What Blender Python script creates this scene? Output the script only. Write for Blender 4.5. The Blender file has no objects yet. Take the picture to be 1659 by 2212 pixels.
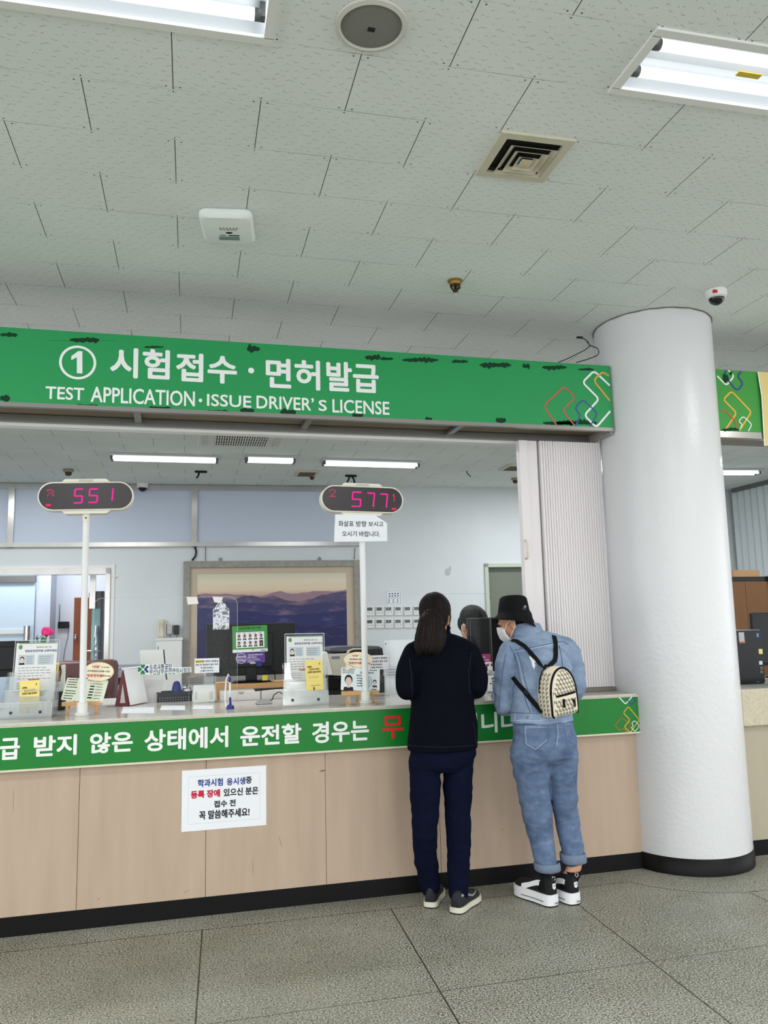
import bpy, bmesh, math, random
from mathutils import Vector, Matrix, Euler, noise
from mathutils.bvhtree import BVHTree
random.seed(7)
SC = bpy.context.scene
COL = SC.collection
PI = math.pi

# ---------------------------------------------------------------- camera
FPX, YAW, PITCH, ROLL = 1760.0, 0.25514, 0.13695, -0.022413
IMW, IMH = 1659, 2212
CAMZ = 1.40
_f0 = Vector((math.sin(YAW), math.cos(YAW), 0)); _r0 = Vector((math.cos(YAW), -math.sin(YAW), 0)); _u0 = Vector((0, 0, 1))
_f = _f0*math.cos(PITCH)+_u0*math.sin(PITCH); _u = _u0*math.cos(PITCH)-_f0*math.sin(PITCH)
_r = _r0*math.cos(ROLL)+_u*math.sin(ROLL); _u2 = _u*math.cos(ROLL)-_r0*math.sin(ROLL)
cam_data = bpy.data.cameras.new('camera'); cam = bpy.data.objects.new('camera', cam_data); COL.objects.link(cam)
cam_data.sensor_fit = 'HORIZONTAL'; cam_data.sensor_width = 36.0; cam_data.lens = 36.0*FPX/IMW
cam_data.clip_start = 0.05; cam_data.clip_end = 200
cam.matrix_world = Matrix(((_r.x, _u2.x, -_f.x, 0), (_r.y, _u2.y, -_f.y, 0), (_r.z, _u2.z, -_f.z, CAMZ), (0, 0, 0, 1)))
SC.camera = cam

# ---------------------------------------------------------------- light, exposure
SC.view_settings.view_transform = 'Standard'
SC.view_settings.look = 'None'
SC.view_settings.gamma = 1.0
SC.view_settings.use_curve_mapping = False
SC.view_settings.exposure = 0.33
DAY = 2.3            # daylight entering through the glazed front behind the viewer
TUBE = 2.3          # emission of the fluorescent tubes
LAMP_HALL = 34.0     # lamps added out of view to light the hall, watts each
LAMP_OFFICE = 33.0  # unseen lamps added to light the office, watts each
w = bpy.data.worlds.new('daylight'); SC.world = w; w.use_nodes = True
w.node_tree.nodes['Background'].inputs[0].default_value = (0.93, 0.97, 1.0, 1)
w.node_tree.nodes['Background'].inputs[1].default_value = DAY
HC = 3.24            # ceiling height
GA = -0.0209         # turn of the ceiling grid
GX, GY = -0.02, 2.6686
def grid(a, b, z=0.0):
    """point of the ceiling grid (a along the rows, b across) in the world"""
    return Vector((GX+a*math.cos(GA)-b*math.sin(GA), GY+a*math.sin(GA)+b*math.cos(GA), HC+z))
def area_lamp(name, loc, sx, sy, watts, col=(1, 1, 1), rot=(0, 0, 0)):
    l = bpy.data.lights.new(name, 'AREA'); l.shape = 'RECTANGLE'; l.size = sx; l.size_y = sy; l.energy = watts; l.color = col
    o = bpy.data.objects.new(name, l); COL.objects.link(o); o.location = loc; o.rotation_euler = rot
    return o
for (x, y) in ((-2.4, 2.2), (4.4, 2.1), (-1.0, -0.6), (1.6, -0.6), (4.2, -0.6), (-1.0, -3.4), (1.6, -3.4), (4.2, -3.4)):
    area_lamp('unseen_hall_lamp', (x, y, HC-0.03), 1.2, 0.26, LAMP_HALL, (1.0, 0.99, 0.96))
for (x, y) in ((-1.9, 9.05), (-1.3, 6.3), (1.5, 6.2), (3.9, 6.2), (4.6, 8.9), (6.6, 6.3)):
    area_lamp('unseen_office_lamp', (x, y, HC-0.03), 1.2, 0.26, LAMP_OFFICE, (0.96, 0.98, 1.0))
area_lamp('unseen_corridor_lamp', (-2.0, 11.9, HC-0.05), 1.8, 0.4, 45, (0.92, 0.96, 1.0))  # unseen lamp, added to brighten the corridor

# ---------------------------------------------------------------- geometry of sight
def ray(u, v):
    d = _r*((u-IMW/2)/FPX)+_u2*(-(v-IMH/2)/FPX)+_f
    return d
def at(u, v, Y):
    d = ray(u, v); p = d*(Y/d.y); p.z += CAMZ; return p
def atz(u, v, Z):
    d = ray(u, v); p = d*((Z-CAMZ)/d.z); p.z += CAMZ; return p
def atx(u, v, X):
    d = ray(u, v); p = d*(X/d.x); p.z += CAMZ; return p
WK = -0.0661; WA = math.atan(WK); WY = 10.70
WALLM = Matrix.Translation((0, WY, 0)) @ Matrix.Rotation(WA, 4, 'Z')     # frame of the office back wall
def bw(u, v, off=0.0):
    """(s, z) on the plane lying off behind the face of the back wall"""
    d = ray(u, v); c = WY+off/math.cos(WA); t = c/(d.y-WK*d.x); p = d*t; p.z += CAMZ
    q = WALLM.inverted() @ p
    return q.x, q.z

# ---------------------------------------------------------------- materials
def lin(c):
    c = c/255.0
    return c/12.92 if c <= 0.04045 else ((c+0.055)/1.055)**2.4
def rgb(r, g, b): return (lin(r), lin(g), lin(b), 1)
MATS = {}
def nodes(m):
    return m.node_tree.nodes, m.node_tree.links
def mat(name, col, rough=0.55, metal=0.0, spec=0.4, emit=None, es=1.0, trans=0.0, alpha=1.0, var=0.0, vscale=8.0, vstretch=(1, 1, 1), bump=0.0, bscale=60.0, ior=1.45, coat=0.0):
    if name in MATS: return MATS[name]
    m = bpy.data.materials.new(name); m.use_nodes = True; N, L = nodes(m)
    b = N['Principled BSDF']
    b.inputs['Base Color'].default_value = col
    b.inputs['Roughness'].default_value = rough; b.inputs['Metallic'].default_value = metal
    b.inputs['Specular IOR Level'].default_value = spec; b.inputs['IOR'].default_value = ior
    b.inputs['Transmission Weight'].default_value = trans; b.inputs['Alpha'].default_value = alpha
    b.inputs['Coat Weight'].default_value = coat
    if emit:
        b.inputs['Emission Color'].default_value = emit; b.inputs['Emission Strength'].default_value = es
    if var or bump:
        tc = N.new('ShaderNodeTexCoord'); mp = N.new('ShaderNodeMapping'); mp.inputs['Scale'].default_value = vstretch
        L.new(tc.outputs['Object'], mp.inputs['Vector'])
    if var:
        n = N.new('ShaderNodeTexNoise'); n.inputs['Scale'].default_value = vscale; n.inputs['Detail'].default_value = 5
        L.new(mp.outputs[0], n.inputs['Vector'])
        r = N.new('ShaderNodeMapRange'); r.inputs['From Min'].default_value = 0.25; r.inputs['From Max'].default_value = 0.75
        r.inputs['To Min'].default_value = 1-var; r.inputs['To Max'].default_value = 1+var
        L.new(n.outputs['Fac'], r.inputs['Value'])
        mx = N.new('ShaderNodeVectorMath'); mx.operation = 'SCALE'; mx.inputs[0].default_value = col[:3]
        L.new(r.outputs[0], mx.inputs['Scale']); L.new(mx.outputs[0], b.inputs['Base Color'])
    if bump:
        n2 = N.new('ShaderNodeTexNoise'); n2.inputs['Scale'].default_value = bscale; n2.inputs['Detail'].default_value = 3
        L.new(tc.outputs['Object'], n2.inputs['Vector'])
        bp = N.new('ShaderNodeBump'); bp.inputs['Strength'].default_value = bump; bp.inputs['Distance'].default_value = 0.01
        L.new(n2.outputs['Fac'], bp.inputs['Height']); L.new(bp.outputs[0], b.inputs['Normal'])
    MATS[name] = m
    return m
def glassy(name, tint=(1, 1, 1, 1), haze=0.04, rough=0.02, refl=0.10):
    """thin clear sheet: mostly see-through, a little milk, mirror-like at its face"""
    if name in MATS: return MATS[name]
    m = bpy.data.materials.new(name); m.use_nodes = True; N, L = nodes(m)
    out = N['Material Output']; N.remove(N['Principled BSDF'])
    t = N.new('ShaderNodeBsdfTransparent'); t.inputs[0].default_value = tint
    g = N.new('ShaderNodeBsdfGlossy'); g.inputs['Roughness'].default_value = rough
    d = N.new('ShaderNodeBsdfDiffuse'); d.inputs[0].default_value = (0.9, 0.92, 0.94, 1)
    m1 = N.new('ShaderNodeMixShader'); m1.inputs[0].default_value = haze
    L.new(t.outputs[0], m1.inputs[1]); L.new(d.outputs[0], m1.inputs[2])
    fr = N.new('ShaderNodeFresnel'); fr.inputs[0].default_value = 1.49
    mu = N.new('ShaderNodeMath'); mu.operation = 'MULTIPLY'; mu.inputs[1].default_value = refl/0.04
    L.new(fr.outputs[0], mu.inputs[0])
    mn = N.new('ShaderNodeMath'); mn.operation = 'MINIMUM'; mn.inputs[1].default_value = 0.35; L.new(mu.outputs[0], mn.inputs[0])
    m2 = N.new('ShaderNodeMixShader'); L.new(mn.outputs[0], m2.inputs[0])
    L.new(m1.outputs[0], m2.inputs[1]); L.new(g.outputs[0], m2.inputs[2]); L.new(m2.outputs[0], out.inputs['Surface'])
    MATS[name] = m
    return m
def emissive(name, col, strength):
    if name in MATS: return MATS[name]
    m = bpy.data.materials.new(name); m.use_nodes = True; N, L = nodes(m)
    N.remove(N['Principled BSDF']); e = N.new('ShaderNodeEmission'); e.inputs[0].default_value = col; e.inputs[1].default_value = strength
    L.new(e.outputs[0], N['Material Output'].inputs['Surface']); MATS[name] = m
    return m

# ---------------------------------------------------------------- mesh building
def world_of(o):
    m = Matrix()
    while o is not None:
        m = o.matrix_basis @ m; o = o.parent
    return m
class MB:
    def __init__(self): self.bm = bmesh.new(); self.mi = 0
    def _done(self, geom_faces):
        for f in geom_faces: f.material_index = self.mi
    def box(self, c, s, rot=None, bev=0.0):
        v0 = len(self.bm.verts)
        r = bmesh.ops.create_cube(self.bm, size=1.0)
        vs = r['verts']
        M = Matrix.Translation(c) @ (rot.to_4x4() if rot is not None else Matrix()) @ Matrix.Diagonal((s[0], s[1], s[2], 1))
        bmesh.ops.transform(self.bm, matrix=M, verts=vs)
        fs = list({f for v in vs for f in v.link_faces})
        self._done(fs)
        if bev > 0:
            es = list({e for v in vs for e in v.link_edges})
            rr = bmesh.ops.bevel(self.bm, geom=es, offset=bev, segments=2, affect='EDGES', profile=0.6)
            self._done(rr['faces'])
        return self
    def bx(self, a, b, bev=0.0):
        c = [(a[i]+b[i])/2 for i in range(3)]; s = [max(abs(b[i]-a[i]), 1e-5) for i in range(3)]
        return self.box(c, s, None, bev)
    def ring_loft(self, rings, cap=True, closed=False):
        """rings: list of equal-length lists of points"""
        bm = self.bm; R = [[bm.verts.new(p) for p in ring] for ring in rings]; n = len(R[0]); fs = []
        for i in range(len(R)-1+(1 if closed else 0)):
            A = R[i]; B = R[(i+1) % len(R)]
            for j in range(n):
                try: fs.append(bm.faces.new((A[j], A[(j+1) % n], B[(j+1) % n], B[j])))
                except ValueError: pass
        if cap and not closed:
            fs.append(bm.faces.new(list(reversed(R[0])))); fs.append(bm.faces.new(R[-1]))
        for f in fs: f.smooth = True
        self._done(fs)
        return self
    def tube(self, pts, r, n=8, cap=True, rads=None, flat=None, closed=False):
        pts = [Vector(p) for p in pts]; rings = []
        up = None
        for i, p in enumerate(pts):
            a = pts[max(i-1, 0)] if not closed else pts[i-1]; b = pts[min(i+1, len(pts)-1)] if not closed else pts[(i+1) % len(pts)]
            t = (b-a)
            if t.length < 1e-9: t = Vector((0, 0, 1))
            t.normalize()
            if up is None:
                up = Vector((0, 0, 1)) if abs(t.z) < 0.9 else Vector((1, 0, 0))
            x = t.cross(up)
            if x.length < 1e-6: x = t.orthogonal()
            x.normalize(); y = x.cross(t).normalized(); up = y
            rr = rads[i] if rads else r
            rings.append([p+(x*math.cos(2*PI*k/n)+y*math.sin(2*PI*k/n)*(flat or 1))*rr for k in range(n)])
        return self.ring_loft(rings, cap, closed)
    def cyl(self, a, b, r, r2=None, n=20):
        return self.tube([a, b], r, n, True, [r, r if r2 is None else r2])
    def lathe(self, prof, c=(0, 0, 0), n=24, axis='Z', cap=True):
        rings = []
        for (r, h) in prof:
            ring = []
            for k in range(n):
                a = 2*PI*k/n
                if axis == 'Z': p = (r*math.cos(a), r*math.sin(a), h)
                elif axis == 'Y': p = (r*math.cos(a), h, -r*math.sin(a))
                else: p = (h, r*math.cos(a), r*math.sin(a))
                ring.append(Vector(c)+Vector(p))
            rings.append(ring)
        return self.ring_loft(rings, cap)
    def ball(self, c, r, s=(1, 1, 1), rot=None, n=16):
        prof = []
        rings = []
        M = Matrix.Translation(c) @ (rot.to_4x4() if rot is not None else Matrix()) @ Matrix.Diagonal((s[0]*r, s[1]*r, s[2]*r, 1))
        m = max(6, n//2)
        for i in range(m+1):
            th = PI*(i+0.02)/(m+0.04)
            rings.append([M @ Vector((math.sin(th)*math.cos(2*PI*k/n), math.sin(th)*math.sin(2*PI*k/n), math.cos(th))) for k in range(n)])
        return self.ring_loft(rings, True)
    def prism(self, poly, y0, y1, M=None):
        """poly in the XZ plane, from y0 to y1"""
        bm = self.bm; M = M or Matrix()
        A = [bm.verts.new(M @ Vector((p[0], y0, p[1]))) for p in poly]; B = [bm.verts.new(M @ Vector((p[0], y1, p[1]))) for p in poly]
        n = len(poly); fs = [bm.faces.new(A), bm.faces.new(list(reversed(B)))]
        for j in range(n): fs.append(bm.faces.new((A[j], B[j], B[(j+1) % n], A[(j+1) % n])))
        self._done(fs)
        return self
    def face(self, pts):
        f = self.bm.faces.new([self.bm.verts.new(p) for p in pts]); f.material_index = self.mi
        return self
    def grid_patch(self, P):
        """P[i][j] points -> quad sheet"""
        bm = self.bm; V = [[bm.verts.new(p) for p in row] for row in P]; fs = []
        for i in range(len(V)-1):
            for j in range(len(V[0])-1): fs.append(bm.faces.new((V[i][j], V[i][j+1], V[i+1][j+1], V[i+1][j])))
        for f in fs: f.smooth = True
        self._done(fs)
        return self
    def build(self, name, m, parent=None, world=False, smooth=False, normals=True):
        me = bpy.data.meshes.new(name)
        if normals: bmesh.ops.recalc_face_normals(self.bm, faces=self.bm.faces[:])
        if world and parent is not None:
            self.bm.transform(world_of(parent).inverted())
        self.bm.to_mesh(me); self.bm.free()
        for x in (m if isinstance(m, (list, tuple)) else [m]): me.materials.append(x)
        if smooth:
            for p in me.polygons: p.use_smooth = True
        o = bpy.data.objects.new(name, me); COL.objects.link(o)
        if parent is not None: o.parent = parent
        return o
def smooth_angle(o, deg=35):
    """shade smooth with sharp edges kept"""
    me = o.data
    for p in me.polygons: p.use_smooth = True
    bm = bmesh.new(); bm.from_mesh(me)
    for e in bm.edges:
        if len(e.link_faces) == 2 and e.calc_face_angle(0) > math.radians(deg): e.smooth = False
    bm.to_mesh(me); bm.free()
    return o
def tag(o, label=None, cat=None, group=None, kind=None):
    if label: o['label'] = label
    if cat: o['category'] = cat
    if group: o['group'] = group
    if kind: o['kind'] = kind
    return o
def thing(name, label, cat, loc=(0, 0, 0), rot=(0, 0, 0), group=None, M=None):
    o = bpy.data.objects.new(name, None); COL.objects.link(o); o.empty_display_size = 0.05
    if M is not None: o.matrix_basis = M
    else: o.location = loc; o.rotation_euler = rot
    return tag(o, label, cat, group)
def struct(o): o['kind'] = 'structure'; return o
def copy_tree(o, parent=None):
    c = o.copy(); COL.objects.link(c)
    if parent is not None: c.parent = parent
    for ch in list(o.children): copy_tree(ch, c)
    return c
def rounded(poly, r, seg=5, closed=True):
    """polyline with rounded corners (2-D)"""
    out = []; n = len(poly)
    for i in range(n):
        p = Vector(poly[i])
        if not closed and i in (0, n-1): out.append(p); continue
        a = Vector(poly[i-1]); b = Vector(poly[(i+1) % n])
        da = a-p; db = b-p; la = da.length; lb = db.length
        if la < 1e-9 or lb < 1e-9: out.append(p); continue
        q = min(r, la*0.48, lb*0.48)
        s = p+da/la*q; e = p+db/lb*q
        for k in range(seg+1):
            t = k/seg; out.append(s*(1-t)**2+p*2*t*(1-t)+e*t*t)
    return out
def ribbon(path, wid, closed=True):
    """flat band along a 2-D path -> list of quads (2-D)"""
    n = len(path); L = []; R = []
    for i in range(n):
        a = path[i-1] if (closed or i > 0) else path[0]; b = path[(i+1) % n] if (closed or i < n-1) else path[-1]
        t = (b-a)
        if t.length < 1e-9: t = Vector((1, 0))
        t.normalize(); nn = Vector((-t.y, t.x))*wid/2
        L.append(path[i]+nn); R.append(path[i]-nn)
    q = []
    for i in range(n if closed else n-1):
        j = (i+1) % n; q.append((L[i], L[j], R[j], R[i]))
    return q
_glyph = {}
def glyphs(s):
    if s in _glyph: return _glyph[s]
    c = bpy.data.curves.new('lettering', 'FONT'); c.body = s; c.size = 1.0; c.fill_mode = 'FRONT'; c.align_x = 'CENTER'; c.resolution_u = 3; c.space_line = 1.0
    o = bpy.data.objects.new('lettering', c); COL.objects.link(o)
    dg = bpy.context.evaluated_depsgraph_get(); me = bpy.data.meshes.new_from_object(o.evaluated_get(dg))
    V = [(v.co.x, v.co.y) for v in me.vertices]; F = [tuple(p.vertices) for p in me.polygons]
    bpy.data.objects.remove(o); bpy.data.curves.remove(c); bpy.data.meshes.remove(me)
    _glyph[s] = (V, F)
    return V, F
def add_text(mb, s, box, M=None, bold=0.0, lift=0.0006, y=0.0):
    """lay text s so that its ink fills box (x0, z0, x1, z1) on the plane y, facing -y of frame M"""
    V, F = glyphs(s); M = M or Matrix()
    if not V: return
    x0 = min(v[0] for v in V); x1 = max(v[0] for v in V); y0 = min(v[1] for v in V); y1 = max(v[1] for v in V)
    X0, Z0, X1, Z1 = box; b = bold
    sx = (X1-X0-2*b)/max(x1-x0, 1e-6); sz = (Z1-Z0-2*b)/max(y1-y0, 1e-6)
    offs = [(0, 0)] if b <= 0 else [(0, 0), (b, 0), (-b, 0), (0, b), (0, -b), (b*.7, b*.7), (-b*.7, b*.7), (b*.7, -b*.7), (-b*.7, -b*.7)]
    for k, (ox, oz) in enumerate(offs):
        vs = [mb.bm.verts.new(M @ Vector((X0+b+(v[0]-x0)*sx+ox, y-lift-k*2e-5, Z0+b+(v[1]-y0)*sz+oz))) for v in V]
        for f in F:
            try: ff = mb.bm.faces.new([vs[i] for i in f]); ff.material_index = mb.mi
            except ValueError: pass
def text_h(mb, s, cx, cz, h, M=None, bold=0.0, y=0.0, squeeze=1.0, lift=0.0006):
    """centred text with ink height h"""
    V, F = glyphs(s)
    if not V: return
    wd = (max(v[0] for v in V)-min(v[0] for v in V))/max(max(v[1] for v in V)-min(v[1] for v in V), 1e-6)*h*squeeze
    add_text(mb, s, (cx-wd/2, cz-h/2, cx+wd/2, cz+h/2), M, bold, lift, y)
# ================================================================ the room
class NX:
    """small helper for arithmetic in a node tree"""
    def __init__(s, m): s.N, s.L = nodes(m)
    def op(s, o, a, b=None, c=None):
        n = s.N.new('ShaderNodeMath'); n.operation = o
        for i, x in enumerate((a, b, c)):
            if x is None: continue
            if isinstance(x, (int, float)): n.inputs[i].default_value = x
            else: s.L.new(x, n.inputs[i])
        return n.outputs[0]
    def noise(s, vec, scale, detail=2.0, rough=0.5):
        n = s.N.new('ShaderNodeTexNoise'); n.inputs['Scale'].default_value = scale; n.inputs['Detail'].default_value = detail; n.inputs['Roughness'].default_value = rough
        s.L.new(vec, n.inputs['Vector']); return n.outputs['Fac']
    def mapr(s, v, a, b, c=0.0, d=1.0):
        n = s.N.new('ShaderNodeMapRange'); n.clamp = True
        for k, x in zip(('From Min', 'From Max', 'To Min', 'To Max'), (a, b, c, d)): n.inputs[k].default_value = x
        s.L.new(v, n.inputs['Value']); return n.outputs[0]
    def mix(s, f, a, b):
        n = s.N.new('ShaderNodeMix'); n.data_type = 'RGBA'
        if isinstance(f, (int, float)): n.inputs[0].default_value = f
        else: s.L.new(f, n.inputs[0])
        for i, x in ((6, a), (7, b)):
            if isinstance(x, tuple): n.inputs[i].default_value = x
            else: s.L.new(x, n.inputs[i])
        return n.outputs[2]
    def obj(s, scale=(1, 1, 1), loc=(0, 0, 0)):
        t = s.N.new('ShaderNodeTexCoord'); mp = s.N.new('ShaderNodeMapping'); mp.inputs['Scale'].default_value = scale; mp.inputs['Location'].default_value = loc
        s.L.new(t.outputs['Object'], mp.inputs['Vector']); return mp.outputs[0]
    def xyz(s, v):
        n = s.N.new('ShaderNodeSeparateXYZ'); s.L.new(v, n.inputs[0]); return n.outputs[0], n.outputs[1], n.outputs[2]

def ceiling_mat():
    m = mat('ceiling_tiles', rgb(205, 207, 200), rough=0.9, spec=0.15); X = NX(m)
    v = X.obj(); a, b, _ = X.xyz(v)
    br = X.op('DIVIDE', b, 0.3); row = X.op('FLOOR', br)
    par = X.op('FLOORED_MODULO', row, 2.0)
    fx = X.op('FRACT', X.op('ADD', X.op('DIVIDE', a, 0.6), X.op('MULTIPLY', X.op('SUBTRACT', 1.0, par), 0.5)))
    fy = X.op('FRACT', br)
    dx = X.op('MULTIPLY', X.op('MINIMUM', fx, X.op('SUBTRACT', 1.0, fx)), 0.6)
    dy = X.op('MULTIPLY', X.op('MINIMUM', fy, X.op('SUBTRACT', 1.0, fy)), 0.3)
    short = X.op('LESS_THAN', dx, 0.0015)
    nl = X.noise(X.obj((1, 3.3, 1)), 2.2, 1.0)
    long_ = X.op('MULTIPLY', X.op('LESS_THAN', dy, 0.0010), X.mapr(nl, 0.46, 0.62, 0.12, 0.9))
    lines = X.op('MAXIMUM', short, long_)
    r1 = X.op('ADD', X.op('POWER', X.op('SUBTRACT', dx, 0.024), 2.0), X.op('POWER', X.op('SUBTRACT', dy, 0.013), 2.0))
    r2 = X.op('ADD', X.op('POWER', dx, 2.0), X.op('POWER', X.op('SUBTRACT', dy, 0.006), 2.0))
    fx2 = X.op('ABSOLUTE', X.op('SUBTRACT', fx, 0.5))
    r3 = X.op('ADD', X.op('POWER', X.op('MULTIPLY', fx2, 0.6), 2.0), X.op('POWER', X.op('SUBTRACT', dy, 0.012), 2.0))
    scr = X.op('MAXIMUM', X.op('LESS_THAN', r1, 0.0036**2), X.op('LESS_THAN', r3, 0.0034**2))
    # pressed worm marks of the board
    wn = X.noise(v, 9.0, 1.0)
    cy = X.op('DIVIDE', b, 0.0265); crow = X.op('FLOOR', cy); qy = X.op('SUBTRACT', X.op('FRACT', cy), 0.5)
    cx = X.op('ADD', X.op('DIVIDE', a, 0.056), X.op('ADD', X.op('MULTIPLY', crow, 0.37), X.op('MULTIPLY', wn, 1.3))); qx = X.op('SUBTRACT', X.op('FRACT', cx), 0.5)
    ph = X.op('MULTIPLY', X.op('ADD', X.op('FLOOR', cx), X.op('MULTIPLY', crow, 1.7)), 2.1)
    wave = X.op('MULTIPLY', X.op('SINE', X.op('ADD', X.op('MULTIPLY', qx, 13.0), ph)), 0.13)
    amp = X.op('MULTIPLY', X.op('SINE', ph), 0.16)
    dd = X.op('ABSOLUTE', X.op('SUBTRACT', X.op('SUBTRACT', qy, wave), amp))
    worm = X.op('MULTIPLY', X.op('LESS_THAN', dd, 0.06), X.op('LESS_THAN', X.op('ABSOLUTE', qx), 0.24))
    worm = X.op('MULTIPLY', worm, X.mapr(X.noise(v, 70.0, 1.0), 0.40, 0.56))
    dirt = X.mapr(X.noise(v, 1.3, 4.0), 0.3, 0.7)
    c0 = X.mix(dirt, rgb(226, 232, 230), rgb(235, 240, 238))
    c1 = X.mix(X.op('MULTIPLY', worm, 0.5), c0, rgb(112, 113, 108))
    c2 = X.mix(lines, c1, rgb(58, 57, 52))
    c3 = X.mix(X.op('MULTIPLY', scr, 0.85), c2, rgb(52, 48, 42))
    X.L.new(c3, X.N['Principled BSDF'].inputs['Base Color'])
    return m
def floor_mat():
    m = mat('terrazzo', rgb(150, 150, 138), rough=0.42, spec=0.35); X = NX(m); v = X.obj(); x, y, _ = X.xyz(v)
    n1 = X.noise(v, 138.0, 2.0, 0.6); n2 = X.noise(v, 190.0, 1.0); n3 = X.noise(v, 1.1, 5.0, 0.65); n4 = X.noise(v, 0.5, 3.0)
    base = X.mix(X.mapr(n3, 0.3, 0.7), rgb(116, 115, 102), rgb(164, 164, 154))
    c = X.mix(X.mapr(n1, 0.53, 0.62, 0, 0.85), base, rgb(212, 212, 198))
    c = X.mix(X.mapr(n1, 0.46, 0.39, 0, 0.95), c, rgb(60, 60, 53))
    vo = X.N.new('ShaderNodeTexVoronoi'); vo.inputs['Scale'].default_value = 62; X.L.new(v, vo.inputs['Vector'])
    spk = X.op('MULTIPLY', X.op('LESS_THAN', vo.outputs['Distance'], 0.26), X.op('GREATER_THAN', X.noise(v, 33.0, 0.0), 0.56))
    c = X.mix(X.op('MULTIPLY', spk, 0.75), c, rgb(48, 47, 42))
    c = X.mix(X.mapr(n4, 0.35, 0.65, 0.0, 0.35), c, rgb(112, 109, 92))
    # brass-dark joints of the slabs; a ring joint runs round the column
    ddx = X.op('SUBTRACT', x, 2.95); ddy = X.op('SUBTRACT', y, 4.42)
    rr = X.op('SQRT', X.op('ADD', X.op('MULTIPLY', ddx, ddx), X.op('MULTIPLY', ddy, ddy)))
    ring = X.op('MULTIPLY', X.op('LESS_THAN', X.op('ABSOLUTE', X.op('SUBTRACT', rr, 0.62)), 0.003), X.op('LESS_THAN', y, 4.142))
    outside = X.op('GREATER_THAN', rr, 0.62)
    border = X.op('LESS_THAN', X.op('ABSOLUTE', X.op('SUBTRACT', y, 4.142)), 0.003)
    fy = X.op('FRACT', X.op('DIVIDE', X.op('SUBTRACT', y, 4.142), 0.945))
    dy = X.op('MULTIPLY', X.op('MINIMUM', fy, X.op('SUBTRACT', 1.0, fy)), 0.945)
    hl = X.op('LESS_THAN', dy, 0.0022)
    sx = X.op('DIVIDE', X.op('SUBTRACT', X.op('SUBTRACT', x, X.op('MULTIPLY', X.op('SUBTRACT', y, 4.142), 0.06)), 0.155), 0.915)
    fx = X.op('FRACT', sx); dx = X.op('MULTIPLY', X.op('MINIMUM', fx, X.op('SUBTRACT', 1.0, fx)), 0.915)
    vl = X.op('MULTIPLY', X.op('LESS_THAN', dx, 0.0034), X.op('LESS_THAN', y, 4.142))
    ln = X.op('MAXIMUM', X.op('MULTIPLY', X.op('MAXIMUM', X.op('MAXIMUM', border, hl), vl), outside), ring)
    c = X.mix(X.op('MULTIPLY', ln, 0.9), c, rgb(44, 36, 26))
    B = X.N['Principled BSDF']
    X.L.new(c, B.inputs['Base Color'])
    X.L.new(X.mapr(X.noise(v, 5.0, 4.0), 0.3, 0.7, 0.30, 0.55), B.inputs['Roughness'])
    return m
M_ceil = ceiling_mat(); M_floor = floor_mat()
M_wall = mat('office_wall_paint', rgb(214, 219, 222), rough=0.75, var=0.03, vscale=2.0)
M_steel = mat('stainless', rgb(190, 188, 184), rough=0.22, metal=1.0, var=0.06, vscale=6, vstretch=(1, 1, 0.2))
M_frost = mat('frosted_pane', rgb(196, 206, 224), rough=0.35, spec=0.4)
M_white = mat('white_paint', rgb(232, 232, 230), rough=0.5)
M_whitepl = mat('white_plastic', rgb(226, 226, 222), rough=0.38)
M_black = mat('black_plastic', rgb(15, 15, 16), rough=0.42)
M_dark = mat('dark_void', rgb(18, 17, 16), rough=0.8)

# floor
f = MB().bx((-9, -8, -0.05), (13, 14.2, 0)).build('floor', M_floor); struct(f)

# ceiling board with the openings of the recessed lamps and the air diffuser
def holed(x0, x1, y0, y1, holes):
    xs = sorted({x0, x1, *[h[0] for h in holes], *[h[1] for h in holes]}); ys = sorted({y0, y1, *[h[2] for h in holes], *[h[3] for h in holes]})
    mb = MB()
    for i in range(len(xs)-1):
        for j in range(len(ys)-1):
            cx = (xs[i]+xs[i+1])/2; cy = (ys[j]+ys[j+1])/2
            if any(h[0] < cx < h[1] and h[2] < cy < h[3] for h in holes): continue
            mb.face([(xs[i], ys[j], 0), (xs[i], ys[j+1], 0), (xs[i+1], ys[j+1], 0), (xs[i+1], ys[j], 0)])
    bmesh.ops.remove_doubles(mb.bm, verts=mb.bm.verts[:], dist=1e-5)
    return mb
HOLES = [(-0.885, 0.285, -0.58, -0.32), (1.515, 2.685, -0.58, -0.32), (1.235, 1.475, 0.03, 0.27)]
c = holed(-9, 13, -10.6, 11.4, HOLES).build('ceiling', M_ceil)
c.matrix_basis = Matrix.Translation((GX, GY, HC)) @ Matrix.Rotation(GA, 4, 'Z'); struct(c)
GRIDM = Matrix.Translation((GX, GY, HC)) @ Matrix.Rotation(GA, 4, 'Z')

# back wall of the office, in its own frame (x along it, y behind it)
sx0, sx1, sz0, sz1 = -4.6, -0.755, 0.55, 2.175     # opening of the inner window
dx0, dx1, dz1 = 4.175, 5.12, 2.14                  # doorway
wb = MB()
for (a, b, z0, z1) in ((-7, sx0, 0, HC), (sx0, sx1, 0, sz0), (sx0, sx1, sz1, HC), (sx1, dx0, 0, HC), (dx0, dx1, dz1, HC), (dx1, 9.0, 0, HC)):
    wb.bx((a, 0, z0), (b, 0.16, z1))
o = wb.build('wall_back', M_wall); o.matrix_basis = WALLM.copy(); struct(o)
# side walls
o = MB().bx((-6.0, 5.2, 0), (-5.85, 11.2, HC)).build('wall_left', M_wall); struct(o)
o = MB().bx((8.02, 5.0, 0), (8.17, 10.6, HC)).build('wall_right', M_wall); struct(o)

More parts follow.
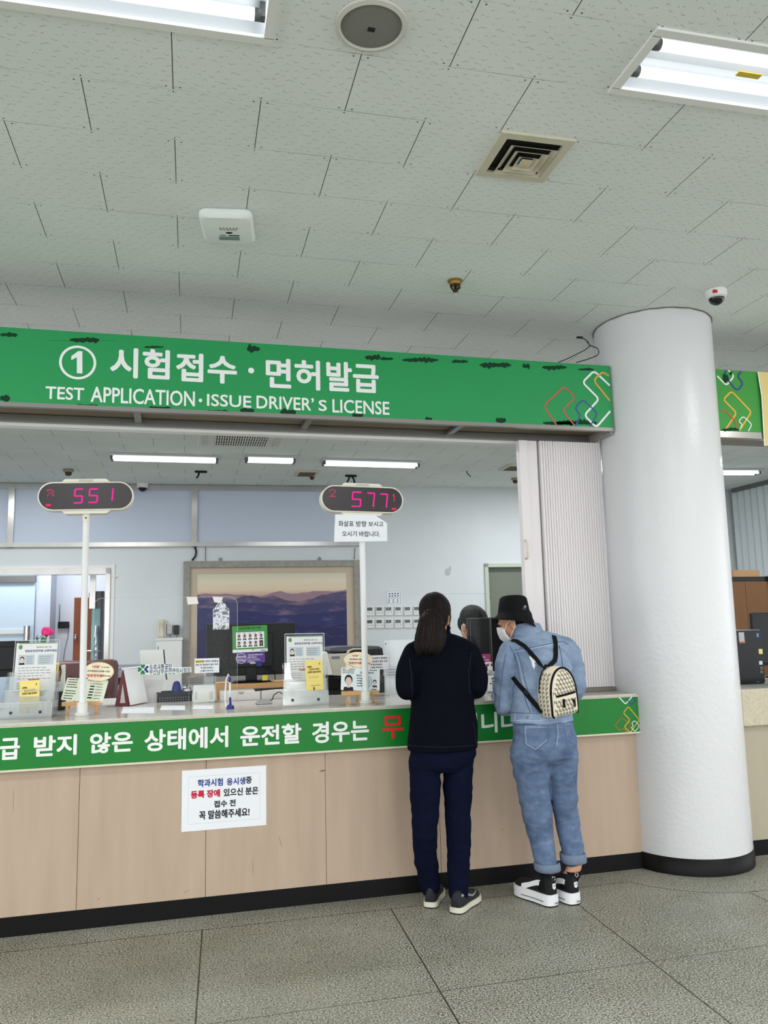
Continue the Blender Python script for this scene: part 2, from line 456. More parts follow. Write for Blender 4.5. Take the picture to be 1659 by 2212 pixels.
# transom: three frosted panes in a steel frame along the top of the back wall
zt, zb = 3.235, 2.44
fr = MB()
fr.bx((-4.2, -0.05, zt-0.07), (2.404, 0.0, zt)); fr.bx((-4.2, -0.05, zb), (2.404, 0.0, zb+0.055))
for (a, b) in ((-1.976, -1.906), (0.228, 0.299), (2.36, 2.404), (-4.2, -4.13)): fr.bx((a, -0.055, zb), (b, 0.0, zt))
wf = fr.build('window_1', M_steel); wf.matrix_basis = WALLM.copy(); struct(wf)
for (a, b) in ((-4.13, -1.976), (-1.906, 0.228), (0.299, 2.36)):
    MB().bx((a, -0.022, zb+0.055), (b, -0.004, zt-0.07)).build('pane', M_frost, wf)
# inner window to the corridor behind
fr = MB()
fr.bx((sx0, -0.04, sz1-0.075), (sx1, 0.17, sz1)); fr.bx((sx1-0.055, -0.04, sz0), (sx1, 0.17, sz1)); fr.bx((sx0, -0.04, sz0-0.05), (sx1, 0.17, sz0))
wf = fr.build('window_2', M_steel); wf.matrix_basis = WALLM.copy(); struct(wf)
tr = MB(); tr.bx((sx0, -0.015, sz1), (sx1+0.05, 0.0, sz1+0.035)); tr.bx((sx1, -0.015, sz0), (sx1+0.05, 0, sz1))
tr.build('casing', M_white, wf)
# corridor behind the window
M_corr = mat('corridor_wall', rgb(224, 230, 240), rough=0.7); M_corr2 = mat('corridor_pier', rgb(206, 214, 228), rough=0.7)
cw = MB(); cw.bx((-5.2, 2.1, 0), (0.9, 2.2, HC)); cw.bx((0.75, 0.16, 0), (0.9, 2.2, HC)); cw.bx((-5.2, 0.16, 0), (-5.1, 2.2, HC))
o = cw.build('wall_corridor', M_corr); o.matrix_basis = WALLM.copy(); struct(o)
a0, _ = bw(78, 1300, 1.75); a1, _ = bw(110, 1300, 1.75); _, ztop = bw(60, 1245, 1.6)
o = MB().bx((a0, 1.72, 0), (a1, 2.1, HC)).build('pillar_corridor', M_corr2); o.matrix_basis = WALLM.copy(); struct(o)
# frosted glass screen with steel head
s1, z1 = bw(77, 1258, 1.7); _, z2 = bw(77, 1243, 1.7)
gp = MB().bx((-5.0, 1.69, 0.1), (s1, 1.71, z1)).build('partition_glass', mat('frost_glass', rgb(196, 214, 228), rough=0.18, spec=0.6)); gp.matrix_basis = WALLM.copy(); struct(gp)
MB().bx((-5.0, 1.66, z1), (s1, 1.74, z2+0.2)).build('head_frame', mat('polished_steel', rgb(150, 146, 142), rough=0.12, metal=1.0), gp)
MB().bx((-5.0, 1.672, z1-0.72), (s1-0.05, 1.688, z1-0.66)).build('band', M_white, gp)

# doorway with a grey-green leaf
o = MB()
for (a, b, z0, z1) in ((dx0-0.05, dx0, 0, dz1+0.05), (dx1, dx1+0.05, 0, dz1+0.05), (dx0-0.05, dx1+0.05, dz1, dz1+0.05)): o.bx((a, -0.03, z0), (b, 0.16, z1))
dr = o.build('door_1', mat('door_frame', rgb(190, 198, 184), rough=0.5)); dr.matrix_basis = WALLM.copy(); struct(dr)
MB().bx((dx0, 0.06, 0.01), (dx1, 0.10, dz1)).build('door_leaf', mat('door_leaf', rgb(118, 124, 112), rough=0.5, var=0.04, vscale=3), dr)

# round column
M_col = mat('column_paint', rgb(217, 217, 220), rough=0.26, spec=0.5, bump=0.22, bscale=38.0)
CX, CY, CR = 2.95, 4.42, 0.358
o = MB().lathe([(CR, 0.0), (CR, 0.6), (CR, 1.2), (CR, 1.8), (CR, 2.4), (CR, HC-0.002)], (CX, CY, 0), 96).build('pillar_1', M_col)
smooth_angle(o); struct(o)
tag(MB().lathe([(CR+0.006, 0.0), (CR+0.006, 0.088), (CR+0.001, 0.09)], (CX, CY, 0.001), 96, cap=False).build('baseboard_pillar', mat('black_base', rgb(11, 10, 10), rough=0.5, spec=0.25)), kind='structure')
# grubby caulk round its head
o = MB().tube([(CX+(CR+0.004)*math.cos(t*2*PI/64), CY+(CR+0.004)*math.sin(t*2*PI/64), HC-0.003+0.002*math.sin(t*1.7)) for t in range(64)], 0.0035, 6, closed=True).build('trim_1', mat('grubby_caulk', rgb(120, 112, 96), rough=0.9)); struct(o)
# ================================================================ the service counter
YF = 4.336; YB = 4.300         # face of the panels / face of the green fascia
ZT = 0.972
M_panel = mat('beige_laminate', rgb(187, 165, 146), rough=0.5, spec=0.3, var=0.075, vscale=5.0, vstretch=(3.0, 1, 0.35))
M_stone = mat('worktop_stone', rgb(196, 192, 182), rough=0.16, spec=0.55, var=0.07, vscale=55)
M_kick = mat('black_kick', rgb(10, 9, 10), rough=0.5, spec=0.25)
M_cream = mat('cream_edge', rgb(222, 214, 192), rough=0.6, var=0.06, vscale=20)
ct = thing('service_counter', 'long beige panelled service counter with pale worktop and black kick strip', 'counter', (0, YF, 0))
seams = [-2.2, at(169, 1800, YF).x, at(444, 1850, YF).x, at(703.5, 1750, YF).x, at(948, 1700, YF).x, at(1190, 1700, YF).x, 2.603]
for a, b in zip(seams[:-1], seams[1:]):
    MB().bx((a+0.0012, YF, 0.087), (b-0.0012, YF+0.03, 0.80)).build('panel', M_panel, ct, True)
MB().bx((-2.2, YF+0.03, 0.0), (2.60, 4.95, 0.95)).build('carcass', mat('dark_core', rgb(70, 62, 52), rough=0.8), ct, True)
MB().bx((-2.2, YF-0.003, 0.0), (2.603, YF+0.03, 0.086)).build('kickboard', M_kick, ct, True)
MB().bx((-2.2, 4.293, 0.957), (2.602, 5.10, ZT), 0.003).build('worktop', M_stone, ct, True)
MB().bx((-2.2, 4.305, 0.765), (2.605, YF, 0.957)).build('apron', M_cream, ct, True)
sr_ = random.Random(5)
for (u, v, du, dv, wd) in ((1080, 1795, 14, -6, .002), (30, 1700, -2, 60, .002), (602, 1805, 8, 28, .003), (690, 1666, 14, -2, .012), (545, 1855, 3, 40, .0025), (395, 1930, 16, -8, .0025), (210, 1945, 6, -5, .004), (1005, 1800, 20, -4, .002), (840, 1888, 5, -5, .004), (905, 1845, 3, 30, .002)):
    a = at(u, v, YF-.0004); b = at(u+du, v+dv, YF-.0004); d = (b-a); n_ = Vector((-d.z, 0, d.x)).normalized()*wd/2
    mb = MB(); mb.face([a-n_*.3, a+n_*.3, (a+b)/2+n_, b+n_*.2, b-n_*.2, (a+b)/2-n_]); mb.build('scuff_mark', mat('scuff_brown', rgb(140, 116, 94), rough=0.8), ct, True, normals=False)
# green fascia with its message
M_gr = mat('green_fascia', rgb(16, 122, 42), rough=0.35, spec=0.4)
M_tw = mat('white_vinyl', rgb(238, 238, 238), rough=0.5); M_tr = mat('red_vinyl', rgb(214, 44, 36), rough=0.5)
XF1 = at(1382, 1545, YB).x
fa = thing('counter_banner', 'long green message strip with white lettering along the counter front', 'banner', (0, YB, 0.756))
MB().bx((-2.2, YB, 0.757), (XF1, YB+0.005, 0.956)).build('strip', M_gr, fa, True)
MB().bx((-2.2, YB-0.003, 0.748), (XF1, YB+0.03, 0.757)).build('lower_edging', M_cream, fa, True)
MB().bx((-2.2, YB-0.003, 0.953), (XF1, YB+0.004, 0.960)).build('upper_edging', M_cream, fa, True)
def word(parent, s, m, tl, br, Y, bold=0.004):
    """lettering whose ink box runs from pixel-free world corners tl to br on the plane Y"""
    mb = MB(); add_text(mb, s, (tl[0], br[1], br[0], tl[1]), None, bold, 0.0008, Y)
    return mb.build('lettering', m, parent, True, normals=False)
def px_box(u0, v0, u1, v1, Y):
    """centre-line corners: left edge at u0, right edge at u1, top and bottom measured at mid width"""
    um = (u0+u1)/2; vm = (v0+v1)/2
    return (at(u0, vm, Y).x, at(um, v0, Y).z), (at(u1, vm, Y).x, at(um, v1, Y).z)
for s, m, u0, v0, u1, v1 in (('발', M_tw, -60, 1597, -12, 1647), ('급', M_tw, 0, 1594, 43, 1641), ('받지', M_tw, 73, 1588, 166, 1633), ('않은', M_tw, 194, 1581, 287, 1626),
                             ('상태에서', M_tw, 312, 1572, 493, 1619), ('운전할', M_tw, 519, 1565, 651, 1609), ('경우는', M_tw, 674, 1557, 797, 1603),
                             ('무', M_tr, 825, 1546, 872, 1596), ('면허', M_tr, 884, 1541, 985, 1588), ('입니다', M_tw, 994, 1538, 1122, 1583)):
    tl, br = px_box(u0, v0, u1, v1, YB); word(fa, s, m, tl, br, YB, 0.0032)
def motif(parent, pts, colm, wid, Y, rad, closed=True, px=True, lift=0.0007):
    P = [Vector((at(u, v, Y).x, at(u, v, Y).z)) for u, v in pts] if px else [Vector(p) for p in pts]
    P = rounded(P, rad, 6, closed) if rad > 0 else P
    mb = MB()
    for q in ribbon(P, wid, closed): mb.face([(p.x, Y-lift, p.y) for p in q])
    bmesh.ops.remove_doubles(mb.bm, verts=mb.bm.verts[:], dist=1e-6)
    return mb.build('line_motif', colm, parent, True, normals=False)
M_my = mat('vinyl_yellow', rgb(222, 178, 58), rough=0.5); M_mn = mat('vinyl_navy', rgb(52, 66, 140), rough=0.5); M_mr = mat('vinyl_rust', rgb(196, 84, 52), rough=0.5)
# corner motif of the fascia
motif(fa, [(1337, 1506), (1351, 1521), (1365, 1505)], M_tw, 0.006, YB, 0.01, False, lift=0.0008)
motif(fa, [(1351, 1506), (1364, 1523), (1373, 1512), (1367, 1504)], M_mn, 0.006, YB, 0.01, False, lift=0.0010)
motif(fa, [(1357, 1526), (1380.5, 1555), (1361, 1583), (1348, 1570), (1361, 1555), (1346, 1540)], M_my, 0.005, YB, 0.012, lift=0.0012)
motif(fa, [(1342, 1550), (1363, 1565), (1355, 1582), (1345, 1572), (1340, 1579), (1328, 1567)], M_mr, 0.004, YB, 0.011, lift=0.0010)
motif(fa, [(1371, 1556), (1381, 1568), (1372, 1580), (1363, 1572), (1368, 1568), (1364, 1562)], M_tw, 0.004, YB, 0.012, lift=0.0014)

# desk behind the counter
dk = thing('work_desk', 'pale work desk behind the counter carrying the office machines', 'desk', (-0.5, 5.45, 0))
MB().bx((-2.2, 5.125, 0.925), (1.10, 5.80, 0.955), 0.004).build('desk_top', mat('desk_laminate', rgb(206, 204, 198), rough=0.35), dk, True)
for x in (-2.15, -0.6, 1.02): MB().bx((x, 5.14, 0.0), (x+0.05, 5.78, 0.925)).build('side_panel', M_white, dk, True)

# A3 notice on the counter front
YN = YF-0.0015
nt = thing('paper_notice', 'white landscape notice in blue, red and black taped to the beige counter', 'notice', tuple(at(484, 1725, YN)))
P = [at(393, 1666, YN), at(574.5, 1652, YN), at(576, 1781.5, YN), at(391.5, 1798, YN)]
mb = MB(); xa = (P[0].x+P[3].x)/2; xb = (P[1].x+P[2].x)/2; za = (P[0].z+P[1].z)/2; zb_ = (P[2].z+P[3].z)/2
M_paper = mat('paper', rgb(236, 238, 244), rough=0.75)
mb.bx((xa, YN-0.0006, zb_), (xb, YN, za)); mb.build('sheet', M_paper, nt, True)
M_ink = mat('ink_black', rgb(24, 24, 28), rough=0.7); M_inkb = mat('ink_blue', rgb(44, 70, 140), rough=0.7); M_inkr = mat('ink_red', rgb(196, 36, 66), rough=0.7); M_inkg = mat('ink_grey', rgb(120, 124, 134), rough=0.7)
mb = MB()
g0 = 0.033
for (a, b) in (((xa+g0, za-g0), (xb-g0, za-g0-0.0008)), ((xa+g0, zb_+g0), (xb-g0, zb_+g0+0.0008)), ((xa+g0, zb_+g0), (xa+g0+0.0008, za-g0)), ((xb-g0, zb_+g0), (xb-g0-0.0008, za-g0))):
    mb.bx((a[0], YN-0.0009, min(a[1], b[1])), (b[0], YN-0.0006, max(a[1], b[1])))
mb.build('border_line', mat('ink_pale', rgb(176, 182, 192), rough=0.7), nt, True)
for s, m, u0, v0, u1, v1 in (('학과시험', M_inkb, 427, 1682, 481.5, 1699), ('응시생', M_inkb, 489.5, 1679.5, 530, 1695.5), ('중', M_ink, 531, 1677.5, 544, 1692.5),
                             ('등록 장애', M_inkr, 412, 1706.5, 475.5, 1723.5), ('있으신 분은', M_ink, 483, 1701, 558, 1718), ('접수 전', M_ink, 462, 1728, 509, 1743), ('꼭 말씀해주세요!', M_ink, 430, 1748, 539, 1767)):
    tl, br = px_box(u0, v0, u1, v1, YN-0.0007); word(nt, s, m, tl, br, YN-0.0007, 0.0012 if m is not M_inkr else 0.0018)

# counter beyond the column
c2 = thing('stone_counter', 'beige counter with a thick granite edge to the right of the column', 'counter', (4.4, YF, 0))
MB().bx((3.312, 4.335, 0.087), (6.2, 4.37, 0.75)).build('panel', mat('beige_laminate_grey', rgb(176, 166, 146), rough=0.5, var=0.04, vscale=4, vstretch=(3, 1, 0.4)), c2, True)
MB().bx((3.32, 4.37, 0), (6.2, 5.0, 0.9)).build('carcass', MATS['dark_core'], c2, True)
MB().bx((3.31, 4.333, 0.0), (6.2, 4.365, 0.086)).build('kickboard', M_kick, c2, True)
MB().bx((3.312, 4.30, 0.748), (6.2, 4.345, 0.962), 0.006).build('granite_edge', mat('granite', rgb(198, 188, 166), rough=0.5, var=0.14, vscale=70), c2, True)
MB().bx((3.32, 4.345, 0.9), (6.2, 5.3, 0.955)).build('worktop', mat('grey_top', rgb(150, 150, 146), rough=0.35), c2, True)
# ================================================================ overhead sign boxes
M_sg = mat('green_sign', rgb(36, 148, 84), rough=0.42, spec=0.35, var=0.03, vscale=3)
M_sg2 = mat('green_sign_right', rgb(62, 152, 62), rough=0.42, spec=0.35)
M_alu = mat('sign_metal', rgb(132, 130, 126), rough=0.35, metal=0.7)
M_patch = mat('adhesive_dark', rgb(14, 56, 34), rough=0.85)
YS = 4.335; SX1 = 2.585; SZ0, SZ1 = 2.553, 2.944
sg = thing('overhead_sign', 'large green overhead sign box lettered in white above the counter', 'sign', (0.5, YS, SZ0))
MB().bx((-2.6, YS, SZ0), (SX1, YS+0.012, SZ1)).build('face_sheet', M_sg, sg, True)
mb = MB()
mb.bx((-2.6, YS+0.012, SZ1-0.02), (SX1, YS+0.33, SZ1)); mb.bx((-2.6, YS+0.30, SZ0), (SX1, YS+0.33, SZ1)); mb.bx((SX1-0.015, YS+0.012, SZ0-0.04), (SX1, YS+0.36, SZ1))
mb.build('casing', mat('sign_casing', rgb(150, 148, 142), rough=0.6), sg, True)
mb = MB(); mb.bx((-2.6, YS-0.002, SZ0-0.022), (SX1, YS+0.03, SZ0)); mb.bx((-2.6, YS+0.27, SZ0-0.03), (SX1, YS+0.30, SZ0))
mb.build('lower_frame', M_alu, sg, True)
MB().bx((-2.6, YS+0.03, SZ0+0.012), (SX1-0.02, YS+0.29, SZ0+0.02)).build('underside', mat('ply_brown', rgb(128, 118, 100), rough=0.8, var=0.1, vscale=3), sg, True)
for u in (297, 664, 985): 
    x = at(u, 905, YS+0.12).x; MB().bx((x-0.018, YS+0.02, SZ0-0.02), (x+0.018, YS+0.29, SZ0)).build('cross_strut', M_alu, sg, True)
x1 = at(1292, 940, YS+0.36).x
MB().bx((-2.6, YS+0.32, SZ0-0.045), (x1, YS+0.385, SZ0-0.012)).build('track_rail', M_white, sg, True)
def sw(s, u0, v0, u1, v1, m=None, bold=0.006): 
    tl, br = px_box(u0, v0, u1, v1, YS); return word(sg, s, m or M_tw, tl, br, YS, bold)
sw('시험', 238, 752.5, 367, 818, None, 0.0048); sw('접수', 380, 765, 512, 827, None, 0.0048); sw('면허', 574, 776, 691.5, 841, None, 0.0048); sw('발급', 705, 783, 818, 847, None, 0.0048)
tl, br = px_box(536, 794, 549, 807, YS); mb = MB(); r_ = (br[0]-tl[0])/2
mb.face([((tl[0]+br[0])/2+r_*math.cos(k*PI/12), YS-0.0008, (tl[1]+br[1])/2+r_*math.sin(k*PI/12)) for k in range(24)]); mb.build('lettering', M_tw, sg, True, normals=False)
sw('TEST', 98, 836, 182, 863.5, None, 0.0014); sw('APPLICATION', 196, 840, 421, 873.5, None, 0.0014); sw('·', 429, 861, 437, 869, None, 0.001)
sw('ISSUE', 447, 853, 543, 879, None, 0.0014); sw("DRIVER\u2019", 554, 857, 678, 885, None, 0.0014); sw('S', 688, 864, 706, 888, None, 0.0014); sw('LICENSE', 718, 865, 841, 894, None, 0.0014)
# ringed numeral
cx, cz = at(168, 783, YS).x, at(168, 783, YS).z; R_ = at(208, 784, YS).x-cx
motif(sg, [(cx+(R_-0.0065)*math.cos(k*PI/24), cz+(R_-0.0065)*math.sin(k*PI/24)) for k in range(48)], M_tw, 0.013, YS, 0.0, True, px=False)
mb = MB(); P1 = [at(u, v, YS) for u, v in ((166, 806), (166, 772), (154, 778), (154, 769.5), (169, 758.5), (178, 759), (178, 807))]; mb.face([(p.x, YS-0.0008, p.z) for p in P1]); mb.build('lettering', M_tw, sg, True, normals=False)
# interlocking line motifs
M_sw2, M_sy, M_sr, M_sb = M_tw, mat('sign_yellow', rgb(214, 164, 62), rough=0.5), mat('sign_red', rgb(198, 88, 66), rough=0.5), mat('sign_blue', rgb(52, 84, 150), rough=0.5)
motif(sg, [(1317, 833), (1283, 801), (1258, 826), (1294, 862), (1262, 897), (1288, 923.5), (1318, 888)], M_sw2, 0.012, YS, 0.026, False, lift=0.0012)
motif(sg, [(1315, 812), (1301, 803), (1282, 822), (1317, 866)], M_sy, 0.011, YS, 0.024, False, lift=0.0016)
motif(sg, [(1203, 919), (1174, 876), (1220, 834), (1243, 860), (1214, 886), (1241, 919)], M_sr, 0.009, YS, 0.03, False, lift=0.0010)
motif(sg, [(1243, 921), (1254, 896), (1241, 882), (1259, 863), (1291, 893), (1274, 922)], M_sb, 0.009, YS, 0.026, False, lift=0.0014)
# dark smears where tape was pulled away
rnd = random.Random(3)
def smear(mb, u0, v0, u1, v1, Y, lift=0.0004):
    a = at(u0, v0, Y); b = at(u1, v1, Y)
    if a.x > b.x: a, b = b, a
    n = max(3, int((b.x-a.x)/0.018)); hh = abs(a.z-b.z)
    top = []; bot = []
    for i in range(n*3+1):
        t = i/(n*3); x = a.x+(b.x-a.x)*t; z = (at(u0+(u1-u0)*t, (v0+v1)/2, Y)).z
        e = min(1, 6*t, 6*(1-t))**0.5
        top.append((x, Y-lift, z+hh/2*e*(0.55+0.9*abs(noise.noise((x*37, v0, 1))*1.8)))); bot.append((x, Y-lift, z-hh/2*e*(0.5+0.8*abs(noise.noise((x*31, v0, 7))*1.8))-0.001))
    for i in range(len(top)-1): mb.face([top[i], top[i+1], bot[i+1], bot[i]])
for p in ((0, 717, 38, 729), (105, 731, 250, 740), (150, 726, 215, 742), (310, 746, 355, 753), (533, 746, 562, 762), (788, 765, 822, 779), (820, 770, 850, 780), (868, 770, 948, 785), (975, 776, 1012, 786), (1035, 780, 1105, 797), (1128, 785, 1145, 797), (1170, 787, 1225, 800), (1248, 794, 1284, 802),
          (0, 852, 22, 868), (160, 872, 212, 879), (320, 877, 370, 884), (443, 884, 494, 892), (518, 880, 550, 893), (605, 882, 640, 900), (760, 892, 785, 903), (918, 900, 934, 910), (1070, 900, 1094, 916), (1172, 908, 1245, 920), (1200, 905, 1290, 921)):
    mb = MB(); smear(mb, *p, YS); mb.build('tape_smear', M_patch, sg, True, normals=False)
# sign box right of the column
XR0 = 3.337
sr = thing('overhead_sign', 'green overhead sign box with coloured loops to the right of the column', 'sign', (4.4, YS, SZ0))
MB().bx((XR0, YS+0.0, SZ0+0.01), (6.2, YS+0.012, SZ1+0.022)).build('face_sheet', M_sg2, sr, True)
mb = MB(); mb.bx((XR0-0.02, YS+0.012, SZ0), (6.2, YS+0.33, SZ1+0.03)); mb.build('casing', MATS['sign_casing'], sr, True)
mb = MB(); mb.bx((XR0-0.01, YS-0.002, SZ0-0.03), (6.2, YS+0.05, SZ0+0.01)); mb.build('lower_frame', M_steel, sr, True)
mb = MB(); mb.bx((XR0-0.02, YS+0.002, SZ0), (XR0+0.004, YS+0.2, SZ1+0.02)); mb.build('end_plate', M_black, sr, True)
motif(sr, [(1549, 812), (1569, 833), (1586, 812), (1573, 800)], M_tw, 0.011, YS, 0.024, False, lift=0.0010)
motif(sr, [(1568, 800), (1565, 812), (1592, 845), (1606, 828), (1592, 813), (1601, 802)], M_mn, 0.012, YS, 0.03, False, lift=0.0014)
motif(sr, [(1567, 928), (1591, 892), (1562, 863), (1580, 845), (1623, 890), (1597, 930)], M_my, 0.012, YS, 0.024, False, lift=0.0012)
motif(sr, [(1557, 887), (1567, 887), (1592, 915), (1585, 929)], M_mr, 0.010, YS, 0.024, False, lift=0.0016)
motif(sr, [(1599, 925), (1603, 917), (1595, 910), (1605, 899), (1624, 917), (1616, 931)], M_tw, 0.007, YS, 0.02, False, lift=0.0020)
for p in ((1575, 802, 1582, 812), (1560, 808, 1575, 828), (1558, 924, 1597, 932)):
    mb = MB(); smear(mb, *p, YS, 0.0024); mb.build('tape_smear', M_patch, sr, True, normals=False)
# hanging yellow poster on that sign
q = [at(1637, 803, YS-0.01), at(1652, 935, YS-0.012), at(1659, 965, YS-0.012)]
ps = thing('hanging_poster', 'pale yellow poster hung over the right-hand green sign', 'poster', (q[0].x, YS-0.01, q[0].z))
mb = MB(); xs = [q[0].x, q[0].x+0.009, q[0].x+0.004, q[0].x+0.006]; zs = [q[0].z, 2.8, 2.6, q[2].z+0.006]
mb.grid_patch([[(x, YS-0.010-0.006*math.sin(j*1.3), z) for x in (xs[j], xs[j]+0.25, xs[j]+0.55)] for j, z in enumerate(zs)])
o = mb.build('sheet', mat('poster_yellow', rgb(226, 206, 140), rough=0.7), ps, True)
mb = MB(); mb.grid_patch([[(x, YS-0.0102-0.006*math.sin(j*1.3), z) for x in (xs[j]-0.004, xs[j]+0.003)] for j, z in enumerate(zs)])
mb.build('white_edge', M_paper, ps, True)
mb = MB(); mb.ball((q[0].x+0.078, YS-0.016, at(1655, 895, YS).z), 0.032, (1, 0.05, 1.2)); mb.ball((q[0].x+0.07, YS-0.016, at(1657, 877, YS).z), 0.018, (1, 0.05, 1.0))
mb.build('printed_fruit', mat('poster_olive', rgb(150, 146, 40), rough=0.7), ps, True)

# cable loop between sign and column
cb = MB(); pts = [(1206, 783), (1228, 774), (1262, 757), (1274, 748), (1270, 738), (1262, 732), (1246, 729)]
cb.tube([at(u, v, 4.40) for u, v in pts], 0.003, 6); cb.tube([at(u, v, 4.41) for u, v in [(1245, 783), (1270, 776), (1290, 768), (1294, 761), (1290, 752), (1274, 746), (1268, 738)]], 0.003, 6)
cb.tube([at(1246, 729, 4.40), at(1258, 729, 4.40)], 0.007, 8)
tag(cb.build('loose_cable', M_black), 'black cable with a plug looping over the sign beside the column', 'cable')

# accordion shutter drawn back against the column
YH = 4.56; zt_, zb_ = 2.507, 0.985
sh = thing('folding_shutter', 'white accordion shutter folded back between counter and sign, beside the column', 'shutter', (2.3, YH, ZT))
M_sh = mat('shutter_vinyl', rgb(232, 226, 228), rough=0.5)
x0 = at(1120, 1000, YH).x; x1 = at(1132, 1000, YH).x; xa = at(1166, 1000, YH).x; xb = at(1291, 955, YH).x
MB().bx((x0, YH-0.02, zb_), (x0+0.055, YH+0.03, zt_), 0.004).build('lead_post', M_sh, sh, True)
mb = MB(); mb.bx((x0+0.06, YH-0.005, zb_), (x0+0.125, YH+0.02, zt_)); mb.build('first_leaf', M_sh, sh, True)
n = 24
for k in range(n):
    xk = x0+0.135+(2.60-x0-0.135)*k/n; wd = (2.60-x0-0.135)/n; g = (0.10 if k in (1, 2, 3, 5) else 0.05)*wd; yy = YH-0.03
    mb = MB()
    mb.ring_loft([[Vector((xk+g, yy+0.05, z)), Vector((xk+g, yy+0.004, z)), Vector((xk+g+0.003, yy, z)), Vector((xk+wd-0.0035, yy, z)), Vector((xk+wd-0.0005, yy+0.004, z)), Vector((xk+wd-0.0005, yy+0.05, z))] for z in (zb_+0.012, zt_-0.004)])
    o = mb.build('fold', M_sh, sh, True)
    for p in o.data.polygons: p.use_smooth = False
MB().bx((x0+0.125, YH+0.02, zb_), (2.60, YH+0.03, zt_)).build('backing', mat('gap_shade', rgb(96, 90, 92), rough=0.8), sh, True)  # added sheet, its grey stands in for shade between the folds
MB().bx((x0+0.12, YH-0.05, zb_-0.012), (2.60, YH+0.05, zb_+0.01)).build('floor_channel', mat('channel_grey', rgb(120, 116, 108), rough=0.5), sh, True)
p = at(1137, 1187, YH-0.03)
mb = MB(); mb.tube([(p.x, YH-0.022, p.z+0.055), (p.x, YH-0.05, p.z+0.045), (p.x, YH-0.05, p.z-0.045), (p.x, YH-0.022, p.z-0.055)], 0.007, 8); mb.build('handle', mat('ivory_plastic', rgb(226, 220, 200), rough=0.4), sh, True)
# ================================================================ things on the ceiling
M_tube = emissive('tube_light', (0.97, 0.985, 1.0, 1), TUBE)
M_tray = mat('lamp_tray', rgb(196, 202, 206), rough=0.35, spec=0.5)
M_sock = mat('lamp_socket', rgb(96, 98, 98), rough=0.5)
def at_grid(a, b): return GRIDM @ Matrix.Translation((a, b, 0))
def recessed_lamp(a, b, label):
    t = thing('fluorescent_lamp', label, 'ceiling light', M=at_grid(a, b), group='recessed twin-tube ceiling lamps')
    mb = MB(); L_, W_ = 0.585, 0.13
    for (x0, y0, x1, y1) in ((-L_-0.03, -W_-0.03, L_+0.03, -W_+0.002), (-L_-0.03, W_-0.002, L_+0.03, W_+0.03), (-L_-0.03, -W_, -L_+0.002, W_), (L_-0.002, -W_, L_+0.03, W_)):
        mb.bx((x0, y0, -0.009), (x1, y1, 0.002))
    mb.build('frame', M_white, t)
    mb = MB(); pr = [(-W_, 0.0), (-W_*0.92, 0.055), (-0.02, 0.055), (0, 0.02), (0.02, 0.055), (W_*0.92, 0.055), (W_, 0.0), (W_, 0.075), (-W_, 0.075)]
    mb.ring_loft([[Vector((x, p[0], p[1])) for p in pr] for x in (-L_, L_)])
    o = mb.build('reflector', M_tray, t)
    for p in o.data.polygons: p.use_smooth = False
    for y in (-0.066, 0.066):
        MB().cyl((-L_+0.035, y, 0.018), (L_-0.035, y, 0.018), 0.018, n=14).build('tube', M_tube, t)
        for s in (-1, 1):
            mb = MB(); mb.cyl((s*(L_-0.037), y, 0.018), (s*(L_-0.018), y, 0.018), 0.019, n=14); mb.bx((min(s*(L_-0.02), s*(L_-0.004)), y-0.014, 0.005), (max(s*(L_-0.02), s*(L_-0.004)), y+0.014, 0.06)); mb.build('socket', M_sock, t)
    return t
recessed_lamp(-0.30, -0.45, 'twin-tube fluorescent lamp in the ceiling left of the round speaker')
l2 = recessed_lamp(2.10, -0.45, 'twin-tube fluorescent lamp in the ceiling beyond the air diffuser, above the column side')
MB().bx((-0.22, -0.025, 0.0), (-0.13, -0.002, 0.004)).build('yellow_label', mat('label_yellow', rgb(214, 188, 70), rough=0.6), l2)

# office lamps hung under the board
def batten(p, yaw, ln, label, tubes=2):
    t = thing('batten_lamp', label, 'ceiling light', (p.x, p.y, HC), (0, 0, yaw), 'surface fluorescent lamps over the office')
    h = ln/2
    MB().bx((-h, -0.11, -0.022), (h, 0.11, -0.0005), 0.004).build('tray', M_tray, t)
    for y in ((-0.05, 0.05) if tubes == 2 else (-0.05, 0.0, 0.05)):
        MB().cyl((-h+0.04, y, -0.042), (h-0.04, y, -0.042), 0.0145, n=12).build('tube', M_tube, t)
        for s in (-1, 1):
            MB().bx((min(s*(h-0.04), s*(h-0.015)), y-0.016, -0.06), (max(s*(h-0.04), s*(h-0.015)), y+0.016, -0.02)).build('socket', M_sock, t)
a = atz(236, 990, HC-0.04); b = atz(474, 996, HC-0.04); batten((a+b)/2, math.atan2(b.y-a.y, b.x-a.x), (b-a).length, 'long twin-tube lamp over the office, behind the left number display')
a = atz(527, 994, HC-0.04); b = atz(640, 997, HC-0.04); batten((a+b)/2, math.atan2(b.y-a.y, b.x-a.x), (b-a).length, 'short very bright lamp over the office below the ceiling air conditioner', 3)
a = atz(694, 1001, HC-0.04); b = atz(906, 1007, HC-0.04); batten((a+b)/2, math.atan2(b.y-a.y, b.x-a.x), (b-a).length, 'long twin-tube lamp over the office, above the display reading 577')
a = atz(1500, 1022, HC-0.04); b = atz(1640, 1022, HC-0.04); batten((a+b)/2, math.atan2(b.y-a.y, b.x-a.x), (b-a).length, 'twin-tube lamp in the office to the right of the column')

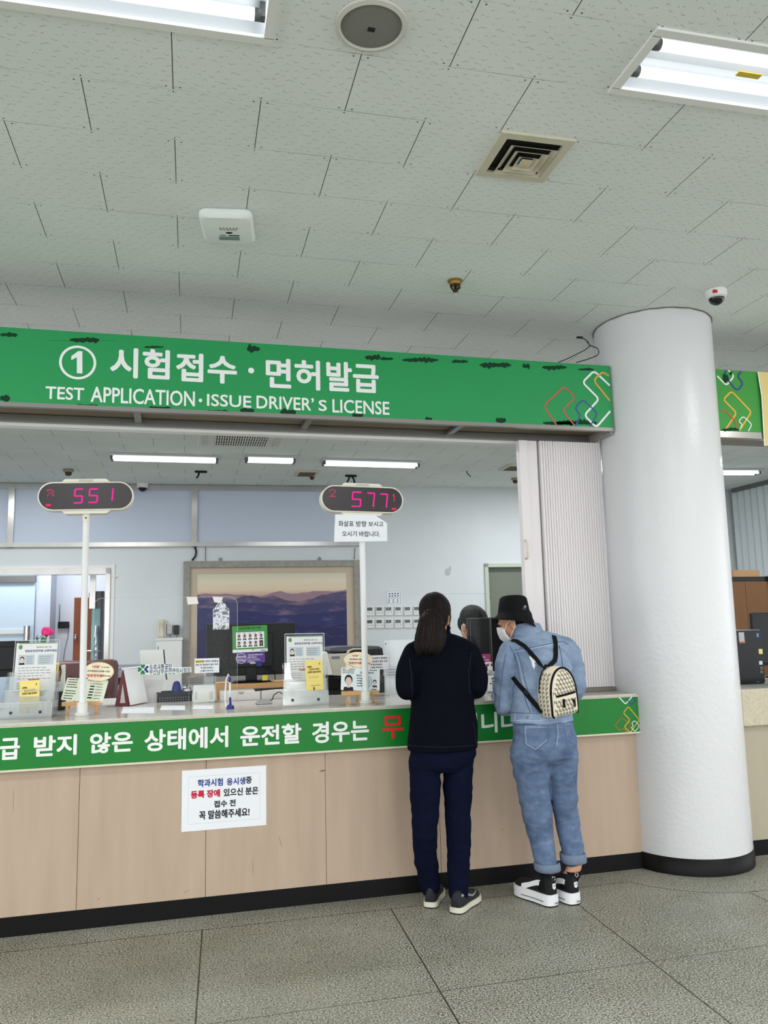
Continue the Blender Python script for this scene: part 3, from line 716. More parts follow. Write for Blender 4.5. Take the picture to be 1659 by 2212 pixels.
# round ceiling loudspeaker
p = atz(802, 53, HC); t = thing('ceiling_speaker', 'round grey loudspeaker set in the ceiling between the two lamps', 'speaker', (p.x, p.y, HC))
M_spk = mat('speaker_mesh', rgb(128, 128, 124), rough=0.7, var=0.08, vscale=240)
mb = MB(); mb.lathe([(0.112, -0.001), (0.112, -0.010), (0.098, -0.014), (0.094, -0.006)], n=48, cap=False); smooth_angle(mb.build('rim', mat('speaker_rim', rgb(206, 204, 196), rough=0.5), t))
mb = MB(); mb.lathe([(0.094, -0.007), (0.075, -0.012), (0.070, -0.0115), (0.03, -0.016), (0.001, -0.017)], n=48, cap=True); smooth_angle(mb.build('grille', M_spk, t), 60)
MB().bx((-0.011, -0.008, -0.019), (0.011, 0.008, -0.016)).build('badge', M_black, t)
# louvred air diffuser
t = thing('air_diffuser', 'square stepped air diffuser in the ceiling, its vanes half open', 'vent', M=at_grid(1.355, 0.15))
M_vent = mat('vent_ivory', rgb(206, 200, 180), rough=0.5, var=0.06, vscale=9)
def sqring(mb, r0, r1, z0, z1, th=0.004):
    mb.ring_loft([[Vector((r0*x, r0*y, z0)) for x, y in ((-1, -1), (1, -1), (1, 1), (-1, 1))], [Vector((r1*x, r1*y, z1)) for x, y in ((-1, -1), (1, -1), (1, 1), (-1, 1))],
                  [Vector(((r1-th)*x, (r1-th)*y, z1)) for x, y in ((-1, -1), (1, -1), (1, 1), (-1, 1))], [Vector(((r0-th)*x, (r0-th)*y, z0+th)) for x, y in ((-1, -1), (1, -1), (1, 1), (-1, 1))]], cap=False, closed=True)
mb = MB()
for (x0, y0, x1, y1) in ((-0.152, -0.152, 0.152, -0.117), (-0.152, 0.117, 0.152, 0.152), (-0.152, -0.117, -0.117, 0.117), (0.117, -0.117, 0.152, 0.117)): mb.bx((x0, y0, -0.010), (x1, y1, 0.002))
mb.build('frame', M_vent, t)
for r0, r1, z0 in ((0.100, 0.082, -0.014), (0.072, 0.054, -0.018), (0.044, 0.028, -0.022)):
    mb = MB(); sqring(mb, r0, r1, z0, z0+0.012)
    o = mb.build('vane', M_vent, t); o.location = (0.012, 0.014, 0)
    for q in o.data.polygons: q.use_smooth = False
mb = MB(); mb.box((0.012, 0.014, -0.018), (0.046, 0.046, 0.006)); mb.build('centre_plate', M_vent, t)
mb = MB(); mb.ball((0.012, 0.014, -0.022), 0.008); mb.build('centre_screw', mat('brass_old', rgb(190, 160, 90), rough=0.5), t)
mb = MB(); mb.bx((-0.14, -0.14, 0.0022), (0.14, 0.14, 0.13))
o = mb.build('duct', M_dark, t)  # solid box, the shade inside the duct is put into its near-black colour
mb = MB(); mb.bx((-0.118, 0.085, -0.006), (0.118, 0.10, 0.0015)); mb.build('crossbar', M_dark, t)
# wireless access point
p = atz(492, 498, HC-0.04); t = thing('access_point', 'white rounded wireless access point under the ceiling', 'access point', (p.x, p.y, HC), (0, 0, math.radians(-9)))
def rbox(mb, hx, hy, r, z0, z1, inset=0.0):
    P = rounded([(-hx, -hy), (hx, -hy), (hx, hy), (-hx, hy)], r, 5); Q = [Vector((v.x*(1-inset/hx), v.y*(1-inset/hy), z1)) for v in P]
    mid = [Vector((v.x, v.y, z0+(z1-z0)*0.55)) for v in P]
    return mb.ring_loft([[Vector((v.x, v.y, z0)) for v in P], mid, Q])
mb = MB(); rbox(mb, 0.112, 0.128, 0.035, -0.001, -0.012); mb.build('mount_plate', M_white, t)
mb = MB(); rbox(mb, 0.118, 0.136, 0.04, -0.010, -0.045, 0.012); smooth_angle(mb.build('shell', mat('ap_shell', rgb(226, 232, 228), rough=0.4), t), 50)
mb = MB(); mb.bx((-0.045, 0.048, -0.0465), (0.048, 0.082, -0.0448)); mb.build('label_strip', mat('ap_label', rgb(118, 142, 134), rough=0.5), t)
mb = MB(); mb.ball((0.005, 0.012, -0.0455), 0.016, (1, 0.55, 0.08)); 
for k in range(6): mb.bx((-0.035+k*0.015, -0.034, -0.0462), (-0.027+k*0.015, -0.030, -0.0449))
for k in range(5): mb.bx((-0.034+k*0.016, -0.020, -0.0462), (-0.022+k*0.016, -0.017, -0.0449))
mb.bx((-0.038, 0.034, -0.0462), (-0.012, 0.038, -0.0449)); mb.bx((0.0, 0.033, -0.0462), (0.05, 0.040, -0.0449))
mb.build('printed_marks', M_ink, t)
# sprinkler head
def sprinkler(u, v, label, cat='sprinkler', s=1.0, z=HC):
    p = atz(u, v, z); t = thing('sprinkler_head', label, cat, (p.x, p.y, z))
    M_br = mat('brass', rgb(150, 118, 60), rough=0.45, metal=0.6)
    mb = MB(); mb.lathe([(0.040*s, -0.001), (0.040*s, -0.006*s), (0.033*s, -0.012*s), (0.030*s, -0.026*s), (0.020*s, -0.028*s)], n=24); smooth_angle(mb.build('escutcheon', M_br, t))
    mb = MB()
    for k in range(6):
        a = k*PI/3; mb.tube([(0.024*s*math.cos(a), 0.024*s*math.sin(a), -0.026*s), (0.027*s*math.cos(a), 0.027*s*math.sin(a), -0.04*s), (0.014*s*math.cos(a), 0.014*s*math.sin(a), -0.05*s)], 0.004*s, 5)
    mb.lathe([(0.008*s, -0.02*s), (0.008*s, -0.05*s), (0.016*s, -0.052*s), (0.016*s, -0.062*s), (0.004*s, -0.066*s)], n=14); mb.build('deflector', mat('brass_dark', rgb(46, 38, 26), rough=0.5), t)
sprinkler(983, 606, 'brass sprinkler head under the hall ceiling in front of the sign')
# dome camera
def dome(u, v, label, s=1.0, z=HC, red=False):
    p = atz(u, v, z); t = thing('dome_camera', label, 'security camera', (p.x, p.y, z))
    mb = MB(); mb.lathe([(0.058*s, -0.001), (0.060*s, -0.012*s), (0.057*s, -0.040*s), (0.045*s, -0.048*s)], n=32); smooth_angle(mb.build('housing', M_white, t), 50)
    mb = MB(); mb.ball((0, 0, -0.044*s), 0.044*s, (1, 1, 0.95)); mb.build('dome', mat('smoked_dome', rgb(16, 16, 18), rough=0.08, spec=0.6), t)
    if red:
        mb = MB(); mb.bx((-0.052, -0.040, -0.034), (-0.028, -0.0515, -0.018)); mb.build('red_badge', mat('badge_red', rgb(196, 36, 40), rough=0.5), t)
dome(1546, 628, 'white dome camera with a red badge on the ceiling above the column', 1.0, HC, True)
# office ceiling: cassette air conditioner
q = [atz(430, 918, HC), atz(616, 930, HC), atz(606, 957, HC), atz(430, 948, HC)]
cx = sum(v.x for v in q)/4; cy = sum(v.y for v in q)/4+0.03
t = thing('ceiling_air_conditioner', 'white ceiling cassette air conditioner over the office', 'air conditioner', (cx, cy, HC), (0, 0, GA))
mb = MB(); mb.bx((-0.41, -0.33, -0.045), (0.41, 0.33, -0.001), 0.012); mb.build('panel', M_whitepl, t)
mb = MB(); mb.bx((-0.25, -0.22, -0.050), (0.25, 0.24, -0.044)); mb.build('grille_bed', mat('ac_dark', rgb(72, 64, 52), rough=0.7), t)
mb = MB()
for k in range(22): mb.bx((-0.25+k*0.0235, -0.22, -0.058), (-0.244+k*0.0235+0.005, 0.24, -0.049))
for k in range(3): mb.bx((-0.25, -0.10+k*0.12, -0.056), (0.25, -0.094+k*0.12, -0.050))
mb.build('grille', M_whitepl, t)
for x in (-0.345, 0.345):
    MB().bx((x-0.03, -0.24, -0.052), (x+0.03, 0.24, -0.044)).build('outlet_flap', mat('ac_flap', rgb(206, 206, 200), rough=0.4), t)
# small things on the office ceiling
def detector(u, v, label, s=0.9):
    p = atz(u, v, HC); t = thing('smoke_detector', label, 'detector', (p.x, p.y, HC))
    mb = MB(); mb.lathe([(0.055*s, -0.001), (0.055*s, -0.02*s), (0.04*s, -0.032*s)], n=24); mb.build('base', mat('detector_base', rgb(150, 140, 124), rough=0.6), t)
    mb = MB(); mb.lathe([(0.035*s, -0.03*s), (0.03*s, -0.06*s), (0.012*s, -0.068*s)], n=18); mb.build('sensor', mat('detector_dark', rgb(70, 56, 44), rough=0.6), t)
detector(148, 1014, 'small brown detector under the office ceiling left of the long lamp', 1.1)
detector(674, 1027, 'small brown detector beside the vent under the office ceiling', 0.8)
detector(1113, 1033, 'small brown detector under the office ceiling next to the shutter', 1.0)
dome(308, 1044, 'small white dome camera under the office ceiling near the transom panes', 1.25)
def wallvent(u0, v0, u1, v1, label):
    a = atz(u0, v0, HC); b = atz(u1, v1, HC); cx, cy = (a.x+b.x)/2, (a.y+b.y)/2
    t = thing('ceiling_vent', label, 'vent', (cx, cy, HC), (0, 0, GA))
    w_ = abs(b.x-a.x)/2; mb = MB(); mb.bx((-w_, -0.17, -0.018), (w_, 0.17, -0.001), 0.004); mb.build('frame', M_vent, t)
    mb = MB()
    for k in range(6): mb.bx((-w_+0.04, -0.12+k*0.045, -0.022), (w_-0.04, -0.10+k*0.045, -0.017))
    mb.build('slot', mat('slot_dark', rgb(96, 92, 84), rough=0.8), t)
wallvent(641, 1017, 683, 1026, 'small square vent in the office ceiling left of the right lamp')
wallvent(1092, 1006, 1140, 1012, 'small square vent in the office ceiling beside the shutter')
def bracket(u, v, label, k=0):
    p = atz(u, v, HC); mb = MB()
    mb.bx((p.x-0.07, p.y-0.015, HC-0.025), (p.x+0.07, p.y+0.015, HC-0.001)); mb.tube([(p.x-0.02, p.y, HC-0.02), (p.x-0.03, p.y, HC-0.06), (p.x-0.05, p.y, HC-0.09)], 0.012, 6)
    if k: mb.tube([(p.x+0.01, p.y, HC-0.02), (p.x+0.035, p.y, HC-0.05), (p.x+0.045, p.y, HC-0.10)], 0.012, 6)
    tag(mb.build('ceiling_bracket', M_black), label, 'bracket')
bracket(758, 1026, 'small black bracket with two prongs on the office ceiling above the right display', 1)
bracket(434, 1017, 'small black bracket on the office ceiling under the left long lamp', 0)
p = atz(1008, 1017, HC); mb = MB(); mb.tube([(p.x, p.y, HC), (p.x+0.005, p.y, HC-0.03), (p.x+0.05, p.y, HC-0.075)], 0.006, 5)
tag(mb.build('loose_wire', M_black), 'short black wire end hanging from the office ceiling', 'wire')
# ================================================================ queue number displays on poles
M_iv = mat('display_ivory', rgb(226, 222, 208), rough=0.4); M_face = mat('display_face', rgb(50, 42, 48), rough=0.22, spec=0.35)
M_led = emissive('led_pink', rgb(255, 40, 150), 1.05); M_led2 = emissive('led_red', rgb(252, 48, 96), 0.95)
M_pole = mat('white_pole', rgb(230, 230, 230), rough=0.35)
SEG = {'a': ((0, 1), (1, 1)), 'b': ((1, 1), (1, .5)), 'c': ((1, .5), (1, 0)), 'd': ((0, 0), (1, 0)), 'e': ((0, .5), (0, 0)), 'f': ((0, 1), (0, .5)), 'g': ((0, .5), (1, .5))}
DIG = {'5': 'afgcd', '1': 'bc', '7': 'abc'}
DOTS = {'3': ['111 ', '1  1', '   1', ' 11 ', '   1', '1  1'], '2': [' 11 ', '1  1', '   1', '  1 ', ' 1  ', '1111'], '1': [' 1 ', '11 ', ' 1 ', ' 1 ', ' 1 ', ' 1 ']}
def display(cp, base, roll, digits, small, label, bar, yaw=0.0, body_rot=0):
    t = thing('queue_display', label, 'display', base, group='queue number displays on poles')
    c = Vector(cp)-Vector(base); R = Matrix.Translation(c) @ Matrix.Rotation(yaw, 4, 'Z') @ Matrix.Rotation(-roll, 4, 'Y')
    hw, hh = 0.239, 0.0765
    def stad(hw, hh, y, n=14):
        P = []
        for s, a0 in ((1, -PI/2), (-1, PI/2)):
            for k in range(n+1):
                a = a0+PI*k/n; P.append(R @ Vector((s*(hw-hh)+hh*math.cos(a), y, hh*math.sin(a))))
        return P
    mb = MB(); mb.ring_loft([stad(hw-0.012, hh-0.012, 0.055), stad(hw, hh, 0.04), stad(hw, hh, -0.022), stad(hw-0.003, hh-0.003, -0.026), stad(hw-0.007, hh-0.007, -0.026), stad(hw-0.008, hh-0.008, -0.020)], cap=True)
    smooth_angle(mb.build('housing', M_iv, t), 40)
    mb = MB(); mb.ring_loft([stad(hw-0.008, hh-0.008, -0.0205), stad(hw-0.008, hh-0.008, -0.0222)]); o = mb.build('screen', M_face, t)
    for p in o.data.polygons: p.use_smooth = False
    for s in (1, -1):
        mb = MB(); mb.prism([(-0.128, s*(hh-0.006)), (0.128, s*(hh-0.006)), (0.10, s*(hh+0.016)), (-0.105, s*(hh+0.016))], -0.018, 0.05, R); mb.build('top_bar' if s > 0 else 'bottom_bar', M_iv, t)
    mb = MB()
    for i in range(12):
        for j in range(2): mb.box(R @ Vector((-0.034+i*0.0062, -0.0182, hh+0.004+j*0.006)), (0.003, 0.001, 0.003))
    mb.build('vent_holes', M_ink, t)
    yf = -0.0226
    for (x0, z0, x1, z1, d) in digits:
        mb = MB(); sl = 0.10
        def pt(a): return Vector((x0+(x1-x0)*a[0]+(a[1]-0.5)*sl*(z1-z0), z0+(z1-z0)*a[1]))
        for sg_ in DIG[d]:
            a, b = pt(SEG[sg_][0]), pt(SEG[sg_][1]); tt = (b-a).normalized(); g = 0.0012
            a2 = a+tt*g; b2 = b-tt*g; nn = Vector((-tt.y, tt.x))*0.0036
            P = [a2-tt*0.0018, a2+nn, b2+nn, b2+tt*0.0018, b2-nn, a2-nn]
            mb.face([R @ Vector((q.x, yf, q.y)) for q in P])
        mb.build('led_digit', M_led, t, normals=False)
    for (x0, z0, x1, z1, d) in small:
        mb = MB(); rows = DOTS[d]; nr = len(rows); nc = len(rows[0])
        for i, r_ in enumerate(rows):
            for j, ch in enumerate(r_):
                if ch == '1':
                    x = x0+(x1-x0)*j/(nc-1); z = z1-(z1-z0)*i/(nr-1); h_ = 0.0026
                    mb.face([R @ Vector((x+dx_*h_, yf, z+dz_*h_)) for dx_, dz_ in ((-1, -1), (1, -1), (1, 1), (-1, 1))])
        mb.build('led_character', M_led2, t, normals=False)
    x0, z0, x1, z1 = bar
    mb = MB(); zm = (z0+z1)/2
    mb.face([R @ Vector((x, yf, z)) for x, z in ((x0, z0), (x1, z0), (x1, zm), (x1-0.006, z1), (x0, z1))]); mb.build('led_arrow', M_led2, t, normals=False)
    top = c+Vector((0.0, 0.012, -hh-0.012))
    mb = MB(); mb.cyl(top, top+Vector((0, 0, -0.045)), 0.0195, n=20); o = mb.build('collar', M_iv, t); smooth_angle(o)
    mb = MB(); mb.ball(top+Vector((0.0, -0.0195, -0.025)), 0.0045, (1, 0.3, 1)); mb.build('set_screw', M_ink, t)
    mb = MB(); mb.cyl(top+Vector((0, 0, -0.03)), (0, 0, 0.02), 0.0168, n=24); smooth_angle(mb.build('pole', M_pole, t))
    mb = MB(); mb.lathe([(0.023, 0.012), (0.027, 0.014), (0.026, 0.065), (0.0175, 0.066)], n=24); smooth_angle(mb.build('sleeve', M_whitepl, t))
    mb = MB(); mb.lathe([(0.034, 0.0005), (0.036, 0.012), (0.028, 0.016)], n=24); smooth_angle(mb.build('base', M_whitepl, t))
    return t, R
k = 2820.0
def L1(x0, y0, x1, y1, d, cx=842, cy=345): return ((x0-cx)/k, -(y1-cy)/k, (x1-cx)/k, -(y0-cy)/k, d)
b1 = atz(177, 1546, ZT); b1 = Vector((b1.x, b1.y, ZT)); c1 = at(187, 1073, b1.y-0.01)
display(c1, b1, math.radians(1.9), [L1(680, 240, 790, 445, '5'), L1(885, 240, 1000, 440, '5'), L1(1105, 235, 1215, 420, '1')], [L1(312, 245, 385, 330, '3')],
        'number display showing 551 on a white pole, left of the picture', (L1(285, 455, 355, 485, '')[:4]))
b2 = atz(790, 1519, ZT); b2 = Vector((b2.x, b2.y, ZT)); c2_ = at(781.5, 1080, b2.y-0.01)
def L2(x0, y0, x1, y1, d): return L1(x0, y0, x1, y1, d, 720, 473)
d2, R2 = display(c2_, b2, math.radians(-0.9), [L2(550, 360, 690, 590, '5'), L2(785, 368, 905, 588, '7'), L2(1000, 376, 1120, 592, '7')], [L2(190, 335, 270, 440, '2'), L2(1222, 374, 1258, 480, '1')],
                 'number display showing 577 on a white pole, with a paper slip beneath', (L2(1200, 598, 1275, 625, '')[:4]))
# slip hanging under the right display
yn = b2.y-0.045
sl = thing('paper_slip', 'white paper slip in black brush type under the right number display', 'notice', tuple(at(780, 1140, yn)))
P = [at(724, 1111, yn), at(810, 1113, yn), at(836, 1130, yn), at(836.5, 1169, yn), at(721.5, 1170.5, yn)]
mb = MB(); mb.prism([(p.x, p.z) for p in P], yn-0.0004, yn+0.0004); mb.build('sheet', M_paper, sl, True)
for s, u0, v0, u1, v1 in (('화살표', 731, 1125, 764, 1137.5), ('방향', 769, 1125.5, 791.5, 1138), ('보시고', 796, 1126.5, 828, 1137.5), ('오시기', 739, 1147, 770.5, 1159), ('바랍니다.', 776, 1147.5, 821, 1159.5)):
    tl, br = px_box(u0, v0, u1, v1, yn-0.0006); word(sl, s, M_ink, tl, br, yn-0.0006, 0.0003)
# ================================================================ things on and before the office back wall
def wthing(name, label, cat, s, z, off=0.0, group=None):
    return thing(name, label, cat, M=WALLM @ Matrix.Translation((s, off, z)), group=group)
# framed landscape photograph
L_, T_ = bw(397, 1213); R_, _ = bw(776.5, 1209); _, B_ = bw(395, 1476)
pc = wthing('framed_picture', 'large framed photograph of misty mountain ridges at dusk on the back wall', 'picture', (L_+R_)/2, B_)
oz = -B_; ox = -(L_+R_)/2
def pw(u, v): s, z = bw(u, v); return s+ox, z+oz
fw = 0.085
M_fr = mat('picture_frame_silver', rgb(150, 148, 142), rough=0.55, metal=0.2, var=0.16, vscale=14)
l, r, b, t = L_+ox, R_+ox, 0.0, T_+oz
mb = MB()
for (x0, x1, z0, z1) in ((l, l+fw, b, t), (r-fw, r, b, t), (l+fw, r-fw, t-fw, t), (l+fw, r-fw, b, b+fw)): mb.bx((x0, -0.05, z0), (x1, 0.0, z1), 0.008)
mb.build('frame', M_fr, pc)
MB().bx((l+fw, -0.022, b+fw), (r-fw, -0.004, t-fw)).build('mount', mat('mount_beige', rgb(196, 180, 160), rough=0.8), pc)
pl, pt_ = pw(427, 1241); pr, _ = pw(747, 1235); pb = 0.25
def print_mat():
    m = mat('dusk_sky_print', rgb(225, 210, 190), rough=0.5); X = NX(m); v = X.obj(); x, y, z = X.xyz(v)
    hgt = X.mapr(z, pw(560, 1300)[1], pt_, 0, 1)
    cr = X.N.new('ShaderNodeValToRGB'); X.L.new(hgt, cr.inputs[0])
    e = cr.color_ramp.elements; e[0].position = 0.0; e[0].color = rgb(150, 124, 134); e[1].position = 1.0; e[1].color = rgb(206, 204, 184)
    for p_, c_ in ((0.22, rgb(196, 160, 150)), (0.42, rgb(226, 204, 176)), (0.72, rgb(224, 214, 188))): k_ = e.new(p_); k_.color = c_
    X.L.new(cr.outputs[0], X.N['Principled BSDF'].inputs['Base Color']); return m
MB().bx((pl, -0.026, pb), (pr, -0.020, pt_)).build('sky_print', print_mat(), pc)
def ridge(pts, colr, lift, name='ridge_print', cloud=None):
    m = mat('ridge_%d' % int(lift*1e5), colr, rough=0.55)
    if cloud:
        X = NX(m); v = X.obj((1, 1, 3.2)); n = X.noise(v, cloud[0], 5.0, 0.6); z = X.xyz(X.obj())[2]
        c = X.mix(X.mapr(n, cloud[1], cloud[1]+0.22, 0, cloud[3]), colr, cloud[2]); X.L.new(c, X.N['Principled BSDF'].inputs['Base Color'])
    P = [pw(u, v) for u, v in pts]; P[0] = (pl, P[0][1]); P[-1] = (pr, P[-1][1])
    Q = []
    for i in range(len(P)-1):
        for k_ in range(6):
            tt = k_/6; x = P[i][0]+(P[i+1][0]-P[i][0])*tt; z = P[i][1]+(P[i+1][1]-P[i][1])*tt
            Q.append((x, z+0.012*noise.noise((x*9, lift*1e4, 0))*(1 if 0 < len(Q) else 0)))
    Q.append(P[-1]); mb = MB()
    for i in range(len(Q)-1): mb.face([(Q[i][0], -0.0262-lift, Q[i][1]), (Q[i+1][0], -0.0262-lift, Q[i+1][1]), (Q[i+1][0], -0.0262-lift, pb), (Q[i][0], -0.0262-lift, pb)])
    mb.build(name, m, pc, normals=False)
ridge([(427, 1286), (445, 1281), (462, 1284), (490, 1283), (520, 1285), (565, 1289), (585, 1281), (606, 1277), (630, 1283), (652, 1281), (690, 1276), (722, 1278), (747, 1274)], rgb(150, 124, 138), 0.0003, cloud=(6, 0.5, rgb(178, 142, 138), 0.5))
ridge([(427, 1284), (440, 1289), (470, 1290), (505, 1295), (528, 1288), (545, 1285), (562, 1292), (592, 1287), (618, 1297), (645, 1300), (665, 1295), (700, 1285), (720, 1281), (747, 1277)], rgb(84, 78, 110), 0.0006, cloud=(4, 0.50, rgb(160, 128, 134), 0.6))
ridge([(427, 1291), (470, 1298), (505, 1302), (550, 1302), (600, 1305), (640, 1308), (690, 1303), (747, 1292)], rgb(60, 60, 104), 0.0009, cloud=(3.2, 0.53, rgb(150, 124, 138), 0.65))
ridge([(427, 1312), (480, 1320), (540, 1322), (600, 1330), (660, 1326), (747, 1318)], rgb(48, 50, 100), 0.0012, cloud=(3.6, 0.56, rgb(110, 108, 150), 0.55))
ridge([(427, 1362), (480, 1352), (530, 1342), (600, 1346), (660, 1352), (747, 1348)], rgb(40, 42, 88), 0.0015, cloud=(3.0, 0.55, rgb(112, 112, 158), 0.6))
for u in (476, 690):
    x, z = pw(u, 1208); mb = MB(); mb.ball((x, -0.012, t+0.02), 0.022, (1, 0.3, 1.3)); mb.build('hanger', M_fr, pc)
# cables above the picture
for pts, rr, lb in (([(421, 1182), (424, 1192), (422, 1202), (415, 1211)], 0.012, 'black cable dropping from the transom to the top left of the picture'), ([(444, 1182), (444, 1212)], 0.004, 'thin cable running down to the picture beside the black one'), ([(766, 1184), (765, 1208)], 0.004, 'thin cable running down to the right end of the picture')):
    mb = MB(); mb.tube([WALLM @ Vector((bw(u, v)[0], -0.02, bw(u, v)[1])) for u, v in pts], rr, 6); tag(mb.build('wall_cable', M_black), lb, 'cable')
# rows of room thermostats
M_th = mat('thermostat_white', rgb(226, 228, 226), rough=0.4); M_lcd = mat('thermostat_lcd', rgb(84, 88, 82), rough=0.2)
proto = None; n_th = 0
ROWW = ['first', 'second', 'third', 'fourth', 'fifth', 'sixth']
for j, v0 in enumerate((1310.5, 1337.5)):
    for i in range(6):
        u0 = 791+i*20.3; s, zt0 = bw(u0+8.5, v0+j*0.2-i*0.25); _, zb0 = bw(u0+8.5, v0+19.5-i*0.25)
        h = zt0-zb0; zc = (zt0+zb0)/2
        lb = 'white room thermostat, %s from the left in the %s row' % (ROWW[i], 'upper' if j == 0 else 'lower')
        if proto is None:
            proto = wthing('thermostat', lb, 'thermostat', s, zc, group='wall thermostats beside the picture')
            MB().bx((-0.052, -0.022, -h/2), (0.052, 0, h/2), 0.005).build('case', M_th, proto)
            MB().bx((-0.044, -0.0245, 0.006), (0.026, -0.021, h/2-0.012)).build('screen', M_lcd, proto)
            mb = MB(); mb.bx((0.02, -0.024, -0.028), (0.032, -0.0215, -0.014)); mb.bx((-0.04, -0.0235, -0.024), (0.0, -0.0215, -0.020)); mb.build('button', mat('button_grey', rgb(150, 156, 156), rough=0.5), proto)
        else:
            c = copy_tree(proto); c.matrix_basis = WALLM @ Matrix.Translation((s, 0, zc)); c['label'] = lb
# seating chart above them
s0, z1 = bw(833, 1275); s1, z0 = bw(867.5, 1305.5)
t = wthing('wall_chart', 'small white seating chart sheet above the thermostats', 'notice', (s0+s1)/2, (z0+z1)/2)
w2, h2 = (s1-s0)/2, (z1-z0)/2
MB().bx((-w2, -0.003, -h2), (w2, -0.0005, h2)).build('sheet', M_paper, t)
mb = MB()
for i in range(4):
    for k_ in range(2): mb.bx((-w2*0.62+i*w2*0.36, -0.0045, h2*0.42-k_*h2*0.34), (-w2*0.62+i*w2*0.36+w2*0.2, -0.003, h2*0.62-k_*h2*0.34))
for i in range(3):
    for k_ in range(2): mb.bx((-w2*0.7+i*w2*0.55, -0.0045, -h2*0.45-k_*h2*0.28), (-w2*0.7+i*w2*0.55+w2*0.2, -0.003, -h2*0.3-k_*h2*0.28))
for (x0, x1, z0_, z1_) in ((-w2*.9, w2*.9, h2*.86, h2*.9), (-w2*.9, w2*.9, -h2*.9, -h2*.86), (-w2*.9, -w2*.86, -h2*.9, h2*.9), (w2*.86, w2*.9, -h2*.9, h2*.9), (-w2*.75, w2*.75, -h2*.14, -h2*.08)): mb.bx((x0, -0.004, z0_), (x1, -0.003, z1_))
mb.build('seat_plan', mat('plan_ink', rgb(96, 106, 130), rough=0.7), t)
# wall stains
mb = MB(); s, z = bw(967, 1236); mb.ball((s, 0, z), 0.05, (0.8, 0.04, 1.0)); s2, z2_ = bw(972, 1228); mb.ball((s2, 0, z2_), 0.02, (1, 0.1, 1.6))
o = mb.build('wall_scuff', mat('scuff', rgb(186, 189, 190), rough=0.9)); o.matrix_basis = WALLM.copy(); tag(o, 'grey scuff mark on the white back wall above the customers', 'stain')
# wall telephone with adaptors on a little shelf
s, z = bw(350, 1358)
t = wthing('wall_telephone', 'cream telephone handset hung on the back wall left of the picture', 'telephone', s, z)
mb = MB(); mb.bx((-0.055, -0.05, -0.11), (0.055, 0, 0.11), 0.01); mb.build('cradle', M_iv, t)
mb = MB(); mb.ring_loft([[Vector((x, y-0.055, zz)) for x, y in ((-0.03, 0.0), (0.03, 0.0), (0.03, -d), (-0.03, -d))] for zz, d in ((-0.115, 0.045), (-0.07, 0.05), (-0.05, 0.03), (0.05, 0.03), (0.07, 0.05), (0.115, 0.045))]); mb.build('handset', mat('phone_cream', rgb(214, 206, 184), rough=0.45), t)
for u, v, lb, m in ((367, 1360, 'pale grey power adaptor plugged in beside the wall telephone', mat('adaptor_grey', rgb(176, 178, 178), rough=0.5)), (381.5, 1361.5, 'black power adaptor plugged in beside the pale one', M_black)):
    s, z = bw(u, v); t = wthing('power_adaptor', lb, 'adaptor', s, z); MB().bx((-0.032, -0.07, -0.055), (0.032, 0, 0.065), 0.008).build('body', m, t)
    mb = MB(); mb.tube([(0.01, -0.03, -0.055), (0.0, -0.03, -0.09), (0.05, -0.03, -0.11), (0.09, -0.03, -0.14), (0.10, -0.03, -0.24)], 0.006, 5); mb.build('cord', M_inkg, t)
s0, z1 = bw(341, 1378); s1, z0 = bw(394, 1474)
t = wthing('white_cabinet', 'low white cabinet against the back wall under the telephone', 'cabinet', (s0+s1)/2, 0)
w2 = (s1-s0)/2; MB().bx((-w2, -0.24, 0), (w2, -0.01, z1-0.03)).build('body', M_white, t); MB().bx((-w2-0.01, -0.25, z1-0.03), (w2+0.01, -0.01, z1)).build('top', M_whitepl, t)
mb = MB(); mb.bx((-w2+0.02, -0.246, 0.3), (-w2+0.03, -0.24, z1-0.1)); mb.build('door_gap', M_inkg, t)
# things of the corridor seen through the inner window
s0, z1 = bw(160.5, 1291, 1.35); s1, _ = bw(198, 1291, 1.35)
t = wthing('wardrobe', 'tall reddish-brown wardrobe in the corridor behind the inner window', 'wardrobe', (s0+s1)/2, 0, 1.35)
M_wd = mat('wardrobe_brown', rgb(150, 84, 54), rough=0.45, var=0.08, vscale=4, vstretch=(6, 1, 0.4)); w2 = (s1-s0)/2
MB().bx((-w2, 0.012, 0), (w2, 0.6, z1)).build('body', M_wd, t)
for a, b in ((-w2, -w2*0.02), (w2*0.02, w2)):
    d = MB().bx((a+0.002, 0, 0.05), (b-0.002, 0.012, z1-0.02)).build('door', M_wd, t)
    hx = -w2*0.16 if a < -0.01 else w2*0.16
    hz = bw(165, 1377, 1.35)[1]
    mb = MB(); mb.ball((hx-w2*0.55 if a < -0.01 else hx, -0.01, hz), 0.045, (0.35, 0.3, 1.0)); mb.build('handle', mat('chrome', rgb(214, 214, 214), rough=0.1, metal=1.0), d)
mb = MB(); s, z = bw(193.5, 1288, 1.3); mb.lathe([(0.03, 0), (0.034, 0.02), (0.034, 0.06), (0.028, 0.07)], (s-(s0+s1)/2, 0.0, z1), 16); 
o = mb.build('round_tin', M_black); o.matrix_basis = WALLM @ Matrix.Translation(((s0+s1)/2, 1.45, 0)); tag(o, 'small black round object on top of the corridor wardrobe', 'object')
s0, z1 = bw(126, 1343, 2.09); s1, z0 = bw(149.5, 1357, 2.09)
t = wthing('wireless_router', 'black wireless router with an antenna on the corridor wall', 'router', (s0+s1)/2, (z0+z1)/2, 2.09)
w2, h2 = (s1-s0)/2, (z1-z0)/2
MB().bx((-w2, -0.035, -h2), (w2, -0.004, h2), 0.008).build('body', M_black, t)
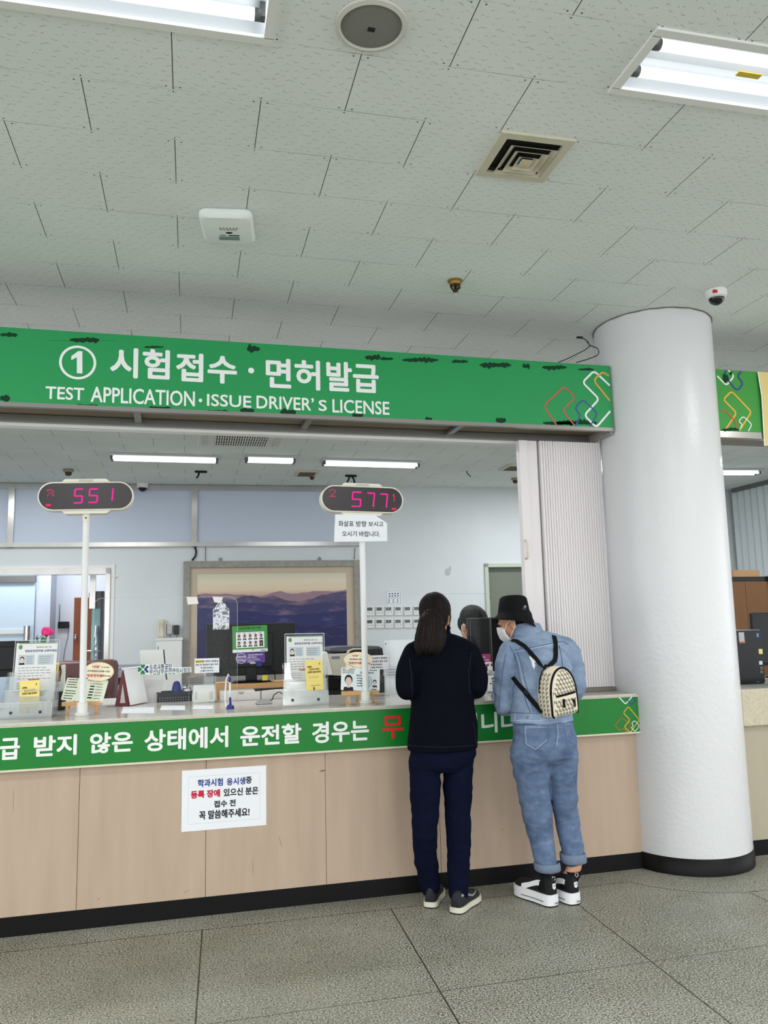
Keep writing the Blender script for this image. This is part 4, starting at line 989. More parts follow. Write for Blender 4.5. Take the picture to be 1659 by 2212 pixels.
s, z = bw(128.5, 1306, 2.09); mb = MB(); mb.tube([(-w2*0.8, -0.02, h2), (-w2*0.8, -0.02, z-(z0+z1)/2)], 0.006, 6); mb.build('antenna', M_inkg, t)
mb = MB(); mb.tube([(w2*0.9, -0.01, -h2), (w2*0.8, -0.01, -h2-0.12), (w2*0.3, -0.01, -h2-0.32), (w2*0.1, -0.01, -h2-0.5), (0, -0.01, -h2-0.75)], 0.004, 5); mb.build('cord', M_inkg, t)
# teal glass door leaf standing open, with its closer
s0, z1 = bw(198, 1315, 0.9); s1, _ = bw(217.5, 1315, 0.9); s2, z2_ = bw(225, 1277, 0.9)
t = wthing('glass_door', 'teal glass door with a long steel pull, standing in the corridor', 'glass door', s0, 0, 0.9)
MB().bx((0, 0, 0.02), (s1-s0, 0.012, z1)).build('glass_leaf', mat('teal_glass', rgb(124, 176, 176), rough=0.15, spec=0.6, alpha=1.0), t)
MB().bx((s1-s0, -0.02, 0.0), (s2-s0, 0.06, z2_)).build('stile', mat('stile_dark', rgb(72, 66, 74), rough=0.4), t)
MB().bx((0, -0.01, z1), (s1-s0, 0.03, z2_)).build('transom_panel', mat('transom_grey', rgb(110, 108, 108), rough=0.3), t)
xh, zh = bw(209, 1352, 0.85); mb = MB(); mb.cyl((xh-s0, -0.06, zh), (xh-s0, -0.06, zh-1.0), 0.028, n=14); mb.tube([(xh-s0-0.2, -0.05, zh-0.33), (xh-s0+0.05, -0.05, zh-0.33)], 0.012, 6); mb.build('pull_handle', MATS['chrome'], t)
xa, za = bw(203, 1237, 0.8); mb = MB(); mb.bx((xa-s0-0.05, -0.1, z1), (xa-s0+0.025, -0.06, za)); mb.build('steel_jamb', M_steel, t)
# tall steel tube behind the frosted screen
xs, zs = bw(52.5, 1352, 1.4); mb = MB(); mb.cyl((0, 0, 0), (0, 0, zs), 0.045, n=20); o = mb.build('steel_pull', MATS['chrome']); o.matrix_basis = WALLM @ Matrix.Translation((xs, 1.55, 0)); smooth_angle(o); tag(o, 'thick polished steel pull tube before the frosted glass in the corridor', 'door pull')
# small white fitting at the top right corner of the inner window
xs, zs = bw(240, 1232); mb = MB(); mb.bx((-0.018, -0.02, -0.08), (0.018, -0.002, 0.08), 0.006); mb.bx((0.015, -0.03, -0.085), (0.04, -0.01, -0.07)); o = mb.build('wall_hook', M_white); o.matrix_basis = WALLM @ Matrix.Translation((xs+0.03, 0, zs)); tag(o, 'white hook fitting at the top right corner of the inner window', 'hook')

# burgundy chair and grey low partition between counter and back wall
p0 = at(116, 1428, 6.6); p1 = at(196, 1430, 6.6)
t = thing('office_chair', 'burgundy tufted leather office chair behind the counter', 'chair', ((p0.x+p1.x)/2, 6.6, 0))
M_bg = mat('burgundy_leather', rgb(92, 58, 60), rough=0.35, spec=0.5)
cw_ = 0.33; mb = MB(); zt0 = p0.z
mb.box((0, 0, zt0-0.28), (cw_*2, 0.12, 0.56), None, 0.045); o = mb.build('backrest', M_bg, t); smooth_angle(o, 60)
mb = MB()
for i in range(5):
    for k_ in range(3): mb.ball((-0.24+i*0.12, -0.062, zt0-0.12-k_*0.14), 0.012, (1, 0.5, 1), n=8)
mb.build('tuft_button', mat('burgundy_dark', rgb(58, 34, 36), rough=0.4), t)
MB().box((0, -0.25, zt0-0.62), (0.6, 0.5, 0.1), None, 0.03).build('seat', M_bg, t)
mb = MB(); mb.cyl((0, -0.2, 0.08), (0, -0.2, zt0-0.66), 0.03); mb.build('column', M_black, t)
for k_ in range(5):
    a = k_*2*PI/5; mb = MB(); mb.tube([(0, -0.2, 0.09), (0.28*math.cos(a), -0.2+0.28*math.sin(a), 0.06)], 0.022, 8); mb.ball((0.28*math.cos(a), -0.2+0.28*math.sin(a), 0.03), 0.03, n=8); mb.build('leg', M_black, t)
p0 = at(222, 1436, 7.2); p1 = at(312, 1436, 7.2)
t = thing('low_partition', 'grey studded low screen behind the counter, left of the white cabinet', 'screen', ((p0.x+p1.x)/2, 7.2, 0))
w2 = (p1.x-p0.x)/2+0.1; MB().bx((-w2, -0.02, 0), (w2, 0.02, p0.z), 0.006).build('panel', mat('screen_grey', rgb(152, 160, 172), rough=0.5), t)
mb = MB()
for row in (0.02, 0.17):
    for k_ in range(30): mb.ball((-w2+0.02+k_*w2*2/30, -0.022, p0.z-row-0.012), 0.007, (1, 0.4, 1), n=6)
mb.build('stud', mat('stud_pale', rgb(200, 206, 214), rough=0.4), t)
mb = MB(); zb_ = at(260, 1463, 7.2).z; mb.bx((-w2, -0.06, zb_-0.05), (w2, -0.02, zb_)); mb.build('ledge', M_black, t)
mb = MB(); mb.bx((-w2, -0.05, 0.3), (w2, -0.02, zb_-0.06)); mb.build('drawer_front', mat('drawer_grey', rgb(186, 192, 198), rough=0.5), t)

# ---------------------------------------------------------------- office right of the column
XW = 8.02
ztop = HC-0.06; 
vb = thing('vertical_blind', 'pale grey vertical slat blind along the side wall right of the column', 'blind', (XW-0.12, 8.3, 0))
M_bl = mat('blind_slat', rgb(212, 220, 224), rough=0.6)
MB().bx((-0.05, -3.0, ztop), (0.06, 1.75, HC-0.002)).build('head_rail', mat('rail_grey', rgb(110, 112, 112), rough=0.5), vb)
zb_b = atx(1640, 1246, XW-0.12).z
for k_ in range(34):
    y = 1.7-k_*0.135; mb = MB(); a = math.radians(-24); dx_, dy_ = math.sin(a)*0.082, math.cos(a)*0.082
    mb.ring_loft([[Vector((-dx_, y-dy_, z)), Vector((-0.012, y+0.004, z)), Vector((dx_, y+dy_, z)), Vector((-0.010, y+0.007, z))] for z in (zb_b, ztop)]); o = mb.build('slat', M_bl, vb)
    for p in o.data.polygons: p.use_smooth = False
# brown cabinet with dark top
Yc = 6.9; p0 = at(1578, 1250, Yc); p1 = at(1652, 1252, Yc)
t = thing('document_cabinet', 'brown two-door cabinet with dark surround behind the right-hand counter', 'cabinet', ((p0.x+p1.x)/2, Yc, 0))
w2 = (p1.x-p0.x)/2+0.35; xo = 0.30
M_cb = mat('cabinet_brown', rgb(112, 76, 44), rough=0.55, var=0.06, vscale=6, vstretch=(5, 1, 0.5))
zc = p0.z
MB().bx((-w2-0.05, 0.03, 0), (w2-xo+0.03, 0.45, zc+0.02)).build('body', mat('cabinet_dark', rgb(34, 30, 30), rough=0.5), t)
xm = at(1614, 1300, Yc).x-(p0.x+p1.x)/2
for a, b in ((-w2-0.04, xm-0.002), (xm+0.002, w2-xo-0.01)):
    d = MB().bx((a, 0.01, 0.05), (b, 0.03, zc-0.03)).build('door', M_cb, t)
MB().bx((w2-xo-0.005, 0.0, 0), (w2-xo+0.03, 0.45, zc+0.02)).build('side_frame', MATS['cabinet_dark'], t)
p2 = at(1582, 1243, Yc+0.2); p3 = at(1619, 1243, Yc+0.2)
tag(MB().bx((p2.x-0.1, Yc+0.05, zc+0.0205), (p3.x, Yc+0.35, zc+0.085)).build('wooden_box', mat('box_wood', rgb(170, 132, 92), rough=0.6)), 'flat light wooden box on top of the brown cabinet', 'box')
# monitor seen from behind
Ym = 5.05; p0 = at(1621, 1327, Ym); p1 = at(1640, 1462, Ym)
t = thing('computer_monitor', 'dark grey monitor behind the tower computer at the right picture edge', 'monitor', (p0.x+0.28, Ym, 0.955))
M_mg = mat('monitor_grey', rgb(34, 36, 40), rough=0.5)
hb = p0.z-0.955; mb = MB(); mb.box((0.0, 0.0, (hb+0.07)/2+0.02), (0.57, 0.035, hb-0.09), Euler((0, math.radians(1.0), 0)).to_matrix(), 0.012); mb.build('back_shell', M_mg, t)
MB().bx((-0.26, 0.018, 0.09), (0.26, 0.022, hb-0.03)).build('screen', M_black, t)
mb = MB(); mb.bx((-0.03, -0.03, 0.0), (0.03, 0.02, 0.14)); mb.build('neck', M_black, t); MB().bx((-0.13, -0.09, 0.0), (0.13, 0.09, 0.012), 0.004).build('foot', M_black, t)
# tower computer
p0 = atz(1598, 1479, 0.955); Yt = p0.y; pt0 = at(1593, 1363, Yt); x0 = at(1588, 1420, Yt).x; x1 = at(1648.5, 1420, Yt).x; zt0 = pt0.z
t = thing('tower_computer', 'black tower computer with stickers standing on the right-hand counter', 'computer', ((x0+x1)/2, Yt, 0.955))
w2 = (x1-x0)/2; hh = zt0-0.955
MB().bx((-w2, 0.012, 0.001), (w2, 0.36, hh), 0.006).build('case', M_black, t)
mb = MB(); mb.prism([(-w2, 0.006), (w2-0.012, 0.0), (w2, 0.012), (w2, hh-0.004), (-w2, hh)], 0.0, 0.013); mb.build('front_bezel', mat('gloss_black', rgb(8, 8, 9), rough=0.2, spec=0.3), t)
MB().bx((-w2, 0.0, hh), (w2-0.01, 0.3, hh+0.005)).build('top_edge', M_inkg, t)
def st(u0, v0, u1, v1, m, name):
    a = at(u0, v0, Yt); b = at(u1, v1, Yt); c = Vector(((x0+x1)/2, Yt, 0.955)); return MB().bx((a.x-c.x, -0.0012, b.z-c.z), (b.x-c.x, 0.0, a.z-c.z)).build(name, m, t)
st(1595, 1366, 1608.5, 1386, mat('sticker_silver', rgb(176, 178, 180), rough=0.4), 'licence_sticker'); st(1597, 1386, 1609.5, 1389, mat('sticker_orange', rgb(196, 104, 52), rough=0.5), 'sticker_edge')
st(1634, 1368, 1639, 1376, mat('sticker_blue', rgb(84, 140, 210), rough=0.4), 'badge_sticker'); st(1638.5, 1402, 1647.5, 1412.5, mat('sticker_yellow', rgb(216, 206, 130), rough=0.6), 'note_sticker')
st(1639.5, 1428, 1647, 1435.5, mat('port_white', rgb(206, 210, 214), rough=0.4), 'power_button')
for v0 in (1440, 1448): st(1642, v0, 1648, v0+6, mat('port_grey', rgb(90, 92, 96), rough=0.5), 'port')
mb = MB(); a = at(1634, 1473.5, Yt); c = Vector(((x0+x1)/2, Yt, 0.955)); mb.bx((a.x-c.x, -0.001, a.z-c.z), (a.x-c.x+0.022, 0.0, a.z-c.z+0.005)); mb.build('maker_mark', MATS['port_grey'], t)
# ================================================================ things on the counter and desk
M_clear = glassy('clear_acrylic', (0.985, 0.992, 0.992, 1), 0.015, 0.04, 0.035)
M_clear2 = glassy('clear_acrylic_screen', (0.995, 0.998, 0.998, 1), 0.002, 0.0, 0.005)
M_pock = glassy('hazed_acrylic', (0.98, 0.99, 0.99, 1), 0.13, 0.12, 0.14)  # milky haze added to imitate the silvery reflection on the pockets
M_edge = mat('acrylic_edge', rgb(206, 216, 218), rough=0.15, spec=0.6)
M_wood = mat('easel_wood', rgb(206, 160, 108), rough=0.55, var=0.08, vscale=12, vstretch=(1, 1, 6))
M_yel = mat('booklet_yellow', rgb(236, 216, 128), rough=0.65); M_ylw_dk = mat('booklet_print', rgb(120, 88, 40), rough=0.7)
M_form = mat('form_paper', rgb(226, 226, 226), rough=0.7); M_skin_p = mat('print_skin', rgb(226, 196, 180), rough=0.6); M_pale = mat('print_pale', rgb(190, 200, 206), rough=0.6)
M_cream_c = mat('card_cream', rgb(240, 230, 204), rough=0.6); M_idw = mat('card_white', rgb(226, 236, 240), rough=0.4); M_idg = mat('card_greenish', rgb(222, 228, 208), rough=0.4); M_idb = mat('print_blue', rgb(150, 196, 218), rough=0.5)
def flat(mb, pts, M, lift=0.0004):
    mb.face([M @ Vector((p[0], -lift, p[1])) for p in pts])
def oval(cx, cz, rx, rz, n=20, a0=0, a1=2*PI): return [(cx+rx*math.cos(a0+(a1-a0)*k/n), cz+rz*math.sin(a0+(a1-a0)*k/n)) for k in range(n if a1-a0 > 6.2 else n+1)]
def rect(x0, z0, x1, z1): return [(x0, z0), (x1, z0), (x1, z1), (x0, z1)]
def rrect(x0, z0, x1, z1, r): return [(v.x, v.y) for v in rounded(rect(x0, z0, x1, z1), r, 4)]
def portrait(parent, M, cx, cz, h, lift=0.0008, suit=(24, 24, 30), hair=(26, 22, 22)):
    mb = MB(); flat(mb, oval(cx, cz+h*0.14, h*0.23, h*0.29), M, lift+0.0001); flat(mb, [(cx-h*.3, cz-h*.5), (cx+h*.3, cz-h*.5), (cx+h*.26, cz-h*.28), (cx-h*.26, cz-h*.28)], M, lift)
    mb.build('print_hair', mat('print_dark', rgb(*hair), rough=0.6), parent, normals=False)
    mb = MB(); flat(mb, oval(cx, cz+h*0.05, h*0.18, h*0.24), M, lift+0.0003); flat(mb, [(cx-h*.08, cz-h*.32), (cx+h*.08, cz-h*.32), (cx+h*.07, cz-h*.1), (cx-h*.07, cz-h*.1)], M, lift+0.0002); mb.build('print_face', M_skin_p, parent, normals=False)
def tlines(mb, M, x0, z0, ln, rows, dz, th, lift=0.0007, seed=1):
    r = random.Random(seed)
    for k in range(rows):
        x = x0; end = x0+ln*r.uniform(0.75, 1.0)
        while x < end:
            d = r.uniform(0.006, 0.016)*ln*9; x2 = min(x+d, end); flat(mb, rect(x, z0-k*dz-th, x2, z0-k*dz), M, lift); x = x2+0.03*ln
# --- brochure stands
def brochure_stand(loc, yaw, label):
    t = thing('brochure_stand', label, 'brochure stand', loc, (0, 0, yaw), 'clear acrylic brochure stands on the counter')
    W, H = 0.112, 0.385; th = 0.003
    def slab(name, y0, z0, y1, z1, w_, scoop=0):
        mb = MB(); P = [(-w_, z0), (w_, z0), (w_, z1)] + ([(w_*0.72, z1), (w_*0.66, z1-scoop*0.8), (w_*0.5, z1-scoop), (-w_*0.5, z1-scoop), (-w_*0.66, z1-scoop*0.8), (-w_*0.72, z1)] if scoop else []) + [(-w_, z1)]
        k_ = (y1-y0)/(z1-z0)
        bmv = mb.bm; A = [bmv.verts.new((p[0], y0+k_*(p[1]-z0), p[1])) for p in P]; B = [bmv.verts.new((p[0], y0+k_*(p[1]-z0)+th, p[1])) for p in P]
        n = len(P); bmv.faces.new(A); bmv.faces.new(list(reversed(B)))
        for j in range(n): bmv.faces.new((A[j], B[j], B[(j+1) % n], A[(j+1) % n]))
        return mb.build(name, M_pock if name == 'pocket_front' else M_clear, t)
    slab('back_plate', 0.055, 0.0, 0.115, H, W)
    slab('pocket_front', -0.075, 0.0, -0.06, 0.075, W+0.012)
    slab('pocket_front', -0.035, 0.0, -0.010, 0.135, W+0.008, 0.03)
    slab('pocket_front', 0.015, 0.0, 0.050, 0.225, W+0.004, 0.10)
    for s in (-1, 1):
        mb = MB(); x = s*(W+0.012); mb.prism([(0, 0)]*0 or [(-0.075, 0.0), (0.055, 0.0), (0.088, 0.225), (0.05, 0.225), (-0.010, 0.135), (-0.06, 0.075)], x-0.0015, x+0.0015, Matrix.Rotation(PI/2, 4, 'Z') @ Matrix.Diagonal((1, -1, 1, 1))); mb.build('side_plate', M_clear, t)
    MB().bx((-W-0.012, -0.075, 0.0005), (W+0.012, 0.058, 0.004)).build('base_plate', M_clear, t)
    mb = MB()
    for z, y in ((0.075, -0.0605), (0.135, -0.0105)): mb.tube([(-W-0.012, y, z), (W+0.012, y, z)], 0.0022, 5)
    mb.tube([(-W, 0.115, H), (W, 0.115, H)], 0.002, 5); mb.tube([(-W, 0.055, 0.0), (-W, 0.115, H)], 0.0018, 5); mb.tube([(W, 0.055, 0.0), (W, 0.115, H)], 0.0018, 5)
    mb.tube([(-W-0.012, -0.075, 0), (-W-0.012, -0.06, 0.075)], 0.0018, 5); mb.tube([(W+0.012, -0.075, 0), (W+0.012, -0.06, 0.075)], 0.0018, 5)
    mb.build('polished_edge', M_edge, t)
    mb = MB()
    for s in (-1, 1): mb.ball((s*0.07, -0.0715, 0.03), 0.008, (1, 0.3, 1), n=12)
    mb.build('rivet', mat('rivet_dark', rgb(60, 60, 64), rough=0.4), t)
    return t
def leaflet(st, label, dx=0.0):
    R = st.matrix_basis; k_ = math.atan2(0.06, 0.385)
    M = R @ Matrix.Translation((dx, 0.062, 0.082)) @ Matrix.Rotation(-k_, 4, 'X')
    t = thing('application_form', label, 'leaflet', M=M, group='white application forms in the brochure stands')
    I = Matrix(); MB().bx((-0.103, 0.0, 0.0), (0.103, 0.002, 0.294)).build('sheet', M_form, t)
    mb = MB(); text_h(mb, '영문운전면허증 신청하세요', 0.022, 0.251, 0.013, None, 0.0005); mb.build('heading', mat('print_violet', rgb(92, 96, 140), rough=0.6), t, normals=False)
    mb = MB(); text_h(mb, '해외에서도 운전 가능', 0.035, 0.270, 0.008, None, 0.0002); tlines(mb, I, -0.085, 0.165, 0.17, 5, 0.014, 0.003, seed=4); tlines(mb, I, -0.085, 0.085, 0.08, 4, 0.012, 0.003, seed=8); mb.build('lettering', M_inkg, t, normals=False)
    mb = MB(); flat(mb, rrect(-0.088, 0.178, -0.008, 0.232, 0.004), I); flat(mb, rrect(0.008, 0.178, 0.088, 0.232, 0.004), I); mb.build('licence_print', M_pale, t, normals=False)
    portrait(t, I, -0.070, 0.203, 0.046)
    mb = MB(); tlines(mb, I, -0.048, 0.222, 0.035, 4, 0.011, 0.003, 0.0009, 3); tlines(mb, I, 0.015, 0.222, 0.06, 4, 0.011, 0.003, 0.0009, 6); mb.build('licence_text', mat('print_slate', rgb(110, 122, 140), rough=0.6), t, normals=False)
    mb = MB(); flat(mb, oval(-0.082, 0.272, 0.010, 0.012), I); flat(mb, rect(-0.09, 0.289, 0.1, 0.293), I); mb.build('green_print', mat('print_green', rgb(96, 140, 96), rough=0.6), t, normals=False)
    mb = MB(); tlines(mb, I, -0.03, 0.105, 0.06, 1, 0.01, 0.006, 0.0007, 5); mb.build('red_print', M_inkr, t, normals=False)
    return t
def booklet(st, label, dx, dz=0.075):
    M = st.matrix_basis @ Matrix.Translation((dx, -0.024, dz)) @ Matrix.Rotation(-0.14, 4, 'X') @ Matrix.Rotation(-0.05, 4, 'Y')
    t = thing('booklet', label, 'booklet', M=M, group='yellow booklets in the brochure stands')
    MB().bx((-0.048, 0, 0), (0.048, 0.006, 0.165), 0.0008).build('cover', M_yel, t)
    mb = MB()
    add_text(mb, '운전하는', (-.036, .124, -.010, .135), None, .0006); add_text(mb, '당신의 도로가', (-.026, .110, .030, .121), None, .0006); add_text(mb, '안전하기를 바라며', (-.036, .094, .036, .106), None, .0006)
    mb.build('lettering', M_ylw_dk, t, normals=False); mb = MB(); I = Matrix(); tlines(mb, I, -0.03, 0.076, 0.055, 2, 0.006, 0.0014, seed=2); tlines(mb, I, -0.022, 0.028, 0.062, 1, 0.01, 0.003, seed=9)
    mb.build('print_lines', M_ylw_dk, t, normals=False); mb = MB(); flat(mb, oval(-0.006, 0.010, 0.005, 0.010, 10), I); mb.build('print_motif', M_ylw_dk, t, normals=False); mb = MB(); flat(mb, oval(0.033, 0.144, 0.0025, 0.007, 10), I); mb.build('print_motif', M_ylw_dk, t, normals=False)
    return t
pA = atz(52, 1553, ZT); sA = brochure_stand((pA.x+0.01, pA.y+0.085, ZT), math.radians(-6), 'clear acrylic brochure stand at the left end of the counter')
pB = atz(665, 1524, ZT); sB = brochure_stand((pB.x, pB.y+0.085, ZT), math.radians(-8), 'clear acrylic brochure stand in front of the landscape picture')
leaflet(sA, 'white application form in the brochure stand at the left end of the counter'); leaflet(sB, 'white application form in the brochure stand in front of the picture')
booklet(sA, 'yellow booklet in the brochure stand at the left end of the counter', 0.005, 0.02); booklet(sB, 'yellow booklet in the brochure stand in front of the picture', 0.055)

# --- little easels with sample licence cards
def easel(loc, yaw, label, w_=0.105):
    t = thing('mini_easel', label, 'easel', loc, (0, 0, yaw), 'small wooden display easels')
    MB().bx((-w_, -0.022, 0.045), (w_, 0.006, 0.066), 0.002).build('ledge', M_wood, t)
    for s in (-1, 1):
        mb = MB(); mb.box((s*0.070, -0.004, 0.028), (0.014, 0.012, 0.060), Euler((0.12, s*-0.20, 0)).to_matrix(), 0.002); mb.build('leg', M_wood, t)
        mb = MB(); mb.box((s*0.050, 0.046, 0.085), (0.010, 0.008, 0.09), Euler((-0.5, s*-0.05, 0)).to_matrix(), 0.002); mb.build('upright', M_wood, t)
    mb = MB(); mb.box((-0.012, 0.055, 0.045), (0.014, 0.010, 0.10), Euler((0.55, 0, 0)).to_matrix(), 0.002); mb.build('leg', M_wood, t)
    return t
e1b = atz(172, 1545, ZT); e1 = easel((e1b.x+0.008, e1b.y+0.045, ZT), math.radians(-10), 'small wooden easel behind the pole of the display showing 551', 0.10)
e2b = atz(780, 1519, ZT); e2 = easel((e2b.x, e2b.y+0.02, ZT), math.radians(-8), 'small wooden easel behind the pole of the display showing 577')
def idcard(es, front, label, dx, roll):
    M = es.matrix_basis @ Matrix.Translation((dx, -0.014 if front else -0.018, 0.068)) @ Matrix.Rotation(-0.22 if front else -0.5, 4, 'X') @ Matrix.Rotation(roll, 4, 'Y')
    t = thing('licence_card', label, 'sample card', M=M); I = Matrix(); W, H = 0.108, 0.125
    mb = MB(); mb.prism(rrect(-W, 0, W, H, 0.008), 0.0, 0.003); mb.build('card', M_idw if front else M_idg, t)
    mb = MB()
    if front:
        tlines(mb, I, -0.10, 0.118, 0.07, 3, 0.010, 0.004, seed=2); text_h(mb, '21-123456-01', 0.035, 0.099, 0.010, None, 0.0004); text_h(mb, '홍길순', -0.008, 0.083, 0.010, None, 0.0003)
        tlines(mb, I, -0.02, 0.07, 0.05, 4, 0.014, 0.005, seed=6); tlines(mb, I, 0.05, 0.115, 0.05, 1, 0.01, 0.004, seed=4); tlines(mb, I, 0.062, 0.010, 0.036, 1, 0.01, 0.006, seed=1)
        mb.build('lettering', M_ink, t, normals=False)
        portrait(t, I, -0.066, 0.045, 0.095); portrait(t, I, 0.080, 0.042, 0.045)
        mb = MB()
        for k_ in range(24):
            a, b = k_*PI/12, (k_+1)*PI/12
            for r_ in (0.034, 0.022): flat(mb, [(0.032+r_*math.cos(a), 0.048+r_*math.sin(a)), (0.032+r_*math.cos(b), 0.048+r_*math.sin(b)), (0.032+(r_-0.006)*math.cos(b), 0.048+(r_-0.006)*math.sin(b)), (0.032+(r_-0.006)*math.cos(a), 0.048+(r_-0.006)*math.sin(a))], I, 0.0006)
        mb.build('seal_print', M_idb, t, normals=False)
    else:
        tlines(mb, I, -0.098, 0.118, 0.06, 4, 0.014, 0.005, seed=3); tlines(mb, I, -0.098, 0.055, 0.06, 4, 0.014, 0.005, seed=5); text_h(mb, 'Driver\u2019s License', 0.035, 0.117, 0.007); text_h(mb, '21-19-174133-01', 0.05, 0.100, 0.007, None, 0.0003)
        tlines(mb, I, 0.055, 0.086, 0.04, 5, 0.016, 0.003, seed=7)
        mb.build('lettering', M_ink, t, normals=False)
        for k_ in range(5): mb = MB(); flat(mb, rrect(0.022, 0.082-k_*0.016, 0.046, 0.089-k_*0.016, 0.003), I); mb.build('vehicle_print', M_ink, t, normals=False)
    return t
ic1 = idcard(e1, False, 'pale green sample licence back leaning on the easel at the left pole', 0.0, math.radians(6)); ic2 = idcard(e2, True, 'sample licence card with a portrait on the easel at the right pole', 0.0, math.radians(3))
def bubble(es, label, dx, dz, rx, rz, tail, roll=0.0):
    M = es.matrix_basis @ Matrix.Translation((dx, 0.012, dz)) @ Matrix.Rotation(-0.12, 4, 'X') @ Matrix.Rotation(roll, 4, 'Y')
    t = thing('speech_card', label, 'sign card', M=M); P = oval(0, 0, rx, rz, 36)
    if tail: P = [p for p in P if not (-rx*0.72 < p[0] < -rx*0.40 and p[1] < 0)]; 
    mb = MB(); mb.prism(P, 0, 0.003); mb.build('card', M_cream_c, t)
    if tail: mb = MB(); mb.prism([(-rx*0.85, -rz*0.5), (-rx*0.3, -rz*0.8), (-rx*0.8, -rz*1.45)], 0.0, 0.0028); mb.build('tail', M_cream_c, t)
    mb = MB(); 
    for a, b in zip(P, P[1:]+P[:1]): mb.face([Vector((a[0], -0.0004, a[1])), Vector((b[0], -0.0004, b[1])), Vector((b[0]*0.965, -0.0004, b[1]*0.94)), Vector((a[0]*0.965, -0.0004, a[1]*0.94))])
    mb.build('rim_print', mat('rim_gold', rgb(222, 196, 140), rough=0.6), t, normals=False)
    mb = MB(); text_h(mb, '"2천원"', -rx*0.22, rz*0.50, rz*0.26, None, 0.0004); text_h(mb, '"영문면허증"', -rx*0.22, -rz*0.42, rz*0.32, None, 0.0005); mb.build('red_lettering', M_inkr, t, normals=False)
    mb = MB(); text_h(mb, '만 추가해서', rx*0.42, rz*0.46, rz*0.16, None, 0.0002); text_h(mb, '35개 해외에서 운전할 수 있는', 0, rz*0.05, rz*0.19, None, 0.0003, squeeze=0.92); text_h(mb, '발급받으세요!', rx*0.52, -rz*0.42, rz*0.16, None, 0.0002); mb.build('lettering', M_ink, t, normals=False)
    return t
bubble(e1, 'oval cream sign card with red type above the easel at the left pole', 0.075, 0.215, 0.078, 0.050, False, math.radians(3)); bubble(e2, 'cream speech-bubble card above the sample card at the right pole', -0.005, 0.235, 0.083, 0.044, True, math.radians(2))

# --- burgundy tent calendar seen end-on
p0 = atz(263, 1526, ZT); t = thing('tent_calendar', 'burgundy tent calendar standing end-on beside the left easel', 'calendar', (p0.x, p0.y+0.01, ZT), (0, 0, math.radians(62)))
A, B, C_ = Vector((0, 0.045, 0.001)), Vector((0, -0.045, 0.001)), Vector((0, 0.0, 0.205)); ln = 0.20
mb = MB(); mb.ring_loft([[A, B, C_], [A+Vector((ln, 0, 0)), B+Vector((ln, 0, 0)), C_+Vector((ln, 0, 0))]]); o = mb.build('board', mat('calendar_burgundy', rgb(112, 40, 44), rough=0.6), t)
for p in o.data.polygons: p.use_smooth = False
mb = MB(); mb.face([B*1.0+Vector((0.004, -0.004, 0.004)), B+Vector((ln, -0.004, 0.004)), C_+Vector((ln, -0.003, 0.0)), C_+Vector((0.004, -0.003, 0.0))]); mb.build('page', M_form, t)
mb = MB(); mb.face([(-0.001, 0.012, 0.018), (-0.001, -0.022, 0.018), (-0.001, -0.003, 0.125)]); mb.build('window_cut', mat('pale_cut', rgb(206, 200, 200), rough=0.7), t, normals=False)
mb = MB(); mb.tube([C_+Vector((0.0, 0, 0.002)), C_+Vector((ln, 0, 0.002))], 0.007, 8); mb.build('spiral_binding', M_white, t)

# --- white tablet terminal turned away, on a slanted white stand
Yt = 5.24
p0 = at(301, 1405, Yt); p1 = at(352, 1405, Yt); p2 = at(359, 1468, Yt)
t = thing('tablet_terminal', 'white tablet terminal seen from behind on a slanted stand, right of the calendar', 'terminal', ((p0.x+p1.x)/2, Yt, 0.956))
w2 = (p1.x-p0.x)/2; zt0 = p0.z-0.956; zb0 = p2.z-0.956
for nm, off, m in (('back_shell', 0.0, M_whitepl), ('screen_bezel', 0.014, M_black)):
    mb = MB(); y0 = 0.0+off; sh = 0.022
    mb.ring_loft([[Vector((x+sx_+off*0.5, y+y0+yy, z)) for x, y in ((-w2, 0), (w2, 0), (w2, 0.014), (-w2, 0.014))] for z, sx_, yy in ((zb0, sh, -0.03), (zb0+0.02, sh*0.8, -0.02), (zt0-0.02, 0.002, 0.03), (zt0, 0, 0.034))]); o = mb.build(nm, m, t)
    for p in o.data.polygons: p.use_smooth = False
mb = MB(); mb.ring_loft([[Vector((x*ww+ox_, y*0.05+yy, z)) for x, y in ((-1, -1), (1, -1), (1, 1), (-1, 1))] for z, ww, ox_, yy in ((0.0, 0.082, -0.035, -0.02), (0.03, 0.082, -0.03, -0.02), (zb0+0.02, 0.075, 0.012, 0.03))]); o = mb.build('stand', mat('stand_white', rgb(222, 220, 220), rough=0.45), t)
for p in o.data.polygons: p.use_smooth = False

# --- clear sneeze screen with the office name sticker, a hanging pouch, tape and a painted reflection
Ys = 4.935
def screen(u0, v0, u1, ub, label, parts=True, r=0.055):
    a = at(u0, v0, Ys); b = at(u1, v0, Ys); t = thing('clear_screen', label, 'screen', ((a.x+b.x)/2, Ys, ZT), group='clear acrylic screens on the counter')
    w2 = (b.x-a.x)/2; h = (a.z+b.z)/2-ZT
    P = [(v.x, v.y) for v in rounded([(-w2, 0.001), (-w2, h), (w2, h), (w2, 0.001)], r, 6, False)]
    mb = MB(); mb.prism(P, 0.0, 0.004); mb.build('sheet', M_clear2, t)
    mb = MB(); mb.tube([(p[0], 0.002, p[1]) for p in P], 0.0009, 5); mb.build('polished_edge', M_edge, t)
    for s in (-0.7, 0.7): MB().bx((s*w2-0.04, -0.035, 0.0005), (s*w2+0.04, 0.04, 0.006), 0.002).build('foot', M_clear, t)
    return t, (a.x+b.x)/2
s1_, sx_c = screen(203, 1290, 513, 513, 'clear acrylic screen with a sticker and a hanging pouch, left part of the counter')
